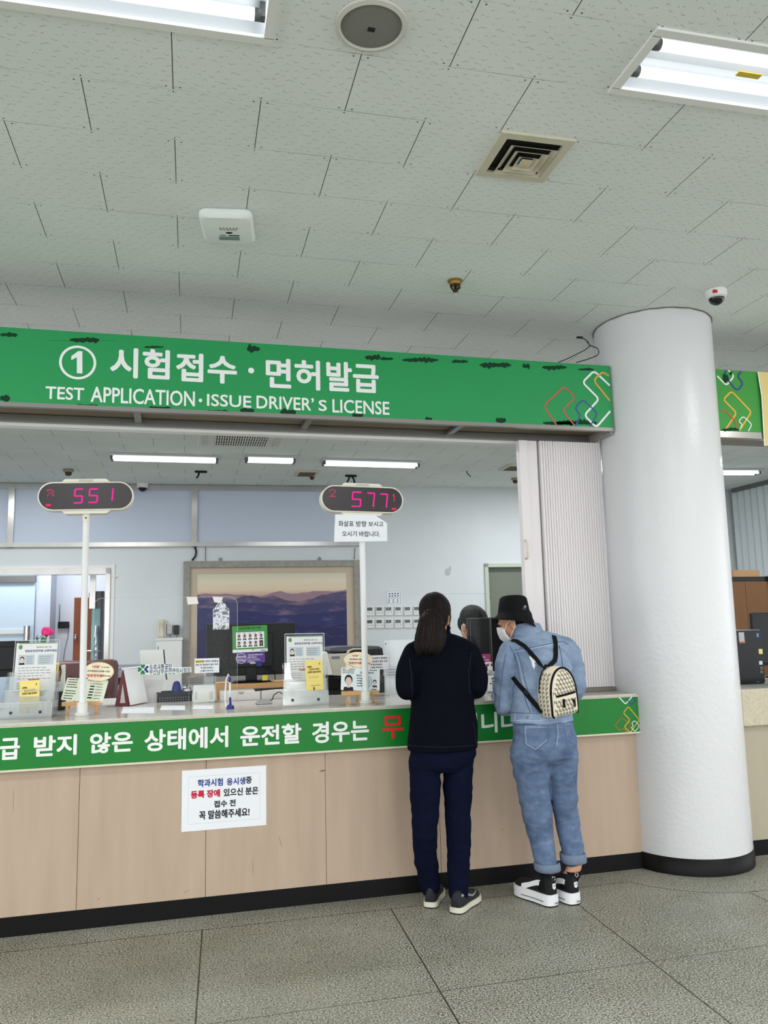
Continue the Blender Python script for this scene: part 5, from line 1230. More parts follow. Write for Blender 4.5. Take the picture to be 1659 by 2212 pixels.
s2_, sx_c2 = screen(838, 1283, 1058, 1058, 'clear acrylic screen standing between the two customers and the clerk')
def lp(u, v, off=0.0): p = at(u, v, Ys-0.002-off); return (p.x-sx_c, p.z-ZT)
# sticker cut to shape
st_ = thing('screen_sticker', 'white cut sticker with clover mark and office name on the clear screen', 'sticker', M=s1_.matrix_basis @ Matrix.Translation((0, -0.001, 0)))
mb = MB(); flat(mb, [lp(u, v) for u, v in ((319, 1435), (372, 1434), (373, 1442), (413, 1441), (413.5, 1452), (372, 1456), (322, 1457), (303, 1456), (296, 1448), (303, 1437))], Matrix(), 0.0003); mb.build('backing', M_paper, st_, normals=False)
c0 = Vector(lp(308.5, 1446)); e = lp(320, 1446)[0]-c0.x
def lobe(ang):
    a = math.radians(ang); d = Vector((math.cos(a), math.sin(a))); n_ = Vector((-d.y, d.x)); P = []
    for (f, s_) in ((0.12, 0.0), (0.42, 0.40), (0.75, 0.52), (0.98, 0.38), (0.93, 0.12), (0.82, 0.0), (0.93, -0.12), (0.98, -0.38), (0.75, -0.52), (0.42, -0.40)): q = c0+d*f*e+n_*s_*e*0.85; P.append((q.x, q.y))
    return P
M_lg = mat('logo_green', rgb(38, 124, 70), rough=0.5); M_ln = mat('logo_navy', rgb(36, 50, 122), rough=0.5)
mb = MB()
for a in (90, 180, 270): flat(mb, lobe(a), Matrix(), 0.0007)
mb.build('clover_leaf', M_lg, st_, normals=False)
mb = MB(); q0 = c0+Vector((0.18*e, 0)); flat(mb, [(q0.x, q0.y), (q0.x+e*0.62, q0.y+e*0.72), (q0.x+e*0.98, q0.y+e*0.5), (q0.x+e*0.55, q0.y), (q0.x+e*0.98, q0.y-e*0.5), (q0.x+e*0.62, q0.y-e*0.72)], Matrix(), 0.0007); mb.build('clover_leaf', M_ln, st_, normals=False)
mb = MB(); a, b = lp(323, 1435.5), lp(371.5, 1444); add_text(mb, '도로교통공단', (a[0], b[1], b[0], a[1]), None, 0.0006, 0.0007); mb.build('lettering', mat('ink_navy', rgb(34, 42, 82), rough=0.6), st_, normals=False)
mb = MB(); a, b = lp(322.5, 1445), lp(411.5, 1454.5); add_text(mb, '부산남부운전면허시험장', (a[0], b[1], b[0], a[1]), None, 0.0005, 0.0007); mb.build('lettering', mat('ink_green', rgb(30, 84, 70), rough=0.6), st_, normals=False)
# pouch
c0p = lp(477.5, 1338); pt = thing('clear_pouch', 'crumpled clear plastic pouch taped high on the clear screen', 'pouch', M=s1_.matrix_basis @ Matrix.Translation((c0p[0], -0.004, c0p[1])))
rr_ = random.Random(11); a, b = lp(460.5, 1303), lp(494.5, 1359); w2 = (b[0]-a[0])/2; hb = c0p[1]-b[1]; ht = a[1]-c0p[1]
P = []
for i in range(15):
    row = []; z = -hb+(hb+ht)*i/14; ww = w2*(1.0 if z < ht*0.62 else max(0.42, 1-(z-ht*0.62)/(ht*0.38)*0.6))
    for j in range(11): row.append(Vector((ww*(j/5-1), -0.003-0.009*abs(noise.noise((j*0.55, i*0.42, 3.3)))-0.007*(1 if (i+j) % 3 == 0 else 0)*rr_.random(), z)))
    P.append(row)
mb = MB(); mb.grid_patch(P); o = mb.build('film', glassy('pouch_film', (0.9, 0.92, 0.94, 1), 0.05, 0.03, 0.30), pt)
mb = MB(); mb.tube([(-w2, -0.004, ht*0.6), (-w2, -0.004, -hb), (w2, -0.004, -hb), (w2, -0.004, ht*0.6)], 0.0016, 5); mb.build('welded_edge', M_edge, pt)
q = lp(480, 1300); mb = MB(); mb.tube([(q[0]-c0p[0], -0.003, q[1]-c0p[1]+0.002), (q[0]-c0p[0]-0.003, -0.004, ht)], 0.004, 6); mb.build('tie', M_edge, pt)
M_tape_glint = mat('tape_glint_white', rgb(236, 230, 226), rough=0.35)
for pts, lb in ((((403, 1289), (425.5, 1290), (429, 1304), (405.5, 1306)), 'white patch painted as a light reflection at the top of the clear screen, left of the pouch'), (((459, 1289), (482, 1290), (477, 1303), (463, 1301)), 'white tape piece holding the pouch on the clear screen')):
    mb = MB(); P = [lp(u, v) for u, v in pts]; mb.prism(P, -0.0026, -0.001); o = mb.build('tape_and_glint', M_tape_glint); o.matrix_basis = s1_.matrix_basis.copy(); tag(o, lb, 'tape')  # the patch left of the pouch is a light reflection painted white

# --- dark basket with a blue stamp and a counter bell
Yb = 5.135; p0 = at(343, 1513, Yb); p1 = at(411, 1513, Yb); zb0 = 0.956
t = thing('plastic_basket', 'low dark pierced plastic basket on the desk behind the clear screen', 'basket', ((p0.x+p1.x)/2, Yb+0.06, zb0)); w2 = (p1.x-p0.x)/2+0.01
M_bk = mat('basket_dark', rgb(44, 46, 52), rough=0.5); hb = at(380, 1494.5, Yb).z-zb0
mb = MB()
for (x0, y0, x1, y1) in ((-w2, -0.055, w2, -0.052), (-w2, 0.052, w2, 0.055), (-w2, -0.055, -w2+0.003, 0.055), (w2-0.003, -0.055, w2, 0.055)): mb.bx((x0, y0, 0.001), (x1, y1, hb))
mb.bx((-w2, -0.055, 0.001), (w2, 0.055, 0.004)); mb.bx((-w2-0.004, -0.059, hb-0.006), (w2+0.004, -0.052, hb)); mb.build('body', M_bk, t)
mb = MB()
for i in range(12):
    for j in range(3): mb.bx((-w2+0.012+i*(2*w2-0.02)/12, -0.0558, 0.008+j*0.013), (-w2+0.020+i*(2*w2-0.02)/12, -0.0548, 0.015+j*0.013))
mb.build('pierced_slot', mat('slot_pale', rgb(120, 126, 132), rough=0.6), t)
p0 = at(381.5, 1490, Yb+0.03); zt0 = at(381.5, 1474, Yb+0.03).z
t = thing('date_stamp', 'blue self-inking stamp with a white oval standing in the dark basket', 'stamp', (p0.x, Yb+0.05, zb0+0.006))
M_bs = mat('stamp_blue', rgb(32, 52, 128), rough=0.35); h_ = zt0-zb0; mb = MB()
mb.ring_loft([[Vector((x*w_, y*0.018, z)) for x, y in ((-1, -1), (1, -1), (1, 1), (-1, 1))] for z, w_ in ((0, 0.032), (h_*0.45, 0.032), (h_*0.85, 0.022), (h_*0.97, 0.015), (h_, 0.006))]); mb.build('handle', M_bs, t)
mb = MB(); mb.ball((0, -0.0185, h_*0.42), 0.016, (1, 0.1, 0.62)); mb.build('oval_mark', M_white, t)
p0 = at(404, 1492, Yb+0.02); t = thing('counter_bell', 'small chrome counter bell in the dark basket beside the blue stamp', 'bell', (p0.x, Yb+0.045, zb0+0.006))
zt0 = at(404, 1484, Yb+0.02).z-zb0
mb = MB(); mb.lathe([(0.028, zt0-0.03), (0.027, zt0-0.02), (0.020, zt0-0.008), (0.004, zt0-0.002)], n=24); smooth_angle(mb.build('dome', MATS['chrome'], t), 60)
mb = MB(); mb.cyl((0, 0, zt0-0.004), (0, 0, zt0+0.004), 0.004, n=10); mb.lathe([(0.024, 0.0), (0.024, zt0-0.032)], n=20); mb.build('base', M_black, t)

# --- white desk box with vents
p0 = atz(418, 1519, ZT); p1 = atz(463, 1517, ZT); Yw = (p0.y+p1.y)/2; hb = at(440, 1481, Yw).z-ZT
t = thing('vented_box', 'small white vented plastic box on the counter under the notice about English licences', 'box', ((p0.x+p1.x)/2, Yw+0.03, ZT)); w2 = (p1.x-p0.x)/2+0.002
mb = MB(); mb.ring_loft([[Vector((x*(w2-ins), y, z)) for x, y in ((-1, -0.03+ins2), (1, -0.03+ins2), (1, 0.03), (-1, 0.03))] for z, ins, ins2 in ((0.0005, 0, 0), (hb*0.72, 0, 0.0), (hb*0.92, 0.001, 0.008), (hb, 0.003, 0.014))]); o = mb.build('case', M_whitepl, t)
for p in o.data.polygons: p.use_smooth = False
mb = MB()
for x in (-0.8, -0.68, 0.55, 0.68, 0.8):
    for j in range(7): mb.bx((x*w2-0.0016, -0.0306, hb*(0.2+j*0.065)), (x*w2+0.0016, -0.0298, hb*(0.2+j*0.065)+0.004))
mb.build('vent_slot', M_inkg, t)
# --- notices about English licences on clear holders
def lnotice(u0, v0, u1, v1, Yn, label, full=True):
    a = at(u0, v0, Yn); b = at(u1, v1, Yn); t = thing('holder_notice', label, 'notice', ((a.x+b.x)/2, Yn, ZT), group='notices in clear upright holders'); w2 = (b.x-a.x)/2; z1 = a.z-ZT; z0 = b.z-ZT; h = z1-z0
    MB().bx((-w2, 0, z0), (w2, 0.0015, z1)).build('sheet', M_paper, t)
    mb = MB(); mb.bx((-w2-0.002, 0.0016, z0-0.002), (w2+0.002, 0.0036, z1+0.002)); mb.build('holder_back', M_clear, t)
    mb = MB(); mb.bx((-w2*0.25, 0.003, 0.004), (w2*0.55, 0.008, z0)); mb.build('holder_stem', M_clear, t); MB().bx((-w2*0.9, -0.04, 0.0005), (w2*0.9, 0.05, 0.006), 0.002).build('foot', M_clear, t)
    mb = MB(); flat(mb, rect(-w2*0.92, z1-h*0.30, -w2*0.25, z1-h*0.12), Matrix(), 0.0003); mb.build('highlighter', mat('highlight_yellow', rgb(240, 214, 40), rough=0.6), t, normals=False)
    mb = MB(); hh = h*0.13
    add_text(mb, '영문면허증 뒷면의 영문발급', (-w2*0.92, z1-h*0.27, w2*0.92, z1-h*0.13), None, 0.0003); add_text(mb, '해당 및 영문명의 철자 여부', (-w2*0.92, z1-h*0.50, w2*0.92, z1-h*0.36), None, 0.0003); text_h(mb, '꼭 확인하세요?', 0, z1-h*0.65, hh, None, 0.0003); text_h(mb, '(스펠링, 띄어쓰기)', 0, z1-h*0.86, hh, None, 0.0003)
    mb.build('lettering', M_ink, t, normals=False)
lnotice(420.5, 1423, 473.5, 1452.5, 4.99, 'white notice with a yellow mark about English licences, left of the computer monitor')
lnotice(786, 1416.5, 839.5, 1445.5, 4.86, 'white notice with a yellow mark about English licences, behind the right pole')
MB_ = MB(); a = at(404, 1463, 4.97); b = at(470, 1463, 4.97); MB_.bx((a.x, 4.94, a.z), (b.x, 5.0, a.z+0.004)); 
o = MB_.build('clear_shelf', M_clear); 
MB().bx((a.x+0.01, 4.965, ZT), (a.x+0.014, 4.985, a.z)).build('leg', M_clear, o); MB().bx((b.x-0.014, 4.965, ZT), (b.x-0.01, 4.985, a.z)).build('leg', M_clear, o); tag(o, 'little clear acrylic shelf over the white vented box', 'shelf')

# --- pen on a coiled holder
p0 = atz(498, 1532, ZT); t = thing('desk_pen', 'blue and white counter pen standing in its holder on a coil', 'pen', (p0.x, p0.y+0.02, ZT))
mb = MB(); mb.lathe([(0.021, 0.0005), (0.021, 0.008), (0.017, 0.018), (0.010, 0.022)], n=20); smooth_angle(mb.build('holder_base', M_bs, t))
hp = at(498, 1462, p0.y).z-ZT
mb = MB(); mb.cyl((0.001, 0, 0.018), (-0.001, 0.004, hp*0.35), 0.006, n=10); mb.build('grip', M_bs, t)
mb = MB(); mb.cyl((-0.001, 0.004, hp*0.35), (-0.002, 0.010, hp*0.85), 0.0052, n=10); mb.build('barrel', M_white, t)
mb = MB(); mb.cyl((-0.002, 0.010, hp*0.82), (-0.003, 0.013, hp), 0.0062, n=10); mb.build('cap', M_bs, t)
mb = MB(); mb.tube([(-0.003, 0.012, hp), (-0.010, 0.010, hp+0.012), (-0.022, 0.005, hp*0.9), (-0.028, 0.0, hp*0.45), (-0.028, 0.0, 0.05), (-0.022, 0.0, 0.012), (-0.012, 0, 0.006)], 0.004, 7); mb.build('coil_cord', M_white, t)
# --- white long box and wooden monitor riser
p0 = atz(476, 1516, ZT); p1 = atz(619, 1513, ZT); Yx = 4.99; a = at(476, 1516, Yx); b = at(620, 1513, Yx); hb = at(540, 1493, Yx).z-ZT
t = thing('white_carton', 'long low white carton on the counter under the wooden monitor riser', 'box', ((a.x+b.x)/2, Yx, ZT)); w2 = (b.x-a.x)/2
MB().bx((-w2, 0, 0.0005), (w2, 0.07, hb), 0.002).build('body', mat('carton_white', rgb(222, 216, 216), rough=0.7), t)
mb = MB(); flat(mb, oval(-w2*0.38, hb, 0.018, 0.018, 14, PI, 2*PI), Matrix(), 0.0004); mb.build('thumb_notch', mat('notch_beige', rgb(176, 170, 156), rough=0.8), t, normals=False)
Yr = 5.16; a = at(470, 1480, Yr); b = at(617, 1480, Yr); zt0 = at(540, 1476, Yr).z; zb0 = at(540, 1488, Yr).z
t = thing('monitor_riser', 'light wooden riser carrying the black monitor', 'monitor stand', ((a.x+b.x)/2+0.03, Yr, 0.955)); w2 = (b.x-a.x)/2+0.03
MB().bx((-w2, 0, zb0-0.955), (w2, 0.26, zt0-0.955), 0.003).build('board', M_wood, t)
for s in (-1, 1): MB().bx((s*w2-0.012 if s > 0 else -w2, 0.005, 0.0005), (w2 if s > 0 else -w2+0.012, 0.255, zb0-0.955)).build('side_support', M_wood, t)
mb = MB(); mb.bx((0.0, 0.02, zb0-0.955-0.022), (w2-0.02, 0.2, zb0-0.955-0.001)); o = mb.build('keyboard_tray', M_black, t)
# --- black monitor seen from behind
Ym = 5.26; a = at(446, 1350, Ym); b = at(637, 1343, Ym); zt0 = at(540, 1347, Ym).z; zb0 = at(540, 1459, Ym).z; zr = at(540, 1476, Yr).z
t = thing('computer_monitor', 'black monitor seen from behind in front of the picture, with notices stuck on it', 'monitor', ((a.x+b.x)/2, Ym, zr)); w2 = (b.x-a.x)/2; h0 = zb0-zr; h1 = zt0-zr
mb = MB(); mb.bx((-w2, 0, h0), (w2, 0.03, h1), 0.008); mb.build('back_shell', mat('monitor_black', rgb(20, 20, 23), rough=0.55), t)
mb = MB(); mb.bx((-w2*0.48, -0.018, h0+0.05), (w2*0.48, 0.002, h1-0.06), 0.008); mb.build('rear_hump', MATS['monitor_black'], t)
MB().bx((-w2+0.01, 0.03, h0+0.012), (w2-0.01, 0.033, h1-0.012)).build('screen', mat('screen_off', rgb(40, 44, 54), rough=0.2), t)
mb = MB(); mb.bx((-0.035, -0.012, 0.008), (0.035, 0.01, h0+0.06), 0.004); mb.build('neck', MATS['monitor_black'], t)
mb = MB(); mb.lathe([(0.13, 0.0005), (0.13, 0.005), (0.11, 0.012), (0.02, 0.016)], n=32); o = mb.build('foot', MATS['gloss_black'], t); 
for v in o.data.vertices: v.co.y *= 0.75
mb = MB(); x_ = at(548, 1436, Ym).x-(a.x+b.x)/2; mb.bx((x_-0.025, -0.022, h0+0.072), (x_+0.01, -0.016, h0+0.082)); mb.build('plug', mat('plug_pale', rgb(190, 190, 186), rough=0.5), t)
mb = MB(); mb.bx((x_+0.015, -0.026, h0+0.055), (x_+0.05, -0.016, h0+0.085), 0.003); mb.build('video_plug', mat('vga_blue', rgb(40, 52, 120), rough=0.5), t)
mb = MB(); mb.tube([(x_+0.05, -0.02, h0+0.06), (x_+0.09, -0.02, h0+0.035), (x_+0.13, -0.01, h0+0.02), (x_+0.14, 0.04, 0.01)], 0.004, 6); mb.build('cord', M_black, t)
mcx = (a.x+b.x)/2
def mo(u, v): p = at(u, v, Ym-0.02); return (p.x-mcx, p.z-zr)
# green portrait rules notice
c = mo(540, 1380); t2 = thing('portrait_notice', 'green-bordered notice with ten small portraits on the back of the black monitor', 'notice', M=t.matrix_basis @ Matrix.Translation((c[0], -0.0215, c[1])) @ Matrix.Rotation(math.radians(-1.2), 4, 'Y'))
a_, b_ = mo(502.5, 1353), mo(578, 1408); w2 = (b_[0]-a_[0])/2; h2 = (a_[1]-b_[1])/2; I = Matrix()
MB().bx((-w2, 0, -h2), (w2, 0.001, h2)).build('sheet', M_paper, t2)
mb = MB(); flat(mb, rect(-w2, -h2*0.78, w2, h2), I, 0.0003); mb.build('green_ground', mat('notice_green', rgb(72, 150, 76), rough=0.6), t2, normals=False)
mb = MB(); flat(mb, rect(-w2*0.80, -h2*0.66, w2*0.82, h2*0.52), I, 0.0006); mb.build('white_field', M_paper, t2, normals=False)
mb = MB(); text_h(mb, '운전면허증 사진 규정', 0, h2*0.82, h2*0.17, None, 0.0004); 
for i in range(5): tlines(mb, I, -w2*0.70+i*w2*0.3, h2*0.44, w2*0.2, 1, 0.01, 0.003, 0.0009, i+1)
tlines(mb, I, w2*0.62, -h2*0.87, w2*0.34, 1, 0.01, 0.005, 0.0006, 3); mb.build('lettering', M_ink, t2, normals=False)
mb = MB(); flat(mb, [(w2*0.10, -h2*0.80), (w2*0.22, -h2*0.80), (w2*0.16, -h2*0.93)], I, 0.0006); mb.build('emblem_print', mat('emblem_gold', rgb(196, 140, 50), rough=0.5), t2, normals=False)
for j in range(2):
    for i in range(5):
        cx_ = -w2*0.62+i*w2*0.315; cz_ = h2*0.16-j*h2*0.52; hh = h2*0.44
        if j == 1 and i == 4: mb = MB(); flat(mb, rect(cx_-hh*.3, cz_-hh*.5, cx_+hh*.3, cz_+hh*.5), I, 0.0007); mb.build('print_ground', M_ink, t2, normals=False)
        mb = MB(); flat(mb, oval(cx_, cz_+hh*0.16, hh*0.23, hh*0.27), I, 0.0009); flat(mb, [(cx_-hh*.34, cz_-hh*.5), (cx_+hh*.34, cz_-hh*.5), (cx_+hh*.24, cz_-hh*.24), (cx_-hh*.24, cz_-hh*.24)], I, 0.0009); mb.build('print_hair', MATS['print_dark'], t2, normals=False)
        mb = MB(); flat(mb, oval(cx_, cz_+hh*0.04, hh*0.19, hh*0.24), I, 0.0011); mb.build('print_face', mat('print_face_tan', rgb(170, 112, 92), rough=0.6), t2, normals=False)
        mb = MB(); flat(mb, [(cx_-hh*.07, cz_-hh*.24), (cx_+hh*.07, cz_-hh*.24), (cx_, cz_-hh*.45)], I, 0.0012); mb.build('print_shirt', M_paper, t2, normals=False)
c = mo(541.5, 1421); t2 = thing('purple_sticker', 'purple sticker with a round white badge below the portrait notice', 'sticker', M=t.matrix_basis @ Matrix.Translation((c[0], -0.0215, c[1])) @ Matrix.Rotation(math.radians(-1.5), 4, 'Y'))
a_, b_ = mo(510, 1410.5), mo(572, 1431); w2 = (b_[0]-a_[0])/2; h2 = (a_[1]-b_[1])/2
mb = MB(); mb.prism(rrect(-w2, -h2, w2, h2, 0.006), 0.0, 0.001); mb.build('sheet', mat('sticker_purple', rgb(92, 60, 148), rough=0.4), t2)
mb = MB(); flat(mb, oval(-w2*0.66, 0, h2*1.1, h2*1.1), I, 0.0003); mb.build('round_patch', MATS['sticker_purple'], t2, normals=False)
mb = MB(); P = oval(-w2*0.66, 0, h2*0.98, h2*0.98, 28); Q = oval(-w2*0.66, 0, h2*0.90, h2*0.90, 28)
for k_ in range(28): flat(mb, [P[k_], P[(k_+1) % 28], Q[(k_+1) % 28], Q[k_]], I, 0.0006)
text_h(mb, 'WITH', -w2*0.66, h2*0.25, h2*0.40, None, 0.0004, lift=0.0008); text_h(mb, 'YOU', -w2*0.66, -h2*0.36, h2*0.46, None, 0.0005, lift=0.0008)
text_h(mb, '여러분 곁에서 함께하는 당신이', w2*0.32, h2*0.55, h2*0.26, None, 0.0003, squeeze=0.8); text_h(mb, '친절한 직원입니다', w2*0.1, h2*0.12, h2*0.26, None, 0.0003, squeeze=0.8); tlines(mb, I, -w2*0.25, -h2*0.2, w2*1.0, 2, h2*0.26, h2*0.08, 0.0008, 4); tlines(mb, I, -w2*0.2, -h2*0.72, w2*0.5, 1, h2*0.2, h2*0.1, 0.0008, 5)
mb.build('lettering', M_tw, t2, normals=False)
p_ = at(569.5, 1462, Ym-0.03); o = MB().bx((p_.x-0.016, Ym-0.105, zr+0.014), (p_.x+0.016, Ym-0.1045, zr+0.046)).build('sticky_note', mat('note_yellow', rgb(226, 206, 66), rough=0.7)); tag(o, 'yellow sticky note standing on the foot of the black monitor', 'sticky note')
p_ = at(605, 1472, 5.2); o = MB().box((p_.x, 5.22, zr+0.006), (0.10, 0.07, 0.008), Euler((0.0, 0.0, 0.3)).to_matrix()).build('note_pad', mat('pad_peach', rgb(240, 206, 170), rough=0.7)); tag(o, 'small peach note pad lying on the right end of the wooden riser', 'note pad')
# --- microphone base
p0 = atz(571, 1521, ZT); t = thing('desk_microphone', 'silver desk microphone base with a thin stem and black cord', 'microphone', (p0.x, p0.y+0.03, ZT))
mb = MB(); mb.ring_loft([[Vector((x*w_, y*d_, z)) for x, y in ((-1, -1), (1, -1), (1, 1), (-1, 1))] for z, w_, d_ in ((0.0005, 0.042, 0.035), (0.006, 0.042, 0.035), (0.024, 0.032, 0.026))]); o = mb.build('base', mat('mic_silver', rgb(186, 188, 190), rough=0.3, metal=0.5), t)
for p in o.data.polygons: p.use_smooth = False
MB().bx((-0.043, -0.036, 0.0), (0.043, 0.036, 0.003)).build('rubber_foot', M_black, t)
hs = at(564, 1491, p0.y).z-ZT; mb = MB(); mb.cyl((-0.016, 0, 0.022), (-0.016, 0, hs), 0.0035, n=8); mb.build('stem', M_inkg, t)
mb = MB(); mb.tube([(-0.05, 0, hs), (0.06, 0, hs+0.004)], 0.006, 8, rads=[0.007, 0.005]); mb.build('microphone_bar', M_black, t)
mb = MB(); mb.tube([(0.035, 0.0, 0.012), (0.05, 0.01, 0.02), (0.06, 0.02, 0.045), (0.085, 0.03, 0.058), (0.10, 0.05, 0.055), (0.13, 0.07, 0.03), (0.14, 0.1, 0.004)], 0.0028, 6); mb.build('cord', M_black, t)

# --- office printer right of the monitor
Yp = 5.22; a = at(703, 1400, Yp); b = at(832, 1400, Yp); t = thing('office_printer', 'beige and black office printer behind the right pole', 'printer', ((a.x+b.x)/2, Yp, 0.955)); pcx = (a.x+b.x)/2
def po(u, v): p = at(u, v, Yp); return (p.x-pcx, p.z-0.955)
M_bg2 = mat('printer_beige', rgb(196, 192, 180), rough=0.5); M_pd = mat('printer_dark', rgb(40, 42, 46), rough=0.5)
mb = MB(); x0, z0 = po(706, 1506); x1, z1 = po(836, 1460); mb.bx((x0, 0.02, 0.001), (x1, 0.36, z1), 0.01); mb.build('lower_body', M_pd, t)
mb = MB(); mb.prism([po(706, 1413), po(790, 1409), po(800, 1462), po(719, 1459)], 0.0, 0.30); mb.build('side_cover', M_bg2, t)
mb = MB(); mb.prism([po(696, 1412), po(706, 1408), po(718, 1457), po(709, 1458)], -0.01, 0.25); mb.build('hinged_door', M_whitepl, t)
mb = MB(); mb.prism([po(782, 1400), po(828, 1400), po(832, 1422), po(831, 1460), po(785, 1460)], 0.03, 0.34); mb.build('right_body', M_pd, t)
mb = MB(); mb.prism([po(712, 1406), po(716, 1400), po(740, 1397), po(820, 1396), po(829, 1401), po(785, 1404), po(740, 1407)], 0.02, 0.34); mb.build('lid', mat('printer_lid', rgb(84, 88, 92), rough=0.45), t)
mb = MB(); mb.ball((po(722, 1472)[0], 0.01, po(722, 1472)[1]), 0.05, (0.8, 0.5, 0.7)); mb.bx((po(708, 1462)[0], -0.02, po(708, 1490)[1]), (po(738, 1462)[0], 0.03, po(738, 1462)[1]), 0.008); mb.build('latch', MATS['gloss_black'], t)
mb = MB(); s_ = po(716, 1418); mb.bx((s_[0], -0.002, po(716, 1424)[1]), (po(734, 1418)[0], 0.0, s_[1])); mb.build('printed_label', M_inkg, t)
# cream paper roll strip peeking over
p_ = at(765, 1404, 5.0); mb = MB(); mb.tube([(p_.x-0.045, 5.02, p_.z-0.03), (p_.x-0.035, 5.02, p_.z-0.004), (p_.x, 5.02, p_.z+0.006), (p_.x+0.06, 5.02, p_.z+0.004)], 0.010, 6, flat=0.3); 
mb.tube([(p_.x-0.03, 5.02, 0.957), (p_.x-0.03, 5.02, p_.z)], 0.004, 6); tag(mb.build('curled_label', M_cream_c), 'curled cream paper band in front of the printer', 'paper')
# --- frosted document board at the right
Yd = 5.02; a = at(829, 1383, Yd); b = at(905, 1385, Yd); t = thing('document_board', 'upright milky acrylic document board left of the ponytailed customer', 'board', ((a.x+b.x)/2, Yd, ZT)); w2 = (b.x-a.x)/2; h = a.z-ZT
MB().bx((-w2, 0, 0.0005), (w2, 0.004, h)).build('sheet', glassy('milky_acrylic', (0.95, 0.97, 0.98, 1), 0.45, 0.1, 0.06), t)
mb = MB(); mb.tube([(-w2, 0.002, 0), (-w2, 0.002, h), (w2, 0.002, h)], 0.002, 5); mb.build('polished_edge', M_edge, t)
mb = MB(); tlines(mb, Matrix(), -w2*0.85, h*0.45, w2*0.8, 3, 0.016, 0.004, 0.0006, 3); mb.build('lettering', M_inkg, t, normals=False)
mb = MB(); mb.ball((-w2*0.9, -0.002, h*0.93), 0.004, n=8); mb.build('fixing_screw', M_ink, t)
# --- hand sanitiser
p0 = atz(1060, 1503, ZT); Yg = 4.72; a = at(1046, 1480, Yg); t = thing('sanitiser_bottle', 'clear pump bottle of hand sanitiser with a white label between the two customers', 'bottle', (at(1060, 1480, Yg).x, Yg, ZT))
hs = at(1060, 1449, Yg).z-ZT; ht = at(1060, 1432, Yg).z-ZT
mb = MB(); rbx = lambda w_, d_, z: [Vector((v.x, v.y, z)) for v in rounded([(-w_, -d_), (w_, -d_), (w_, d_), (-w_, d_)], 0.012, 3)]
mb.ring_loft([rbx(0.034, 0.024, 0.0005), rbx(0.036, 0.026, 0.01), rbx(0.036, 0.026, hs*0.86), rbx(0.028, 0.02, hs*0.95), rbx(0.014, 0.014, hs)]); mb.build('bottle_body', glassy('bottle_clear', (0.9, 0.93, 0.95, 1), 0.25, 0.05, 0.2), t)
mb = MB(); mb.bx((-0.031, -0.0275, hs*0.06), (0.031, -0.0262, hs*0.80)); mb.build('label', M_paper, t)
mb = MB(); 
mb.bx((-0.031, -0.0281, hs*0.06), (0.031, -0.0275, hs*0.09)); text_h(mb, 'BK', 0.006, hs*0.66, 0.012, None, 0.0006, y=-0.0276); text_h(mb, '케어', 0.008, hs*0.54, 0.012, None, 0.0006, y=-0.0276); text_h(mb, '손소독제', 0.004, hs*0.45, 0.011, None, 0.0005, y=-0.0276); mb.bx((0.0, -0.0281, hs*0.2), (0.02, -0.0275, hs*0.26)); mb.build('lettering', M_ink, t)
mb = MB(); mb.lathe([(0.015, hs), (0.015, hs+(ht-hs)*0.55), (0.006, hs+(ht-hs)*0.6), (0.006, ht*0.985)], n=16); mb.tube([(0.012, 0, ht), (-0.01, 0, ht+0.001), (-0.034, -0.002, ht-0.003), (-0.042, -0.003, ht-0.010)], 0.006, 8); mb.build('pump', M_whitepl, t)
# --- black terminal facing the clerk, with pink sticker
Yk = 5.03; a = at(1010, 1335, Yk); b = at(1118, 1335, Yk); zb0 = at(1050, 1475, Yk).z; t = thing('computer_monitor', 'black terminal monitor seen from behind between the two customers', 'monitor', ((a.x+b.x)/2, Yk, ZT)); w2 = (b.x-a.x)/2; h1 = a.z-ZT; kc = (a.x+b.x)/2
MB().bx((-w2, 0, max(0.02, zb0-ZT)), (w2, 0.028, h1), 0.004).build('back_shell', mat('terminal_black', rgb(17, 18, 20), rough=0.35, spec=0.3), t)
mb = MB(); xx = at(1059, 1400, Yk).x-kc; mb.tube([(-w2+0.004, -0.001, h1-0.004), (xx, -0.001, h1-0.004), (xx, -0.001, 0.05)], 0.0016, 5); mb.tube([(-w2+0.016, -0.001, h1-0.016), (-w2+0.016, -0.001, 0.05)], 0.0012, 5); mb.build('rim_line', mat('rim_grey', rgb(104, 108, 112), rough=0.4), t)
MB().bx((-w2+0.008, 0.028, 0.05), (w2-0.008, 0.031, h1-0.01)).build('screen', MATS['screen_off'], t)
MB().bx((-0.05, -0.01, 0.001), (0.05, 0.03, 0.06), 0.004).build('neck', M_black, t); MB().bx((-0.11, -0.06, 0.0005), (0.11, 0.08, 0.012), 0.004).build('foot', M_black, t)
mb = MB(); q0 = at(1078, 1367, Yk); q1 = at(1091, 1374, Yk); add_text(mb, 'Ul', (q0.x-kc, q1.z-ZT, q0.x-kc+0.022, q0.z-ZT), None, 0.0008, 0.0008); mb.build('lettering', M_tw, t, normals=False)
q0 = at(1022, 1413.5, Yk); q1 = at(1060, 1440, Yk); t2 = thing('pink_sticker', 'pink information sticker low on the black terminal between the customers', 'sticker', M=t.matrix_basis @ Matrix.Translation(((q0.x+q1.x)/2-kc, -0.001, (q0.z+q1.z)/2-ZT))); w2 = (q1.x-q0.x)/2; h2 = (q0.z-q1.z)/2
mb = MB(); mb.prism(rrect(-w2, -h2, w2, h2, 0.006), -0.0006, 0.0); mb.build('sheet', mat('sticker_pink', rgb(186, 66, 132), rough=0.4), t2)
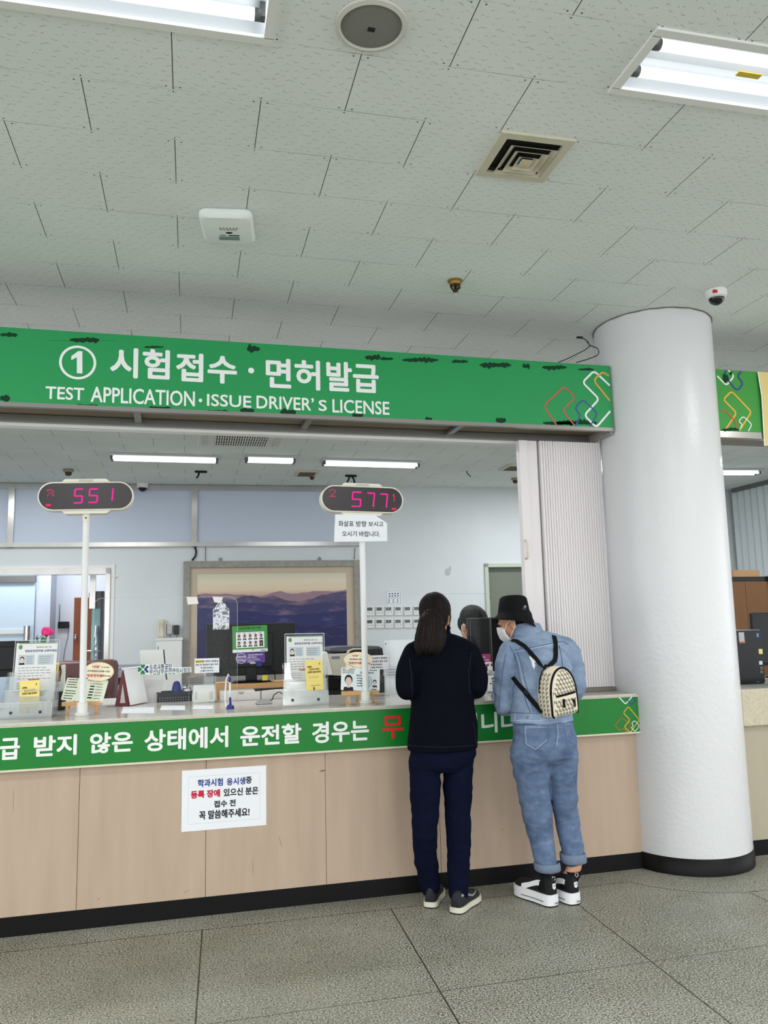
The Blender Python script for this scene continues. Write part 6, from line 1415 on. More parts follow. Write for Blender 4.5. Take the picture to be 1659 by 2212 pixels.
mb = MB(); text_h(mb, '마스크 착용', -w2*0.1, h2*0.5, h2*0.28, None, 0.0003, lift=0.001); text_h(mb, '우리를 지키는 첫걸음', w2*0.05, h2*0.06, h2*0.28, None, 0.0003, lift=0.001, squeeze=0.8); tlines(mb, I, -w2*0.5, -h2*0.25, w2*1.1, 1, 0.01, h2*0.1, 0.001, 3); mb.build('lettering', M_tw, t2, normals=False)

# --- left end: monitor, tape dispenser, rose
Ym = 5.2; a = at(-90, 1388, Ym); b = at(62.5, 1383, Ym); zb0 = at(20, 1462, Ym).z; zt0 = at(40, 1384, Ym).z; t = thing('computer_monitor', 'black monitor at the left picture edge behind the brochure stand', 'monitor', ((a.x+b.x)/2, Ym, 0.955)); w2 = (b.x-a.x)/2
MB().bx((-w2, 0, zb0-0.955), (w2, 0.03, zt0-0.955), 0.006).build('back_shell', MATS['monitor_black'], t); mb = MB(); mb.bx((-w2*0.5, -0.02, zb0-0.955+0.04), (w2*0.78, 0.002, zt0-0.955-0.035), 0.006); mb.build('rear_hump', MATS['terminal_black'], t)
MB().bx((-0.03, -0.01, 0.008), (0.03, 0.015, zb0-0.955+0.05), 0.003).build('neck', M_black, t); MB().bx((-0.12, -0.08, 0.0005), (0.12, 0.08, 0.01), 0.004).build('foot', M_black, t)
p0 = at(126, 1450, 4.98); t = thing('tape_dispenser', 'white tape dispenser with a roll of yellow packing tape on the counter', 'tape dispenser', (p0.x, 4.98, ZT)); zc = p0.z-ZT
mb = MB(); mb.lathe([(0.050, -0.03), (0.050, 0.018), (0.034, 0.018), (0.034, -0.03)], (-0.010, 0, zc), 32, 'X', cap=False); o = mb.build('tape_roll', mat('tape_yellow', rgb(186, 158, 40), rough=0.35), t); smooth_angle(o)
mb = MB(); mb.lathe([(0.033, -0.026), (0.033, 0.03), (0.001, 0.03)], (-0.010, 0, zc), 24, 'X'); mb.build('hub', mat('hub_dark', rgb(80, 62, 30), rough=0.6), t)
mb = MB(); mb.bx((0.016, -0.03, 0.001), (0.036, 0.03, zc+0.035), 0.006); mb.bx((-0.05, -0.035, 0.001), (0.02, 0.035, zc-0.065)); mb.bx((-0.045, -0.06, zc-0.066), (0.02, 0.0, zc-0.056)); mb.build('body', M_whitepl, t)
p0 = at(122, 1508, 4.88); o = MB().bx((p0.x-0.03, 4.88, ZT+0.0005), (p0.x+0.045, 4.93, ZT+0.10), 0.01).build('black_case', M_pd); tag(o, 'black plastic case on the counter between the left brochure stand and the easel', 'case')
p0 = at(97, 1411, 4.93); t = thing('artificial_rose', 'pink artificial rose with green leaves behind the left brochure stand', 'flower', (p0.x, 4.93, ZT))
M_ro = mat('rose_pink', rgb(232, 52, 130), rough=0.5); M_le = mat('leaf_green', rgb(52, 112, 60), rough=0.5, var=0.12, vscale=40); M_sp = mat('sepal', rgb(62, 66, 34), rough=0.6)
def rp(u, v): p = at(u, v, 4.93); return Vector((p.x-p0.x, 0, p.z-ZT))
mb = MB(); mb.tube([(0.0, 0.0, 0.0), rp(97, 1430), rp(98, 1400), rp(100, 1375)], 0.0028, 6); mb.tube([rp(97, 1412), rp(84, 1392), rp(78, 1384), rp(92, 1372)], 0.0018, 5); mb.tube([rp(95, 1406), rp(82, 1386), rp(78, 1378), rp(82, 1372)], 0.0018, 5); mb.build('stem', M_sp, t)
c = rp(100.5, 1364)
for k_ in range(7):
    a = k_*2*PI/7; r_ = 0.011 if k_ else 0; mb = MB(); mb.ball(c+Vector((0.013*math.cos(a), 0.013*math.sin(a), 0.004*math.sin(k_*2))), 0.020, (0.72, 0.72, 1.15), Euler((0.35*math.sin(a), -0.35*math.cos(a), 0)).to_matrix(), 14); mb.build('petal', M_ro, t)
mb = MB(); mb.ball(c+Vector((0.030, -0.004, -0.004)), 0.011, (1, 1, 1.3)); mb.build('petal', M_ro, t)
mb = MB(); mb.lathe([(0.004, -0.030), (0.018, -0.018), (0.026, -0.004), (0.020, 0.002)], tuple(c), 12, cap=False); mb.build('sepals', M_sp, t)
def leaf(pa, pb, wd, name='leaf', lift=-0.01):
    pa, pb = Vector(pa), Vector(pb); d = pb-pa; n_ = Vector((-d.z, 0, d.x)).normalized(); rows = []
    for i in range(9):
        tt = i/8; c_ = pa+d*tt+Vector((0, lift*math.sin(PI*tt), 0)); w_ = wd*math.sin(PI*min(tt*0.92+0.04, 1))**0.8
        rows.append([c_-n_*w_, c_-n_*w_*0.5+Vector((0, 0.004, 0)), c_+Vector((0, 0.006, 0)), c_+n_*w_*0.5+Vector((0, 0.004, 0)), c_+n_*w_])
    mb = MB(); mb.grid_patch(rows); return mb.build(name, M_le, t)
leaf(rp(96, 1391), rp(92, 1376), 0.016); leaf(rp(92, 1397), rp(68, 1392), 0.013); leaf(rp(100, 1396), rp(118, 1410), 0.018); leaf(rp(82, 1386), rp(80, 1376), 0.006); leaf(rp(112, 1398), rp(119, 1410), 0.012)
# small clear card holder between right easel and woman
p0 = atz(828, 1507, ZT)
# papers under the clear desk sheet
for (u0, v0, u1, v1, lb) in ((262, 1541, 333, 1527, 'white sheet lying flat on the counter below the calendar'), (345, 1534, 400, 1524, 'printed white sheet lying flat on the counter below the basket'), (415, 1532, 460, 1524, 'small printed sheet lying on the counter in front of the white vented box')):
    a, b = atz(u0, v0, ZT+0.0006), atz(u1, v0, ZT+0.0006); c, d = atz(u1, v1, ZT+0.0006), atz(u0+4, v1, ZT+0.0006)
    mb = MB(); bmv = mb.bm; mb.face([a, b, c, d]); 
    r = bmesh.ops.extrude_face_region(bmv, geom=bmv.faces[:]); bmesh.ops.translate(bmv, verts=[v for v in r['geom'] if isinstance(v, bmesh.types.BMVert)], vec=(0, 0, 0.0005))
    tag(mb.build('paper_sheet', M_paper), lb, 'paper', 'sheets lying on the counter')
# ================================================================ people
M_skin = mat('skin', rgb(206, 152, 122), rough=0.5, spec=0.35, var=0.04, vscale=18)
M_navy = mat('navy_cloth', rgb(11, 13, 23), rough=0.9, spec=0.06, var=0.10, vscale=30)
M_navy2 = mat('navy_trousers', rgb(14, 18, 38), rough=0.9, spec=0.06, var=0.10, vscale=30)
M_hairb = mat('hair_dark_brown', rgb(27, 20, 19), rough=0.75, spec=0.15, var=0.45, vscale=60, vstretch=(1.0, 1.0, 0.06))
M_hairk = mat('hair_black', rgb(17, 16, 17), rough=0.65, spec=0.2, var=0.25, vscale=60, vstretch=(1, 1, 0.1))
M_blackc = mat('black_cloth', rgb(20, 20, 22), rough=0.85, spec=0.15)
M_maskw = mat('mask_white', rgb(236, 234, 236), rough=0.7)
M_eyew = mat('eye_white', rgb(226, 222, 216), rough=0.2); M_iris = mat('iris_dark', rgb(30, 20, 16), rough=0.15)
def denim(name, light, dark, fade):
    m = mat(name, light, rough=0.85, spec=0.15); X = NX(m); v = X.obj()
    n = X.noise(v, 7.0, 5.0, 0.65); n2 = X.noise(X.obj((260, 260, 520)), 1.0, 2.0); n3 = X.noise(X.obj((1, 1, 2.5)), 16.0, 4.0, 0.6)
    c = X.mix(X.mapr(n, 0.34, 0.66), dark, light); c = X.mix(X.mapr(n3, 0.50, 0.75, 0, 0.32), c, fade); c = X.mix(X.mapr(n2, 0.42, 0.6, 0, 0.22), c, dark)
    X.L.new(c, X.N['Principled BSDF'].inputs['Base Color']); return m
M_dj = denim('denim_jacket', rgb(146, 163, 188), rgb(112, 131, 160), rgb(176, 190, 208))
M_je = denim('denim_jeans', rgb(110, 128, 158), rgb(72, 90, 122), rgb(152, 167, 188))
M_seam = mat('denim_seam_dark', rgb(92, 108, 138), rough=0.85); M_seaml = mat('denim_seam_light', rgb(178, 194, 218), rough=0.85)

def ring(c, rx, ry, yaw=0.0, n=28, tilt=0.0, p=2.4):
    """superellipse ring around c; tilt leans its plane forward"""
    out = []; R = Matrix.Rotation(yaw, 3, 'Z') @ Matrix.Rotation(tilt, 3, 'X')
    for k in range(n):
        a = 2*PI*k/n; ca, sa = math.cos(a), math.sin(a)
        out.append(Vector(c)+R @ Vector((rx*math.copysign(abs(ca)**(2/p), ca), ry*math.copysign(abs(sa)**(2/p), sa), 0)))
    return out
def limb(mb, pts, n=18, caps=True):
    """pts: (point, radius): a tapering round limb with rounded ends"""
    P = [Vector(p) for p, _ in pts]; R = [r for _, r in pts]
    # resample smoothly
    Q, S = [], []
    for i in range(len(P)-1):
        a = P[max(i-1, 0)]; b = P[i]; c = P[i+1]; d = P[min(i+2, len(P)-1)]
        for k in range(5):
            t = k/5; Q.append(0.5*((2*b)+(c-a)*t+(2*a-5*b+4*c-d)*t*t+(3*b-a-3*c+d)*t**3)); S.append(R[i]+(R[i+1]-R[i])*(t*t*(3-2*t)))
    Q.append(P[-1]); S.append(R[-1])
    mb.tube(Q, 0, n, True, S)
    if caps: mb.ball(P[0], R[0], n=n); mb.ball(P[-1], R[-1], n=n)
def fuse(mb, name, m, parent, voxel=0.007, smooth=4, wrinkle=0.0, wscale=(9, 9, 16), seed=0.0, fine=0.0):
    """one continuous skin from overlapping shapes (world coordinates), parented"""
    tmp = mb.build('shape', M_skin)
    md = tmp.modifiers.new('r', 'REMESH'); md.mode = 'VOXEL'; md.voxel_size = voxel; md.use_smooth_shade = True
    if smooth:
        s = tmp.modifiers.new('s', 'SMOOTH'); s.factor = 0.5; s.iterations = smooth
    dg = bpy.context.evaluated_depsgraph_get(); me = bpy.data.meshes.new_from_object(tmp.evaluated_get(dg))
    old = tmp.data; bpy.data.objects.remove(tmp); bpy.data.meshes.remove(old)
    if wrinkle:
        N_ = [v.normal.copy() for v in me.vertices]
        for v, n in zip(me.vertices, N_):
            c = v.co; d = noise.noise((c.x*wscale[0]+seed, c.y*wscale[1], c.z*wscale[2]))+0.5*noise.noise((c.x*wscale[0]*2.3, c.y*wscale[1]*2.3+seed, c.z*wscale[2]*2.1))
            ridge_ = 1-abs(noise.noise((c.x*wscale[0]*0.8+5+seed, c.y*wscale[1]*0.8, c.z*wscale[2]*0.9+c.x*6)))*2
            v.co = c+n*(d*wrinkle*0.7+ridge_*wrinkle*0.5)
    me.transform(world_of(parent).inverted())
    me.materials.clear(); me.materials.append(m)
    for p in me.polygons: p.use_smooth = True
    me.name = name; o = bpy.data.objects.new(name, me); COL.objects.link(o); o.parent = parent
    return o
def bvh_of(o):
    M = world_of(o); return BVHTree.FromPolygons([M @ v.co for v in o.data.vertices], [tuple(p.vertices) for p in o.data.polygons])
CAM0 = Vector((0, 0, CAMZ))
def hits(path, bvh, step=6.0, depth=None):
    out = []
    for (a, b) in zip(path[:-1], path[1:]):
        n = max(1, int(math.hypot(b[0]-a[0], b[1]-a[1])/step))
        for k in range(n+(1 if (a, b) == (path[-2], path[-1]) else 0)):
            t = k/n; loc, nor, i, d = bvh.ray_cast(CAM0, ray(a[0]+(b[0]-a[0])*t, a[1]+(b[1]-a[1])*t).normalized())
            if loc is not None and (not out or (loc-out[-1][0]).length < 0.10): out.append((loc, nor))
    return out
def seam(parent, path, bvh, r=0.0022, m=None, name='seam'):
    h = hits(path, bvh)
    if len(h) < 2: return None
    mb = MB(); mb.tube([l+n*r*0.35 for l, n in h], r, 6); return mb.build(name, m or M_seam, parent, True)
def strap(parent, path, bvh, wid, m, name, lift=0.004, th=0.003, name2=None):
    h = hits(path, bvh, 5.0)
    return strap3(parent, [(l+n*lift, n) for l, n in h], wid, m, name, th)
def strap3(parent, h, wid, m, name, th=0.003):
    rings = []
    for i, (p, n) in enumerate(h):
        t = (h[min(i+1, len(h)-1)][0]-h[max(i-1, 0)][0]).normalized(); s = t.cross(n).normalized()*wid/2; u = n.normalized()*th/2
        rings.append([p-s-u, p+s-u, p+s+u, p-s+u])
    mb = MB(); mb.ring_loft(rings); o = mb.build(name, m, parent, True)
    for p in o.data.polygons: p.use_smooth = False
    return o
def decal(parent, poly, bvh, m, name, lift=0.0012):
    """small cloth patch following the surface"""
    cu = sum(p[0] for p in poly)/len(poly); cv = sum(p[1] for p in poly)/len(poly); mb = MB()
    def H(u, v):
        l, n, i, d = bvh.ray_cast(CAM0, ray(u, v).normalized()); return None if l is None else l+n*lift
    rings = [[H(cu+(u-cu)*f, cv+(v-cv)*f) for u, v in poly] for f in (0.02, 0.35, 0.7, 1.0)]
    for A, B in zip(rings[:-1], rings[1:]):
        for j in range(len(poly)):
            q = [A[j], A[(j+1) % len(poly)], B[(j+1) % len(poly)], B[j]]
            if all(x is not None for x in q): mb.face(q)
    return mb.build(name, m, parent, True)
def head_shape(mb, M, s=1.0, ear=True):
    def b(c, r, sc, rot=None): 
        mb.ball(M @ Vector([x*s for x in c]), r*s, sc, (M.to_3x3().normalized() @ (rot or Matrix.Identity(3))), 20)
    b((0, -0.012, 0.030), 0.1, (0.74, 0.93, 0.86)); b((0, 0.012, -0.040), 0.1, (0.64, 0.76, 0.72)); b((0, 0.040, -0.078), 0.045, (0.95, 0.9, 0.75))
    b((0, 0.086, -0.030), 0.014, (0.8, 1.2, 1.7)); b((0, 0.094, -0.042), 0.013, (1.1, 1.0, 0.8))
    b((0, 0.070, 0.018), 0.05, (1.1, 0.4, 0.3)); b((0, 0.080, -0.068), 0.016, (1.5, 0.6, 0.5))
    for x in (-1, 1):
        b((x*0.045, 0.060, -0.025), 0.022, (1, 0.7, 1))
        if ear: b((x*0.074, -0.008, -0.020), 0.03, (0.32, 0.62, 1.05)); b((x*0.078, -0.014, -0.008), 0.02, (0.35, 0.9, 0.9))
def eyes(parent, M, s=1.0):
    for x in (-1, 1):
        mb = MB(); mb.ball(M @ Vector((x*0.031*s, 0.061*s, -0.006*s)), 0.0115*s, (1.1, 0.8, 0.6)); e = mb.build('eye', M_eyew, parent, True)
        mb = MB(); mb.ball(M @ Vector((x*0.031*s, 0.0685*s, -0.006*s)), 0.0048*s, (1, 0.6, 1)); mb.build('iris', M_iris, e, True)
        mb = MB(); mb.tube([M @ Vector((x*k*s, (0.082-abs(k-0.03)*0.25)*s, (0.016-(k-0.03)**2*8)*s)) for k in (0.014, 0.024, 0.034, 0.046, 0.052)], 0.003*s, 6); mb.build('eyebrow', M_hairk, parent, True)
def hand(mb, M, side=1, curl=0.5):
    """hand in a frame with +y along the fingers, +z the back of the hand; side +1 right, -1 left"""
    R3 = M.to_3x3().normalized()
    mb.ball(M @ Vector((0, 0.045, 0)), 0.04, (0.92, 1.15, 0.36), R3, 16)
    for i, (x, ln) in enumerate(((-0.029, 0.070), (-0.010, 0.080), (0.010, 0.074), (0.028, 0.058))):
        y0 = 0.082-abs(x)*0.25; c1, c2 = curl*0.7, curl*1.5
        a = Vector((x*side*-1, y0, 0)); b = a+Vector((0, math.cos(c1), -math.sin(c1)))*ln*0.5; c = b+Vector((0, math.cos(c2), -math.sin(c2)))*ln*0.5
        limb(mb, [(M @ Vector((x*side*-0.8, 0.05, 0)), 0.009), (M @ a, 0.0092), (M @ b, 0.0084), (M @ c, 0.0072)], 10)
    t0 = Vector((side*-1*-0.0-side*0.022, 0.020, -0.004)); t1 = t0+Vector((-side*0.026, 0.026, -0.012)); t2 = t1+Vector((-side*0.006, 0.032, -0.010))
    limb(mb, [(M @ t0, 0.013), (M @ t1, 0.0105), (M @ t2, 0.008)], 10)
def frame(o, yaw, pitch=0.0, roll=0.0):
    """head/hand frame: +y looks along yaw (0 = away from the viewer, positive to the left), pitch down positive"""
    return Matrix.Translation(o) @ Matrix.Rotation(yaw, 4, 'Z') @ Matrix.Rotation(-pitch, 4, 'X') @ Matrix.Rotation(roll, 4, 'Y')

# ---------------------------------------------------------------- shoes
FOOT = [(0.0, 0.022, 0.080), (0.012, 0.031, 0.088), (0.035, 0.035, 0.092), (0.065, 0.035, 0.096), (0.095, 0.034, 0.090), (0.125, 0.036, 0.074), (0.155, 0.040, 0.060), (0.185, 0.043, 0.054), (0.215, 0.043, 0.050), (0.240, 0.038, 0.044), (0.258, 0.028, 0.034), (0.268, 0.014, 0.014)]
def shoe_surface(t, a, hs, grow=0.0, scale=1.0):
    """point on the upper: t along the foot 0..1, a round from the outer sole edge 0 to the inner one pi"""
    f = t*(len(FOOT)-1); i = min(int(f), len(FOOT)-2); k = f-i
    y, w_, h = [FOOT[i][j]+(FOOT[i+1][j]-FOOT[i][j])*k for j in range(3)]
    ca = math.cos(a); x = (w_*(0.55 if False else 1.0)+grow)*math.copysign(abs(ca)**0.75, ca); z = hs+(h-0.006+grow)*max(0, math.sin(a))**0.62
    taper = 1-0.34*max(0, (z-hs)/0.095)**1.2
    return Vector((x*taper, y-(grow if t < 0.1 else -grow if t > 0.9 else 0), z))*scale
def shoe(parent, heel, ang, hs, m_up, m_sole, m_out, scale=1.0, sole_grow=0.006):
    M = Matrix.Translation(heel) @ Matrix.Rotation(ang, 4, 'Z'); sc = scale
    s = bpy.data.objects.new('shoe', None)
    mb = MB(); rings = [[M @ shoe_surface(i/22, PI*j/14, hs, 0, sc) for j in range(15)] for i in range(23)]
    mb.ring_loft(rings); up = mb.build('shoe', m_up, parent, True)
    prof = []
    L = [(w_+sole_grow, y) for y, w_, h in FOOT]
    out = [(-0.004-sole_grow*0.8, 0.0)]+[(y, w_) for w_, y in L]+[(FOOT[-1][0]+0.007, 0.0)]
    P = [(w_, y) for y, w_ in out]+[(-w_, y) for y, w_ in reversed(out[1:-1])]
    P = [(v.x, v.y) for v in rounded(P, 0.012, 3)]
    def layer(name, z0, z1, g0, g1, m):
        mb = MB(); mb.ring_loft([[M @ Vector((x*(1+g), y*(1+g*0.25), z))*1.0 if False else M @ (Vector((x*(1+g), y, z))*sc) for x, y in P] for z, g in ((z0, g0), ((z0+z1)/2, (g0+g1)/2), (z1, g1))])
        return mb.build(name, m, up, True)
    sl = layer('midsole', 0.006, hs+0.012, 0.02, 0.0, m_sole); layer('outsole', 0.0005, 0.0075, -0.02, 0.015, m_out)
    smooth_angle(sl, 50)
    return up, M
def shoe_band(up, M, pts, hs, m, name, wid, side=1, grow=0.0016, sc=1.0):
    """band on the side of the upper; pts (t, a)"""
    rows = []
    P = [Vector(p) for p in pts]; Q = []
    for i in range(len(P)-1):
        for k in range(5): Q.append(P[i]+(P[i+1]-P[i])*k/5)
    Q.append(P[-1])
    for i, q in enumerate(Q):
        w_ = wid[0]+(wid[1]-wid[0])*i/(len(Q)-1)
        rows.append([M @ shoe_surface(q.x, (PI-(q.y+d*w_)) if side < 0 else (q.y+d*w_), hs, grow, sc) for d in (-1, -0.33, 0.33, 1)])
    mb = MB(); mb.grid_patch(rows); return mb.build(name, m, up, True)

# ================================================================ woman in navy at the counter
wo = thing('person', 'person with a long dark ponytail in navy jacket and navy trousers leaning at the counter', 'person', (1.40, 4.07, 0))
HY = 4.06
hd = frame(at(940, 1333, 4.10), math.radians(-24), math.radians(14))
L_hip, R_hip = at(921, 1635, HY), at(988, 1635, HY)
legL = [(at(920, 1640, HY), .084), (at(918, 1700, 4.06), .077), (at(919, 1760, 4.06), .065), (at(917, 1795, 4.06), .060), (at(919, 1850, 4.10), .056), (at(926, 1893, 4.135), .053), (at(929, 1912, 4.14), .052)]
legR = [(at(990, 1640, HY), .081), (at(989, 1700, 4.05), .074), (at(989, 1760, 4.05), .063), (at(991, 1800, 4.05), .061), (at(991, 1850, 4.05), .057), (at(990, 1900, 4.045), .052), (at(990, 1925, 4.04), .050)]
armL = [(at(894, 1412, 4.05), .058), (at(877, 1455, 4.03), .052), (at(877, 1490, 4.02), .047), (at(886, 1488, 4.16), .043), (at(903, 1483, 4.36), .036), (at(908, 1483, 4.42), .034)]
armR = [(at(1012, 1412, 4.05), .060), (at(1030, 1455, 4.03), .055), (at(1031, 1486, 4.02), .051), (at(1022, 1486, 4.16), .045), (at(1010, 1484, 4.36), .037), (at(1006, 1484, 4.42), .035)]
tor = [(956, 1618, HY, .178, .128), (957, 1590, HY, .178, .13), (957, 1560, HY, .172, .126), (956, 1520, HY, .160, .118), (955, 1480, HY, .156, .115), (954, 1445, 4.06, .160, .112), (953, 1418, 4.07, .164, .103), (952, 1400, 4.07, .146, .088), (950, 1387, 4.08, .098, .074), (948, 1377, 4.08, .062, .062), (946, 1366, 4.09, .052, .055)]
body = MB(); head_shape(body, hd, 0.96)
limb(body, [(at(947, 1385, 4.08), .05), (hd @ Vector((0, -0.03, -0.05)), .046)])
body.ring_loft([ring(at(u, v, Y), rx*.86, ry*.84) for u, v, Y, rx, ry in tor])
for lg in (legL, legR): limb(body, [(p, r*0.70) for p, r in lg]+[(lg[-1][0]+Vector((0.015, 0.01, -0.04)), .026)])
for am, sd in ((armL, -1), (armR, 1)):
    limb(body, [(p, r*0.80) for p, r in am]); wr = am[-1][0]
    limb(body, [(wr, .028), (wr+Vector((0, .04, -.006)), .024)]); hand(body, frame(wr+Vector((0.0, .045, -.008)), math.radians(8*sd), math.radians(6)), sd, 0.25)
bo = fuse(body, 'body', M_skin, wo, 0.006, 3)
# jacket
jk = MB(); jk.ring_loft([ring(at(u, v, Y), rx, ry) for u, v, Y, rx, ry in tor[:-1]])
for am in (armL, armR): limb(jk, am)
limb(jk, [(at(905, 1408, 4.06), .06), (at(935, 1392, 4.07), .058), (at(965, 1390, 4.07), .058), (at(1002, 1406, 4.06), .061)])
jko = fuse(jk, 'jacket', M_navy, wo, 0.007, 4, 0.005, (7, 7, 10), 3.0)
jb = bvh_of(jko)
M_nseam = mat('navy_seam', rgb(20, 23, 36), rough=0.9)
seam(wo, [(884, 1420), (889, 1460), (890, 1510)], jb, 0.0022, M_nseam); seam(wo, [(1018, 1408), (1012, 1450), (1014, 1500)], jb, 0.0022, M_nseam)
seam(wo, [(882, 1610), (920, 1613), (960, 1614), (1000, 1612), (1022, 1610)], jb, 0.0018, M_nseam, 'hem'); seam(wo, [(1022, 1560), (1026, 1590), (1028, 1612)], jb, 0.0022, M_nseam, 'side_vent')
mb = MB(); mb.ring_loft([ring(at(948, 1381, 4.08), .070, .066, 0, 28), ring(at(947, 1370, 4.085), .064, .064), ring(at(946, 1361, 4.09), .061, .062), ring(at(946, 1361, 4.09), .055, .056), ring(at(948, 1378, 4.08), .056, .056)], cap=False); mb.build('collar', M_navy, wo, True)
# trousers
tr = MB(); tr.ring_loft([ring(at(957, 1560, HY), .152, .108), ring(at(957, 1600, HY), .164, .118), ring(at(956, 1630, HY), .163, .118), ring(at(955, 1652, HY), .154, .108), ring(at(955, 1664, HY), .13, .08)])
for lg in (legL, legR): limb(tr, lg)
fuse(tr, 'trousers', M_navy2, wo, 0.007, 4, 0.0075, (9, 9, 17), 9.0)
# hair: cap and ponytail
hr = MB(); hm = hd.to_3x3()
hr.ball(hd @ Vector((0, -0.020, 0.034)), 0.1, (0.84, 1.0, 0.93), hm, 24); hr.ball(hd @ Vector((0, -0.045, -0.015)), 0.1, (0.74, 0.66, 0.74), hm, 24)
hr.ball(hd @ Vector((0.055, 0.045, 0.010)), 0.04, (0.6, 1.0, 1.3), hm); hr.ball(hd @ Vector((-0.055, 0.045, 0.010)), 0.04, (0.6, 1.0, 1.3), hm)
hr.ball(hd @ Vector((0, 0.06, 0.06)), 0.05, (1.1, 0.6, 0.7), hm)
hc = fuse(hr, 'hair', M_hairb, wo, 0.005, 3, 0.0025, (30, 30, 12), 2.0)
tl_ = MB(); tail = [(932, 1316, 3.985, .018, .018), (931, 1322, 3.965, .034, .028), (931, 1336, 3.955, .056, .036), (931, 1355, 3.950, .070, .040), (930, 1376, 3.945, .078, .040), (928, 1392, 3.940, .076, .036), (926, 1403, 3.938, .058, .028), (925, 1410, 3.937, .030, .014)]
tl_.ring_loft([ring(at(u, v, Y), rx, ry) for u, v, Y, rx, ry in tail])
pt = fuse(tl_, 'ponytail', M_hairb, wo, 0.004, 2, 0.006, (60, 60, 5), 8.0)
mb = MB(); rs = random.Random(21)
for k in range(90):
    a = rs.uniform(PI*0.92, PI*2.08); e_ = rs.uniform(.92, 1.06); jag = rs.uniform(-4, 7); dv = rs.uniform(-.12, .12); P = []
    for (u, v, Y, rx, ry) in tail[1:]:
        f_ = (v-1322)/88; aa = a+dv*f_; vv = v+jag*f_**2; q = at(u, vv, Y); rx2 = max(rx, .050*f_) if f_ > .85 else rx
        P.append(q+Vector((rx2*e_*math.cos(aa), ry*e_*math.sin(aa), 0)))
    mb.tube(P, 0.003, 5, True, [.0026]*(len(P)-2)+[.0018, .0006])
mb.build('hair_strands', mat('hair_strand', rgb(32, 24, 22), rough=0.55, spec=0.2), wo, True)
mb = MB(); c = at(930, 1322, 3.962); mb.tube([c+Vector((.026*math.cos(k*PI/8), .024*math.sin(k*PI/8), .004*math.sin(k*PI/8))) for k in range(16)], 0.007, 8, closed=True); mb.build('hair_tie', M_blackc, wo, True)
# mask loop, earring
eyes(wo, hd, 0.96)
M_maskk = mat('mask_black', rgb(22, 22, 26), rough=0.8)
def mask(parent, M, s, m, z0=0.008):
    rows = []
    for i in range(13):
        a = -1.52+3.04*i/12; row = []; sq = 1-0.30*(abs(a)/1.52)**3
        for (z, r, yy) in ((z0, 0.067, 0.036), (-0.024, 0.072, 0.040), (-0.056, 0.072, 0.040), (-0.092, 0.064, 0.034), (-0.120, 0.048, 0.014)):
            nose_ = 0.020*math.exp(-(a/0.42)**2)*(1 if z > -0.08 else 0.55); row.append(M @ (Vector(((r+0.004)*math.sin(a)*1.02, yy+(r*0.72+nose_)*math.cos(a)+0.004, -.052+(z+.052)*sq-(0.016 if z == z0 else 0)*abs(a)**1.5*0.6))*s))
        rows.append(row)
    mb = MB(); mb.grid_patch(rows); o = mb.build('face_mask', m, parent, True)
    sd = o.modifiers.new('t', 'SOLIDIFY'); sd.thickness = 0.002; sd.offset = 1
    for x in (-1, 1):
        mb = MB(); mb.tube([M @ (Vector(q)*s) for q in ((x*.072, .044, -.028), (x*.077, .024, -.004), (x*.080, -.016, .010), (x*.083, -.026, -.010), (x*.080, -.020, -.034), (x*.075, .014, -.060), (x*.070, .040, -.084))], 0.0022, 6); mb.build('ear_loop', m, o, True)
    return o
mask(wo, hd, 0.96, M_maskk)
mb = MB(); mb.ball(hd @ Vector((0.079, -0.008, -0.050)), 0.0042); mb.build('earring', mat('pearl', rgb(236, 232, 226), rough=0.2), wo, True)
M_grs = mat('shoe_charcoal', rgb(34, 36, 41), rough=0.75, var=0.08, vscale=60); M_offw = mat('sole_offwhite', rgb(214, 208, 192), rough=0.6); M_ssole = mat('sole_black', rgb(20, 18, 18), rough=0.7); M_sgr = mat('stripe_grey', rgb(148, 146, 148), rough=0.5)
p = atz(931, 1962, 0.0); up, Ms = shoe(wo, (p.x-0.005, p.y+0.0, 0.0), math.radians(-28), 0.020, M_grs, M_offw, M_ssole, 0.92)
shoe_band(up, Ms, [(0.02, PI/2), (0.04, PI/2)], 0.020, M_sgr, 'heel_tab', (0.10, 0.10), 1, 0.002, 0.92)
p = atz(980, 1977, 0.0); up, Ms = shoe(wo, (p.x+0.012, p.y+0.012, 0.0), math.radians(-44), 0.020, M_grs, M_offw, M_ssole, 0.95)
shoe_band(up, Ms, [(0.16, 0.62), (0.34, 0.52), (0.52, 0.42), (0.62, 0.62), (0.72, 0.98)], 0.020, M_sgr, 'side_stripe', (0.10, 0.07), 1, 0.0022, 0.95)

# ================================================================ customer in denim
mn = thing('person', 'person in light denim jacket and rolled jeans with black bucket hat leaning at the counter', 'person', (1.95, 4.02, 0))
hd2 = frame(at(1110, 1343, 4.30), math.radians(50), math.radians(22))
hipY = 3.99
legL2 = [(at(1146, 1628, hipY-.01), .104), (at(1148, 1662, hipY-.005), .093), (at(1152, 1700, 4.00), .083), (at(1160, 1755, 4.02), .076), (at(1166, 1795, 4.03), .064), (at(1174, 1835, 4.01), .057), (at(1182, 1868, 3.995), .052)]
legR2 = [(at(1209, 1626, hipY-.01), .096), (at(1212, 1660, hipY-.005), .082), (at(1215, 1700, 4.00), .072), (at(1222, 1755, 4.02), .063), (at(1229, 1795, 4.02), .059), (at(1235, 1825, 4.00), .057), (at(1238, 1850, 3.985), .056)]
armL2 = [(at(1101, 1410, 4.17), .058), (at(1090, 1450, 4.14), .053), (at(1087, 1500, 4.12), .050), (at(1091, 1528, 4.12), .046), (at(1084, 1518, 4.28), .042), (at(1076, 1504, 4.46), .036)]
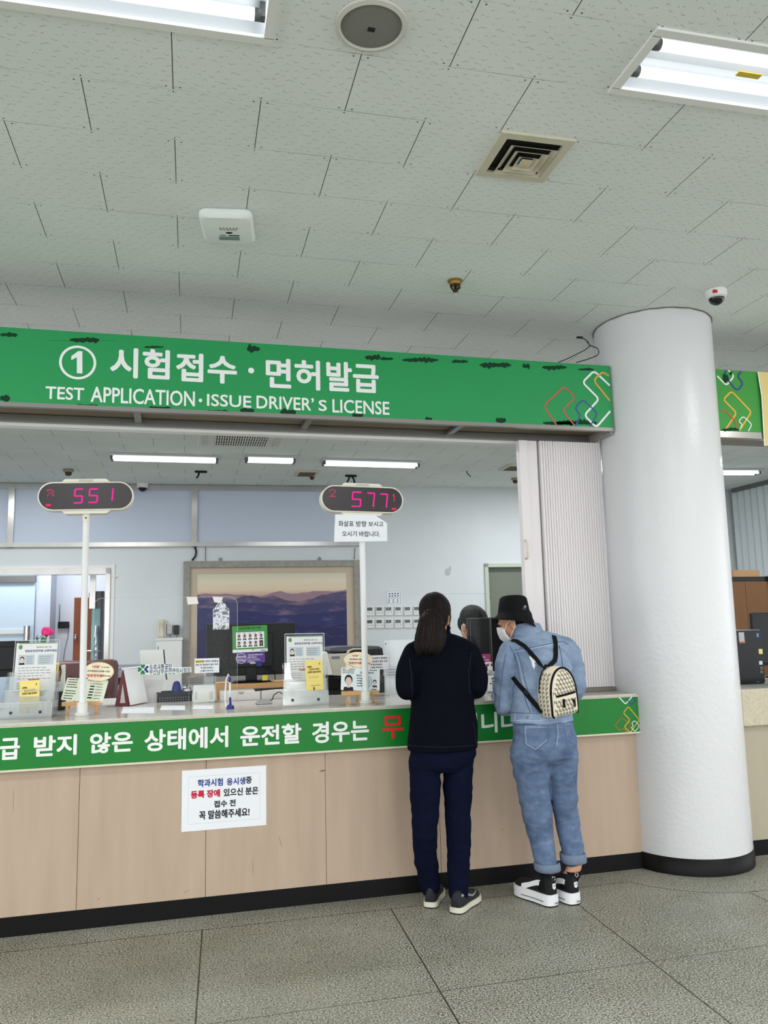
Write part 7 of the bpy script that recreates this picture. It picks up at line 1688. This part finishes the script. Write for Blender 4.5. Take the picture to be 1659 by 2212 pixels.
armR2 = [(at(1229, 1412, 4.15), .060), (at(1241, 1450, 4.12), .055), (at(1242, 1486, 4.10), .051), (at(1232, 1500, 4.20), .045), (at(1212, 1496, 4.36), .038), (at(1200, 1492, 4.48), .035)]
yw = math.radians(6)
tor2 = [(1171, 1557, 3.985, .166, .126), (1172, 1535, 4.0, .160, .124), (1173, 1500, 4.03, .156, .120), (1172, 1465, 4.07, .158, .118), (1169, 1432, 4.11, .166, .112), (1166, 1408, 4.15, .166, .098), (1161, 1392, 4.18, .138, .086), (1153, 1378, 4.205, .098, .074), (1144, 1368, 4.23, .066, .064), (1138, 1358, 4.25, .056, .058)]
body = MB(); head_shape(body, hd2, 0.98)
limb(body, [(at(1146, 1385, 4.22), .052), (at(1130, 1368, 4.27), .050), (hd2 @ Vector((0, -0.03, -0.05)), .048)])
body.ring_loft([ring(at(u, v, Y), rx*.86, ry*.84, yw) for u, v, Y, rx, ry in tor2])
aL = at(1187, 1885, 3.99); aR = at(1241, 1872, 3.98)
def foot_in(u, v, ang):
    p = atz(u, v, 0.0); return Vector((p.x, p.y+.004, 0))+Vector((-math.sin(math.radians(ang)), math.cos(math.radians(ang)), 0))*.075
fL = foot_in(1199, 1959, 20); fR = foot_in(1246, 1955, 17)
limb(body, [(p, r*0.78) for p, r in legL2]+[(aL, .036), (aL*.4+fL*.6+Vector((0, 0, .055)), .030), (fL+Vector((0, 0, .075)), .026)]); limb(body, [(p, r*0.78) for p, r in legR2]+[(aR, .036), (aR*.4+fR*.6+Vector((0, 0, .055)), .030), (fR+Vector((0, 0, .075)), .026)])
for am, sd in ((armL2, -1), (armR2, 1)):
    limb(body, [(p, r*0.80) for p, r in am]); wr = am[-1][0]
    limb(body, [(wr, .030), (wr+Vector((0, .04, -.004)), .026)]); hand(body, frame(wr+Vector((0.0, .045, -.006)), math.radians(10*sd), math.radians(4)), sd, 0.25)
fuse(body, 'body', M_skin, mn, 0.006, 3)
jk = MB(); jk.ring_loft([ring(at(u, v, Y), rx, ry, yw) for u, v, Y, rx, ry in tor2[:-1]])
for am in (armL2, armR2): limb(jk, am)
limb(jk, [(at(1110, 1408, 4.17), .058), (at(1135, 1392, 4.19), .058), (at(1180, 1388, 4.18), .062), (at(1222, 1404, 4.16), .062)])
jko = fuse(jk, 'denim_jacket', M_dj, mn, 0.0065, 3, 0.012, (9, 9, 17), 1.0); jb2 = bvh_of(jko)
# collar stands up against the hat
mb = MB(); cp = [(1150, 1391, 4.20, .095, .085), (1141, 1372, 4.24, .086, .080), (1135, 1354, 4.265, .080, .078), (1134, 1352, 4.265, .073, .071), (1141, 1370, 4.24, .078, .072), (1150, 1388, 4.20, .086, .076)]
mb.ring_loft([ring(at(u, v, Y), rx, ry, yw, 32, math.radians(-16)) for u, v, Y, rx, ry in cp], cap=False); co = mb.build('collar', M_dj, mn, True)
mb = MB(); u, v, Y, rx, ry = cp[2]; mb.tube(ring(at(u, v, Y), rx-.003, ry-.003, yw, 32, math.radians(-16)), 0.003, 6, closed=True); mb.build('collar_stitch', M_seaml, mn, True)
# seams of the jacket
for pth in ([(1110, 1405), (1130, 1402), (1160, 1396), (1190, 1390), (1215, 1386), (1228, 1392)], [(1110, 1410), (1116, 1430), (1124, 1470), (1136, 1515), (1146, 1540)], [(1118, 1410), (1126, 1430), (1134, 1470), (1146, 1515), (1153, 1538)], [(1208, 1395), (1213, 1420), (1216, 1445)], [(1101, 1395), (1110, 1412), (1114, 1425)], [(1100, 1538), (1130, 1541), (1168, 1541)],
            [(1093, 1412), (1086, 1450), (1080, 1500), (1078, 1530)]):
    seam(mn, pth, jb2, 0.0022, M_seam)
for pth in ([(1108, 1408), (1130, 1405), (1160, 1399), (1190, 1393), (1218, 1389)], [(1098, 1556), (1130, 1558), (1170, 1556), (1205, 1552)], [(1113, 1541), (1113, 1556), (1146, 1555), (1147, 1541)], [(1114, 1410), (1121, 1430), (1129, 1470), (1141, 1515)]):
    seam(mn, pth, jb2, 0.0016, M_seaml, 'stitching')
decal(mn, [(1143, 1420), (1147, 1413), (1153, 1421), (1158, 1428), (1156, 1440), (1154, 1447), (1150, 1440), (1148, 1430)], jb2, mat('fray_white', rgb(232, 232, 236), rough=0.9), 'frayed_patch', 0.002)
h = hits([(1140, 1549), (1140.5, 1549)], jb2)
if h: mb = MB(); mb.ball(h[0][0], 0.008, (1, 0.5, 1)); mb.build('button', mat('button_pewter', rgb(120, 128, 140), rough=0.4, metal=0.6), mn, True)
h = hits([(1083, 1552), (1083.5, 1552)], jb2)
mb = MB(); c0, c1_ = armL2[-2][0], armL2[-1][0]; d = (c1_-c0).normalized(); mb.tube([c1_-d*0.05, c1_-d*0.012, c1_], 0.04, 16, rads=[.041, .041, .040]); mb.build('cuff', M_dj, mn, True)
mb = MB(); c0, c1_ = armR2[-2][0], armR2[-1][0]; d = (c1_-c0).normalized(); mb.tube([c1_-d*0.05, c1_-d*0.012, c1_], 0.04, 16, rads=[.040, .040, .039]); mb.build('cuff', M_dj, mn, True)
# jeans
tr = MB(); tr.ring_loft([ring(at(1172, 1545, 3.99), .150, .112, yw), ring(at(1174, 1575, 3.985), .158, .120, yw), ring(at(1177, 1605, 3.98), .168, .132, yw), ring(at(1178, 1630, 3.985), .164, .122, yw), ring(at(1180, 1645, 3.99), .140, .098, yw)])
tr.ball(at(1148, 1608, 3.965), .10, (0.90, 0.80, 1.3)); tr.ball(at(1205, 1606, 3.965), .095, (0.90, 0.80, 1.3))
for lg in (legL2, legR2): limb(tr, lg)
jeo = fuse(tr, 'jeans', M_je, mn, 0.0065, 3, 0.0075, (10, 10, 19), 6.0); je = bvh_of(jeo)
for pth in ([(1131, 1566), (1184, 1563), (1184, 1600), (1157, 1622), (1134, 1609), (1131, 1566)], [(1216, 1560), (1238, 1560)], [(1216, 1560), (1224, 1598), (1240, 1608)], [(1199, 1560), (1202, 1585), (1198, 1612), (1186, 1628)]):
    seam(mn, pth, je, 0.0018, M_seam, 'pocket_seam')
for pth in ([(1134, 1570), (1182, 1567)], [(1134, 1573), (1182, 1570)], [(1203, 1562), (1206, 1585), (1202, 1612)], [(1219, 1564), (1238, 1564)], [(1134, 1570), (1137, 1607), (1157, 1619), (1181, 1599)]): seam(mn, pth, je, 0.0013, M_seaml, 'stitching')
for lg, ub, vb, lv, rx in ((legL2, 1182, 1880, 1862, .060), (legR2, 1238, 1862, 1842, .060)):
    Y = lg[-1][0].y; mb = MB(); tl = math.radians(6)
    mb.ring_loft([ring(at(ub-1, lv, Y), rx-.003, rx-.004, 0, 28, 0), ring(at(ub-1, lv+1.0, Y), rx+.004, rx+.003), ring(at(ub, (vb+lv)/2, Y), rx+.005, rx+.004), ring(at(ub+1, vb-1.5, Y), rx+.004, rx+.003), ring(at(ub+1, vb, Y), rx-.001, rx-.001), ring(at(ub+1, vb-2, Y), rx-.008, rx-.008)], cap=False)
    mb.build('rolled_cuff', mat('denim_inside', rgb(112, 126, 148), rough=0.9, var=0.06, vscale=60), mn, True)
# bucket hat
hc0 = at(1110, 1327, 4.30); HM = Matrix.Translation(hc0) @ Matrix.Rotation(math.radians(3), 4, 'Y') @ Matrix.Rotation(math.radians(-8), 4, 'X')
def hring(r, z, drop=0.0, n=40, e=1.06):
    return [HM @ Vector((r*math.cos(2*PI*k/n), r*e*math.sin(2*PI*k/n), z-drop*(0.5+0.5*math.cos(2*PI*k/n+math.radians(18)))+0.003*math.sin(3*2*PI*k/n)*(1 if r > .1 else 0))) for k in range(n)]
mb = MB(); mb.ring_loft([hring(.002, .103), hring(.045, .102), hring(.066, .098), hring(.076, .088), hring(.083, .05), hring(.089, .010), hring(.0895, .004), hring(.100, -.010, .010), hring(.116, -.022, .036), hring(.130, -.028, .058), hring(.129, -.031, .058), hring(.114, -.026, .036), hring(.096, -.012, .010), hring(.084, .005), hring(.06, .08), hring(.002, .09)], cap=True)
ho = mb.build('bucket_hat', M_blackc, mn, True); hbv = bvh_of(ho)
seam(ho, [(1076, 1322), (1095, 1327), (1115, 1328), (1135, 1326), (1146, 1322)], hbv, 0.0014, mat('hat_seam', rgb(34, 34, 38), rough=0.8), 'band_seam')
decal(ho, [(1130, 1313), (1133, 1307), (1137, 1309), (1136, 1313)], hbv, mat('badge_grey', rgb(130, 132, 138), rough=0.5), 'badge', 0.0012)
for k in range(3): decal(ho, [(1129+k*3, 1315), (1130.6+k*3, 1315), (1130.6+k*3, 1316.5), (1129+k*3, 1316.5)], hbv, MATS['badge_grey'], 'badge_letter', 0.0012)
mb = MB(); hr = mb; hr.ball(hd2 @ Vector((0, -0.032, 0.005)), 0.1, (0.77, 0.80, 0.66), hd2.to_3x3(), 24); hr.ball(hd2 @ Vector((0, -0.06, -0.015)), 0.1, (0.66, 0.40, 0.45), hd2.to_3x3(), 20); fuse(hr, 'hair', M_hairk, mn, 0.006, 2)
eyes(mn, hd2, 0.98); mask(mn, hd2, 0.98, M_maskw)
# socks and platform sneakers
M_snb = mat('sneaker_black', rgb(22, 22, 24), rough=0.8); M_snw = mat('sneaker_white', rgb(232, 232, 236), rough=0.45)
for (u, v, ank, ang) in ((1199, 1959, aL, 20), (1246, 1955, aR, 17)):
    p = atz(u, v, 0.0); mb = MB()
    heel = Vector((p.x, p.y+0.004, 0)); tt = Vector((-math.sin(math.radians(ang)), math.cos(math.radians(ang)), 0))
    base = heel+tt*0.065
    mb.ring_loft([ring(base+Vector((0, 0, .07)), .036, .05), ring(base*0.6+Vector((ank.x, ank.y, 0))*0.4+Vector((0, 0, .105)), .042, .047), ring(base*.2+Vector((ank.x, ank.y, 0))*.8+Vector((0, 0, .132)), .0425, .044), ring(base*.2+Vector((ank.x, ank.y, 0))*.8+Vector((0, 0, .143)), .0415, .043), ring(base*.2+Vector((ank.x, ank.y, 0))*.8+Vector((0, 0, .138)), .038, .039)], cap=False)
    so = mb.build('sock', M_blackc, mn, True); sb = bvh_of(so)
    hs = 0.046; up, Ms = shoe(mn, heel, math.radians(ang), hs, M_snb, M_snw, M_ssole, 0.98, 0.008)
    for sd in (1, -1):
        shoe_band(up, Ms, [(0.22, 0.50), (0.34, 0.50), (0.46, 0.46), (0.58, 0.34), (0.66, 0.14)], hs, M_snw, 'side_stripe', (0.17, 0.30), sd, 0.002, 0.98)
        Pm = [Ms @ (Vector((-sd*(w_+0.0088), y, hs*0.52))*0.98) for y, w_, h_ in FOOT[2:8]]; mb = MB(); mb.tube(Pm, 0.0018, 5); mb.build('sole_line', M_ssole, up, True)
        Pm = [Ms @ (Vector((-sd*(w_+0.0066), y, hs+0.007))*0.98) for y, w_, h_ in FOOT[1:11]]; mb = MB(); mb.tube(Pm, 0.0012, 5); mb.build('sole_piping', M_ssole, up, True)
    Mt = Ms @ Matrix.Translation((0.012, -0.0035, 0)); mb = MB()
    mb.prism([(0.0-.010, hs+0.062), (.010, hs+.062), (.009, hs+.040), (0, hs+.034), (-.009, hs+.040)], -0.0035, 0.004, Ms @ Matrix.Translation((0, -0.001, 0))); ht = mb.build('heel_tab', M_snw, up, True)
    mb = MB(); mb.prism([(-.003, hs+.054), (.004, hs+.057), (.003, hs+.050), (-.002, hs+.047)], -0.0052, -0.0046, Ms); mb.build('heel_mark', MATS['port_grey'], up, True)
    mb = MB(); add_text(mb, 'PUMA', (-0.010, hs*0.32, 0.014, hs*0.52), Ms @ Matrix.Translation((0, -0.0150, 0)), 0.0004, 0.0006); mb.build('lettering', M_ssole, up, True, normals=False)
    mb = MB(); cu, cv = (1195.5, 1898) if u < 1220 else (1245.5, 1890)
    star = [(cu+r_*math.cos(k*PI/5+.3), cv+r_*1.2*math.sin(k*PI/5+.3)) for k, r_ in enumerate((4.6, 2.6)*5)]
    seam(mn, star+[star[0]], sb, 0.0011, M_snw, 'sock_emblem')

# ================================================================ backpack
YBK = 3.865
bc = at(1208, 1544, YBK)
bk = thing('mini_backpack', 'small cream backpack with black letter pattern worn by the person in denim', 'backpack', M=Matrix.Translation(bc) @ Matrix.Rotation(math.radians(20), 4, 'Z') @ Matrix.Rotation(math.radians(-5), 4, 'Y') @ Matrix.Diagonal((.96, 1, .94, 1)))
M_bag = mat('bag_cream', rgb(226, 216, 194), rough=0.6, var=0.04, vscale=20)
def dome_ring(w_, h, y, n=14, z0=0.0):
    P = [(-w_*0.90, z0), (w_*0.90, z0), (w_, z0+0.014), (w_, h*0.36)]
    for k in range(1, n):
        a = PI*k/n; P.append((w_*math.cos(a)*(1 if True else 0), h*0.36+(h*0.64)*math.sin(a)**0.85))
    P += [(-w_, h*0.36), (-w_, z0+0.014)]
    return [Vector((x, y, z)) for x, z in P]
mb = MB(); mb.ring_loft([dome_ring(.085, .235, .055), dome_ring(.095, .255, .035), dome_ring(.099, .262, .0), dome_ring(.098, .258, -.035), dome_ring(.090, .244, -.050, z0=0.006), *[[Vector((v.x*q_, y_, .10+(v.z-.10)*q_)) for v in dome_ring(.090, .244, -.050, z0=0.006)] for q_, y_ in ((.8, -.058), (.5, -.062), (.2, -.063))]])
bo_ = mb.build('bag_body', M_bag, bk); bbv = BVHTree.FromPolygons([v.co.copy() for v in bo_.data.vertices], [tuple(p.vertices) for p in bo_.data.polygons])
def onbag(x, z, lift=0.001, dirn=(0, 1, 0), org=None):
    l, n, i, d = bbv.ray_cast(Vector(org) if org else Vector((x, -0.3, z)), Vector(dirn)); return None if l is None else l+n*lift
mb = MB(); zp = [v+Vector((0, -0.003, 0)) for v in dome_ring(.0955, .252, -.044, 20)]; zp = zp[3:-2]; mb.tube([v*1.0 for v in zp], 0.0055, 8); mb.tube([dome_ring(.0955, .252, -.044)[1], dome_ring(.0955, .252, -.044)[2], zp[0]], 0.0055, 8); mb.tube([zp[-1], dome_ring(.0955, .252, -.044)[-1], dome_ring(.0955, .252, -.044)[0]], 0.0055, 8); mb.build('zip', M_blackc, bk)
mb = MB(); mb.tube([onbag(x, .112+x*0.03, .001) for x in [-.07+.014*k for k in range(11)]], 0.006, 8); mb.build('pocket_zip', M_blackc, bk)
mb = MB(); q = onbag(-.028, .07, .004); mb.tube([q+Vector((0, -.002, .022)), q+Vector((0, -.002, -.022))], .006, 8); mb.build('zip_pull', M_blackc, bk)
mb = MB(); mb.tube([v+Vector((0, 0.012, 0)) for v in dome_ring(.0975, .262, .020, 20)[3:-2]], 0.003, 6); mb.build('piping', M_blackc, bk)
lm = MB(); V1, F1 = glyphs('N'); V2, F2 = glyphs('Y')
def put(V, F, cx, cz, w_, h, side=False):
    x0 = min(v[0] for v in V); x1 = max(v[0] for v in V); y0 = min(v[1] for v in V); y1 = max(v[1] for v in V); P = []
    for v in V:
        x = cx+((v[0]-x0)/(x1-x0)-.5)*w_; z = cz+((v[1]-y0)/(y1-y0)-.5)*h
        p_ = onbag(x, z, .0009) if not side else onbag(0, 0, .0009, (1, 0, 0), (-0.3, x, z))
        if p_ is None: return
        P.append(lm.bm.verts.new(p_))
    for f in F:
        try: lm.bm.faces.new([P[i] for i in f])
        except ValueError: pass
r_i = 0; z = .014
while z < .245:
    x = -.088+(0.011 if r_i % 2 else 0)
    while x < .09:
        w_lim = .090 if z < .09 else .090*max(0, 1-((z-.09)/.16)**2)**0.5
        if abs(x) < w_lim-.006 and not (abs(z-(.112+x*.03)) < .012) and not (abs(x-.062) < .02 and abs(z-.062) < .028) and not (abs(x+.028) < .012 and abs(z-.07) < .03):
            [(put(V1, F1, x+e_, z, .0112, .0140), put(V2, F2, x+.0065+e_, z-.0098, .0124, .0140)) for e_ in (0, .0008)]
        x += .0225
    z += .0225; r_i += 1
lm.build('letter_pattern', mat('pattern_black', rgb(52, 48, 44), rough=0.7), bk, normals=False); lm = MB()
z = .02
while z < .24:
    for y in (-.024, .0, .024): 
         [(put(V1, F1, y+e_, z, .0104, .0140, True), put(V2, F2, y+.006+e_, z-.0098, .0114, .0140, True)) for e_ in (0, .0008)]
    z += .0225
lm.build('letter_pattern', MATS['pattern_black'], bk, normals=False)
lm = MB()
for dx in (0, .0015, -.0015, .003): put(V1, F1, .054+dx, .060, .022, .042); put(V2, F2, .056+dx, .059, .026, .050)
lm.build('emblem', M_blackc, bk, normals=False)
# straps over the jacket
topL = world_of(bk) @ Vector((-.035, .03, .245)); topR = world_of(bk) @ Vector((-.010, .03, .255)); lowL = world_of(bk) @ Vector((-.098, .02, .03))
h = [(l+n*.005, n) for l, n in hits([(1106, 1384), (1116, 1386), (1132, 1396), (1146, 1411), (1158, 1425), (1166, 1436)], jb2, 5.0)]; h.append((topL, Vector((0, -1, .2)))); strap3(bk, h, .024, M_blackc, 'strap')
h = [(l+n*.005, n) for l, n in hits([(1196, 1374), (1199, 1385), (1200, 1400), (1200, 1415), (1198, 1428)], jb2, 5.0)]; h.append((topR, Vector((0, -1, .2)))); strap3(bk, h, .024, M_blackc, 'strap')
h = [(l+n*.005, n) for l, n in hits([(1108, 1462), (1118, 1475), (1132, 1492), (1146, 1510), (1156, 1522)], jb2, 5.0)]; h.append((lowL, Vector((-.3, -1, 0)))); strap3(bk, h, .024, M_blackc, 'strap')
h2 = hits([(1139, 1499), (1140, 1500)], jb2)
if h2: mb = MB(); mb.box(h2[0][0]+h2[0][1]*.009, (.030, .008, .018), Euler((0, math.radians(48), 0)).to_matrix(), .002); mb.build('strap_buckle', M_black, bk, True)
mb = MB(); mb.tube([(-.04, .03, .245), (-.03, .03, .268), (-.012, .03, .262)], .006, 6); mb.build('top_loop', M_blackc, bk)

# ================================================================ clerk behind the counter
YC = 5.26
ck = thing('person', 'person with short black hair, glasses and mask bending behind the black terminal', 'person', (1.78, YC+0.1, 0))
hd3 = frame(at(1023, 1352, YC), math.radians(180+24), math.radians(26))
tor3 = [(at(1032, 1480, YC+.20)+Vector((0, .05, -.45)), .150, .11), (at(1032, 1480, YC+.20)+Vector((0, .05, -.25)), .165, .115), (at(1032, 1480, YC+.20), .175, .115), (at(1030, 1440, YC+.13), .185, .115), (at(1028, 1412, YC+.09), .19, .10), (at(1026, 1398, YC+.07), .13, .085), (at(1024, 1388, YC+.05), .07, .065)]
hips = tor3[0][0]
body = MB(); head_shape(body, hd3, 1.02); limb(body, [(tor3[-2][0], .052), (hd3 @ Vector((0, -0.035, -0.05)), .052)])
body.ring_loft([ring(c, rx*.88, ry*.86) for c, rx, ry in tor3])
sL = at(1028, 1415, YC+.09)+Vector((-.185, 0, 0)); sR = at(1028, 1415, YC+.09)+Vector((.185, 0, 0))
arm3 = []
for s, sh in ((-1, sL), (1, sR)): arm3.append([(sh, .055), (sh+Vector((s*.04, .02, -.20)), .048), (sh+Vector((s*.03, -.02, -.255)), .045), (sh+Vector((s*-.02, -.20, -.255)), .034)])
for am, s in zip(arm3, (1, -1)):
    limb(body, [(p, r*.82) for p, r in am]); wr = am[-1][0]; limb(body, [(wr, .028), (wr+Vector((0, -.045, 0)), .024)]); hand(body, frame(wr+Vector((0, -.045, 0)), PI, math.radians(6)), s, 0.3)
legs3 = [[(hips+Vector((s*.085, 0, -.03)), .085), (hips+Vector((s*.09, -.03, -.42)), .058), (Vector((hips.x+s*.09, hips.y+.02, .09)), .045)] for s in (-1, 1)]
for lg in legs3: limb(body, [(p, r*.8) for p, r in lg])
fuse(body, 'body', M_skin, ck, 0.006, 3)
jk = MB(); jk.ring_loft([ring(c, rx, ry) for c, rx, ry in tor3])
for am in arm3: limb(jk, am)
fuse(jk, 'jacket', M_blackc, ck, 0.009, 3, 0.005)
tr = MB(); tr.ring_loft([ring(hips+Vector((0, 0, .06)), .145, .105), ring(hips+Vector((0, 0, -.04)), .165, .12), ring(hips+Vector((0, 0, -.14)), .14, .09)])
for lg in legs3: limb(tr, lg)
fuse(tr, 'trousers', M_navy2, ck, 0.010, 3)
for lg in legs3: shoe(ck, (lg[-1][0].x, lg[-1][0].y+.06, 0), PI, 0.028, M_snb, M_ssole, M_ssole, 1.0)
hr = MB(); m3 = hd3.to_3x3(); hr.ball(hd3 @ Vector((0, -0.018, 0.050)), 0.1, (0.90, 1.06, 0.86), m3, 24); hr.ball(hd3 @ Vector((0, -0.05, 0.0)), 0.1, (0.82, 0.74, 0.78), m3, 24); hr.ball(hd3 @ Vector((0, 0.05, 0.060)), 0.06, (1.15, 0.75, 0.62), m3, 20)
for x in (-1, 1): hr.ball(hd3 @ Vector((x*.068, 0.018, 0.018)), 0.035, (0.5, 0.9, 1.1), m3)
fuse(hr, 'hair', M_hairk, ck, 0.005, 3, 0.002, (30, 30, 30))
eyes(ck, hd3, 1.02); mask(ck, hd3, 1.02, M_maskw)
mb = MB()
for x in (-1, 1):
    mb.tube([hd3 @ Vector((x*(.033+.024*math.cos(k*PI/10)), .096-.012*abs(math.cos(k*PI/10)), -.008+.019*math.sin(k*PI/10))) for k in range(20)], .0015, 5, closed=True); mb.tube([hd3 @ Vector((x*.057, .084, -.004)), hd3 @ Vector((x*.078, .04, 0)), hd3 @ Vector((x*.080, -.02, 0.0))], .0015, 5)
mb.tube([hd3 @ Vector((-.009, .098, -.006)), hd3 @ Vector((.009, .098, -.006))], .0015, 5); mb.build('glasses', mat('glasses_frame', rgb(60, 50, 46), rough=0.3), ck, True)
